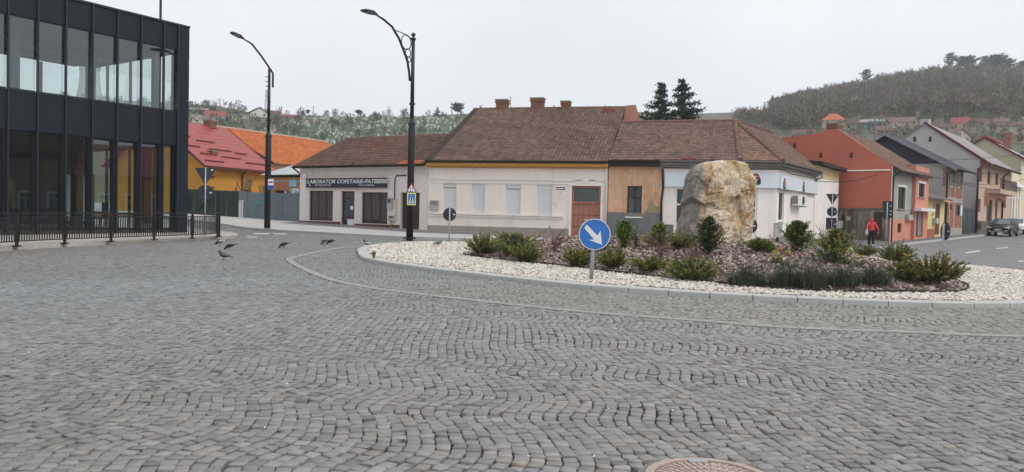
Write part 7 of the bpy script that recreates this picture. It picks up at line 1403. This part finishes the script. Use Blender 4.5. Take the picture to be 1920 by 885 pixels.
def bare_tree(base, h, seed, label, group, col=(.12, .105, .098), spread=.6, mr_=.035):
    rg = random.Random(seed); root = thing('bare_tree', base, label, 'tree', group); trunk = []; limbs = []
    def grow(p, d, l, r, lev):
        n = p + d * l; (trunk if lev == 0 else limbs).append(([p, p.lerp(n, .5) + Vector((rg.uniform(-1, 1), rg.uniform(-1, 1), 0)) * l * .06, n], r))
        if lev >= 5: return
        for k in range(rg.choice((2, 3, 3))):
            nd = (d + Vector((rg.uniform(-1, 1), rg.uniform(-1, 1), rg.uniform(-.25, .6))) * spread).normalized(); grow(p.lerp(n, rg.uniform(.6, 1)), nd, l * rg.uniform(.6, .8), r * .6, lev + 1)
    grow(Vector(base) - Vector((0, 0, .2)), Vector((0, 0, 1)), h * .3, h * .02, 0)
    for nm, L_ in (('trunk', trunk), ('branches', limbs)):
        mb = MB()
        for p3, r in L_: mb.tube(p3, [max(r, mr_), max(r * .8, mr_ * .85), max(r * .6, mr_ * .7)], 4 if nm == 'trunk' else 3, False)
        o = mb.build(nm, 'twig', root); a = o.data.color_attributes.new('col', 'FLOAT_COLOR', 'POINT'); c = np.tile(np.array([*col, 1], np.float32), (len(o.data.vertices), 1)); a.data.foreach_set('color', c.ravel())
        if nm == 'branches': o['kind'] = 'stuff'
for px, yb, yt, lab in ((622, 262, 207, 'tall bare tree left in the cemetery middle'), (637, 262, 206, 'tall bare tree right in the cemetery middle'), (752, 250, 207, 'bare tree just left of the scrollwork lamp'), (360, 205, 181, 'bare tree on the skyline by the office building'), (386, 205, 182, 'bare tree second from the office building'), (420, 205, 184, 'bare tree on the left ridge before the pylon'), (437, 215, 194, 'spreading bare tree above the pale hut'),
      (610, 219, 208, 'small bare tree on the cemetery skyline'), (900, 212, 191, 'bushy bare tree left of the first chimney'), (1040, 207, 194, 'low bare tree between the chimneys'), (1135, 207, 192, 'bare tree behind the roof ridge right of the chimneys'), (720, 255, 232, 'bare tree low in the cemetery beside the lamp'), (565, 250, 228, 'bare tree low at the left cemetery edge')):
    b = Hq(px, yb); bare_tree(b, top_of(px, yt, b), px, lab, 'bare trees on the left hill')
for px, yb, yt, lab in ((468, 378, 300, 'thin bare sapling before the yellow wall'), (447, 380, 330, 'low bare sapling by the yellow house downpipe'), (484, 380, 322, 'leaning bare sapling at the yellow house corner'), (548, 385, 330, 'bare climbing sapling before the orange shed')):
    q = at(px, yb, 57.0 if px < 500 else 55.2); b = Vector((q.x, q.y, gz(q.x, q.y))); bare_tree(b, top_of(px, yt, b) * 1.0, px, lab, 'saplings behind the fences', (.16, .12, .09), .35, .01)
# woods and scrub on the hills: one mass
def woods(name, cnt, region, hmin, hmax, pal, seed, per=26, tw=.16):
    rg = np.random.default_rng(seed); a = rg.uniform(region[0], region[1], cnt); Y = region[2] + (region[3] - region[2]) * rg.random(cnt) ** .8; X = a * Y; Z = hill(X, Y)
    px, py = proj(X, Y, Z); ok = (px > -60) & (px < 1990); 
    if len(region) > 4: ok &= region[4](px, py)
    X, Y, Z = X[ok], Y[ok], Z[ok]; n = len(X); H_ = rg.uniform(hmin, hmax, n); t = rg.random(n); pc = np.array([c for _, c in pal]); cum = np.cumsum([w_ for w_, _ in pal]); ci = np.searchsorted(cum / cum[-1], t); C = pc[ci] * rg.uniform(.75, 1.25, (n, 1))
    u = rg.normal(0, 1, (n, per, 3)); u = u / np.linalg.norm(u, axis=-1, keepdims=True) * rg.random((n, per, 1)) ** .4; P_ = np.stack([X, Y, Z + H_ * .55], -1)[:, None] + u * np.stack([H_ * .38, H_ * .38, H_ * .48], -1)[:, None]
    d = rg.normal(0, 1, (n, per, 3)) * .6 + u * .8 + np.array([0, 0, .9]); d = unit(d) * (H_ * .22)[:, None, None] * rg.uniform(.6, 1.3, (n, per, 1)); sd = unit(np.cross(d, rg.normal(0, 1, (n, per, 3)))) * (H_ * tw * .22)[:, None, None]
    V = np.stack([P_ - sd, P_ + sd, P_ + d + sd * .5, P_ + d - sd * .2], 2).reshape(-1, 3); Cc = np.repeat((C[:, None] * rg.uniform(.6, 1.4, (n, per, 1))).reshape(-1, 3), 4, 0); print(name, n)
    o = fast_mesh(name, V, np.arange(len(V)).reshape(-1, 4), 'leaf', None, Cc); struct(o, 'stuff'); return o
right_pal = [(5, (.128, .102, .09)), (4, (.108, .09, .075)), (3, (.145, .112, .10)), (2.5, (.105, .115, .06)), (1.4, (.07, .085, .052)), (.6, (.17, .17, .09)), (.12, (.36, .35, .33))]
tag(woods('woodland', 5200, (.26, .80, 150, 432, lambda px, py: ((px > 1445) | (py > 229)) & (py < np.interp(px, [1300, 1400, 1500, 1600, 1700, 1800, 1920], [214, 235, 250, 222, 220, 225, 222]))), 4, 6.8, right_pal, 5, 62, .16), 'bare grey-brown wood covering the right hill', 'wood')
tag(woods('hillside_trees', 620, (.26, .80, 130, 300, lambda px, py: py > 215), 2, 3.8, [(4, (.125, .11, .10)), (3, (.105, .12, .065)), (1.2, (.17, .18, .10)), (.5, (.42, .40, .37)), (2, (.08, .09, .06))], 6, 56, .18), 'low trees and blossom among the hillside houses', 'trees')
tag(woods('scrub', 420, (-.62, -.24, 150, 285, lambda px, py: (px < 565) & (py < 262) & (py > 200 + (px - 352) * .06)), 1.5, 3.6, [(4, (.115, .107, .098)), (3, (.08, .095, .068)), (2, (.095, .11, .065)), (.2, (.4, .4, .36))], 7, 56, .18), 'dark scrub around the houses on the left hill', 'scrub')
tag(woods('cemetery_shrubs', 120, (-.30, -.05, 200, 300, lambda px, py: (py > 219) & (px > 540)), 1.2, 3.4, [(2, (.06, .085, .058)), (2, (.11, .10, .09)), (1, (.055, .075, .065))], 8, 56, .2), 'shrubs scattered between the gravestones', 'shrubs')
M('cem_grass', (.06, .105, .045), .95, .25, .15, 0, stain=((.10, .10, .06), .5, .65, .08, .6))
# cemetery
grass = [p for p in [(470, 262), (540, 238), (600, 224), (660, 220.5), (770, 220.5), (860, 221), (900, 262), (860, 300), (700, 300), (560, 300)]]
gp = []
for px, py in grass:
    p = Hq(px, py); gp.append((p.x, p.y))
cem = struct(sheet('cemetery_grass', gp, lambda x, y: float(hill(x, y)) + .25, 'cem_grass', 8.0))
M('grave_stone', (.5, .5, .49), .8, .2, 2, 0)
M('grave_dark', (.11, .11, .11), .7, .2, 2, 0)
def graves():
    rg = np.random.default_rng(21); proto = []
    for k in range(4):
        mb = MB(); w_, h = (.5, .45, .3, .55)[k], (1.0, 1.3, 1.5, .8)[k]
        if k == 2: mb.box(-.09, .09, -.07, .07, 0, h).box(-.38, -.091, -.06, .06, h * .62, h * .74).box(.091, .38, -.06, .06, h * .62, h * .74)
        else: mb.prism([(-w_, -.12, 0), (w_, -.12, 0), (w_, -.12, h * .8), (w_ * .6, -.12, h), (-w_ * .6, -.12, h), (-w_, -.12, h * .8)], (0, .24, 0))
        me = bpy.data.meshes.new('gravestone'); me.from_pydata(mb.v, [], mb.f); me.materials.append(MATS['grave_dark' if k == 3 else 'grave_stone']); proto.append(me)
    rows = []; tries = 0
    while len(rows) < 620 and tries < 20000:
        tries += 1; Y = 205 + 98 * rg.random(); X = Y * rg.uniform(-.33, -.04); px, py = proj(X, Y, float(hill(X, Y)))
        if py > 275 or py < 219 or px < 475 or px > 905 or py < 247 - (px - 470) * .24: continue
        if rg.random() > .55 + .45 * math.sin(Y * .9 + X * .05): continue
        rows.append((X, Y, float(hill(X, Y)) + .2, rg.integers(0, 4), rg.uniform(.42, .8), rg.normal(.35, .3)))
    vis = [r for r in rows if not (r[0] / r[1] * F + CX > 640 and False)]; vis.sort(key=lambda r: r[1]); print('graves', len(vis))
    for r in vis[:300]:
        o = bpy.data.objects.new('gravestone', proto[r[3]]); COL.objects.link(o); o.location = r[:3]; o.scale = (r[4],) * 3; o.rotation_euler.z = r[5]
        k = r[3]; tag(o, ('broad pale gravestone on the green cemetery slope', 'tall narrow pale gravestone on the green cemetery slope', 'white stone cross on the green cemetery slope', 'low dark gravestone on the green cemetery slope')[k], 'gravestone', ('broad gravestones', 'tall gravestones', 'grave crosses', 'dark gravestones')[k] + ' on the cemetery hill')
    mb = MB()
    for r in vis[300:]: x, y, z, k, s_, a = r; mb.box(x - .5 * s_, x + .5 * s_, y - .12, y + .12, z, z + 1.0 * s_)
    tag(struct(mb.build('gravestones', 'grave_stone'), 'stuff'), 'further gravestones too small to tell apart on the slope', 'gravestones')
graves()
# houses on the hills
HM = {}
def hm(c):
    if c not in HM: HM[c] = 'house_paint_%d' % len(HM); M(HM[c], c, .85, .12, .6)
    return HM[c]
def hill_house(px, yb, wpx, wallpx, roofpx, wc, rc, label, hip=False, yaw=0., gable=False, nwin=2):
    b = Hq(px, yb); k = b.y / F; w_, hw, hr = wpx * k, wallpx * k, roofpx * k; fr = sframe(b, yaw); P = fr.p; D = w_ * .7; z = b.z; root = thing('hill_house', b, label, 'house', 'houses on the hillsides'); u0, u1 = -w_ / 2, w_ / 2
    MB(fr).box(u0, u1, 0, D, z - 3, z + hw).build('wall', hm(wc), root); o = w_ * .06
    if hip: MB().add([P(u0 - o, -o, z + hw), P(u1 + o, -o, z + hw), P(u1 + o, D + o, z + hw), P(u0 - o, D + o, z + hw), P(u0 * .35, D / 2, z + hw + hr), P(u1 * .35, D / 2, z + hw + hr)], [(0, 1, 5, 4), (1, 2, 5), (2, 3, 4, 5), (3, 0, 4), (3, 2, 1, 0)]).build('roof', hm(rc), root)
    elif gable:
        MB().prism([P(u0, -.02, z + hw), P(u1, -.02, z + hw), P(0, -.02, z + hw + hr)], P(0, D, 0) - P(0, 0, 0)).build('gable', hm(wc), root)
        for s_ in (-1, 1): MB().prism([P(0, -o, z + hw + hr + .1), P(s_ * (w_ / 2 + o), -o, z + hw - .1 * hr), P(s_ * (w_ / 2 + o), D, z + hw - .1 * hr), P(0, D, z + hw + hr + .1)], (0, 0, .2)).build('roof', hm(rc), root)
    else: MB().add([P(u0 - o, -o, z + hw), P(u1 + o, -o, z + hw), P(u1 + o, D + o, z + hw), P(u0 - o, D + o, z + hw), P(u0 - o, D / 2, z + hw + hr), P(u1 + o, D / 2, z + hw + hr)], [(0, 1, 5, 4), (1, 2, 5), (2, 3, 4, 5), (3, 0, 4), (3, 2, 1, 0)]).build('roof', hm(rc), root)
    for i in range(nwin): u = u0 + w_ * (i + .5) / nwin; MB(fr).box(u - w_ * .06, u + w_ * .06, -.06, -.003, z + hw * .35, z + hw * .78).build('window', 'window_glass', root)
BR, MV, OR, CR, WH, PE, BL, GY, RD = (.12, .075, .065), (.17, .11, .115), (.45, .14, .07), (.5, .46, .38), (.6, .6, .58), (.5, .36, .26), (.25, .42, .58), (.3, .29, .28), (.27, .08, .075)
for a in [(1562, 239, 38, 14, 13, CR, OR, 'cream hill house with orange hipped roof', True), (1520, 262, 62, 9, 13, GY, BR, 'long dark-roofed hill house behind the red wall', False), (1600, 243, 30, 9, 14, CR, BR, 'hill house with brown pyramid roof right of the orange one', True), (1633, 240, 40, 11, 7, BL, GY, 'long pale blue hill house', False, 0, False, 4), (1552, 262, 22, 10, 10, PE, MV, 'small peach gabled hill house beside the red chimney', False, .4, True), (1690, 243, 40, 14, 11, PE, MV, 'peach hill house with mauve roof above the navy gable', False), (1672, 252, 34, 7, 8, GY, BR, 'low grey hill house above the navy gable', False),
          (1655, 250, 26, 7, 8, PE, MV, 'low peach hill house below the blue one', False), (1765, 247, 34, 8, 8, GY, BR, 'brown-roofed hill house right of the grey gable top', False), (1800, 243, 28, 12, 12, PE, RD, 'red-roofed hill house below the white blossom', False), (1802, 266, 42, 9, 14, CR, MV, 'gabled mauve-roofed hill house behind the peach house', False, .6, True), (1835, 238, 26, 9, 8, GY, BR, 'brown hill house half hidden by trees', False), (1897, 252, 48, 15, 11, CR, BR, 'cream hill house with brown roof at the right edge', False, .3), (1905, 268, 30, 10, 6, PE, BR, 'lower peach annex at the right edge hillside', False), (1870, 236, 30, 8, 7, GY, MV, 'grey hill house in the trees near the right edge', False), (1735, 243, 24, 8, 7, WH, MV, 'white hill house left of the grey gable top', False),
          (487, 220, 34, 8, 10, WH, BR, 'white gabled house on the left skyline by the pylon', False, .3, True), (512, 220, 26, 7, 7, GY, BR, 'brown-roofed house right of the white gable by the pylon', False), (378, 232, 34, 9, 9, CR, MV, 'mauve-roofed house nearest the office building on the hill', False), (404, 228, 34, 10, 11, WH, RD, 'red-roofed white house on the left hill', False), (436, 226, 16, 10, 2, CR, GY, 'pale square hut on the left hill', False), (461, 224, 10, 7, 3, WH, MV, 'tiny white hut left of the white gable', False), (374, 212, 30, 6, 5, GY, GY, 'long grey shed high on the left hill', False), (545, 222, 34, 4, 5, GY, RD, 'long low red-roofed shed at the cemetery corner', False), (575, 236, 12, 7, 5, CR, MV, 'small chapel-like hut among the gravestones', False, 0, True)]: hill_house(*a)
# poles and pylon on the hills
M('pole_grey', (.33, .32, .31), .8, .15, 2)
for px, yb, yt, lab in ((527, 216, 200, 'utility pole on the left skyline'), (587, 218, 199, 'crossarm pole beside the tiny fir'), (729, 219, 199, 'utility pole left of the scrollwork lamp on the skyline'), (847, 220, 193, 'utility pole between the spruce and the umbrella pine'), (412, 208, 184, 'pole with crossarm on the left ridge'), (957, 207, 181, 'thin pole behind the first chimneys'), (1498, 198, 176, 'pale pole at the lower edge of the wood'), (1590, 192, 166, 'pale pole standing in the wood'), (1760, 184, 168, 'faint pole high in the wood'), (1852, 252, 228, 'pale pole among the hillside houses')):
    b = Hq(px, yb); h = top_of(px, yt, b); t = thing('utility_pole', b, lab, 'pole', 'poles on the hills'); MB().tube([b - Vector((0, 0, 1)), b + Vector((0, 0, h))], [.22, .15], 6).build('shaft', 'pole_grey', t); MB().box(b.x - .9, b.x + .9, b.y - .06, b.y + .06, b.z + h * .9, b.z + h * .9 + .12).build('crossarm', 'pole_grey', t)
b = Hq(499, 214); h = top_of(499, 168, b); t = thing('pylon', b, 'slim lattice pylon with three drooping arms on the left skyline', 'pylon')
for sx in (-1, 1):
    for sy in (-1, 1): MB().tube([b + Vector((sx * .55, sy * .55, 0)), b + Vector((sx * .18, sy * .18, h))], .07, 5).build('leg', 'pole_grey', t)
for k in range(8):
    z0, z1 = h * k / 8, h * (k + 1) / 8; s0, s1 = .55 - .37 * k / 8, .55 - .37 * (k + 1) / 8; MB().tube([b + Vector((-s0, -s0, z0)), b + Vector((s1, -s1, z1))], .045, 4).build('lattice_bar', 'pole_grey', t); MB().tube([b + Vector((s0, -s0, z0)), b + Vector((-s1, -s1, z1))], .045, 4).build('lattice_bar', 'pole_grey', t)
for k in (.55, .72, .88): MB().tube([b + Vector((0, 0, h * k)), b + Vector((.9, 0, h * k + .25)), b + Vector((1.5, 0, h * k)), b + Vector((1.75, 0, h * k - .6))], .1, 5).build('arm', 'pole_grey', t)
# cooling tower far to the left, seen through the office glass
q = at(168, 186, 470.); zt = at(168, 116, 470.).z; rr = []
for tt in np.linspace(0, 1, 13): r = 9.2 - 3.6 * math.sin(min(1, tt * 1.25) * 1.57) + .9 * max(0, tt - .8) * 5; rr.append([(q.x + math.cos(a) * r, q.y + math.sin(a) * r, q.z - 8 + (zt - q.z + 8) * tt) for a in np.linspace(0, 2 * math.pi, 28, endpoint=False)])
tag(MB().loft(rr, False).build('cooling_tower', 'concrete', smooth=True), 'concrete cooling tower seen far off through the office glass', 'tower')

# ------------------------------------------------------------------ thin grey air
hz_ = bpy.data.materials.new('haze'); hz_.use_nodes = True; N = hz_.node_tree.nodes; N.remove(N['Principled BSDF'])
pv = N.new('ShaderNodeVolumePrincipled'); pv.inputs['Color'].default_value = (.975, .98, .99, 1); pv.inputs['Density'].default_value = .00048; pv.inputs['Anisotropy'].default_value = .2
hz_.node_tree.links.new(pv.outputs[0], N['Material Output'].inputs['Volume'])
struct(MB().box(-1300, 1300, -80, 760, -4, 150).build('haze', hz_), 'stuff')
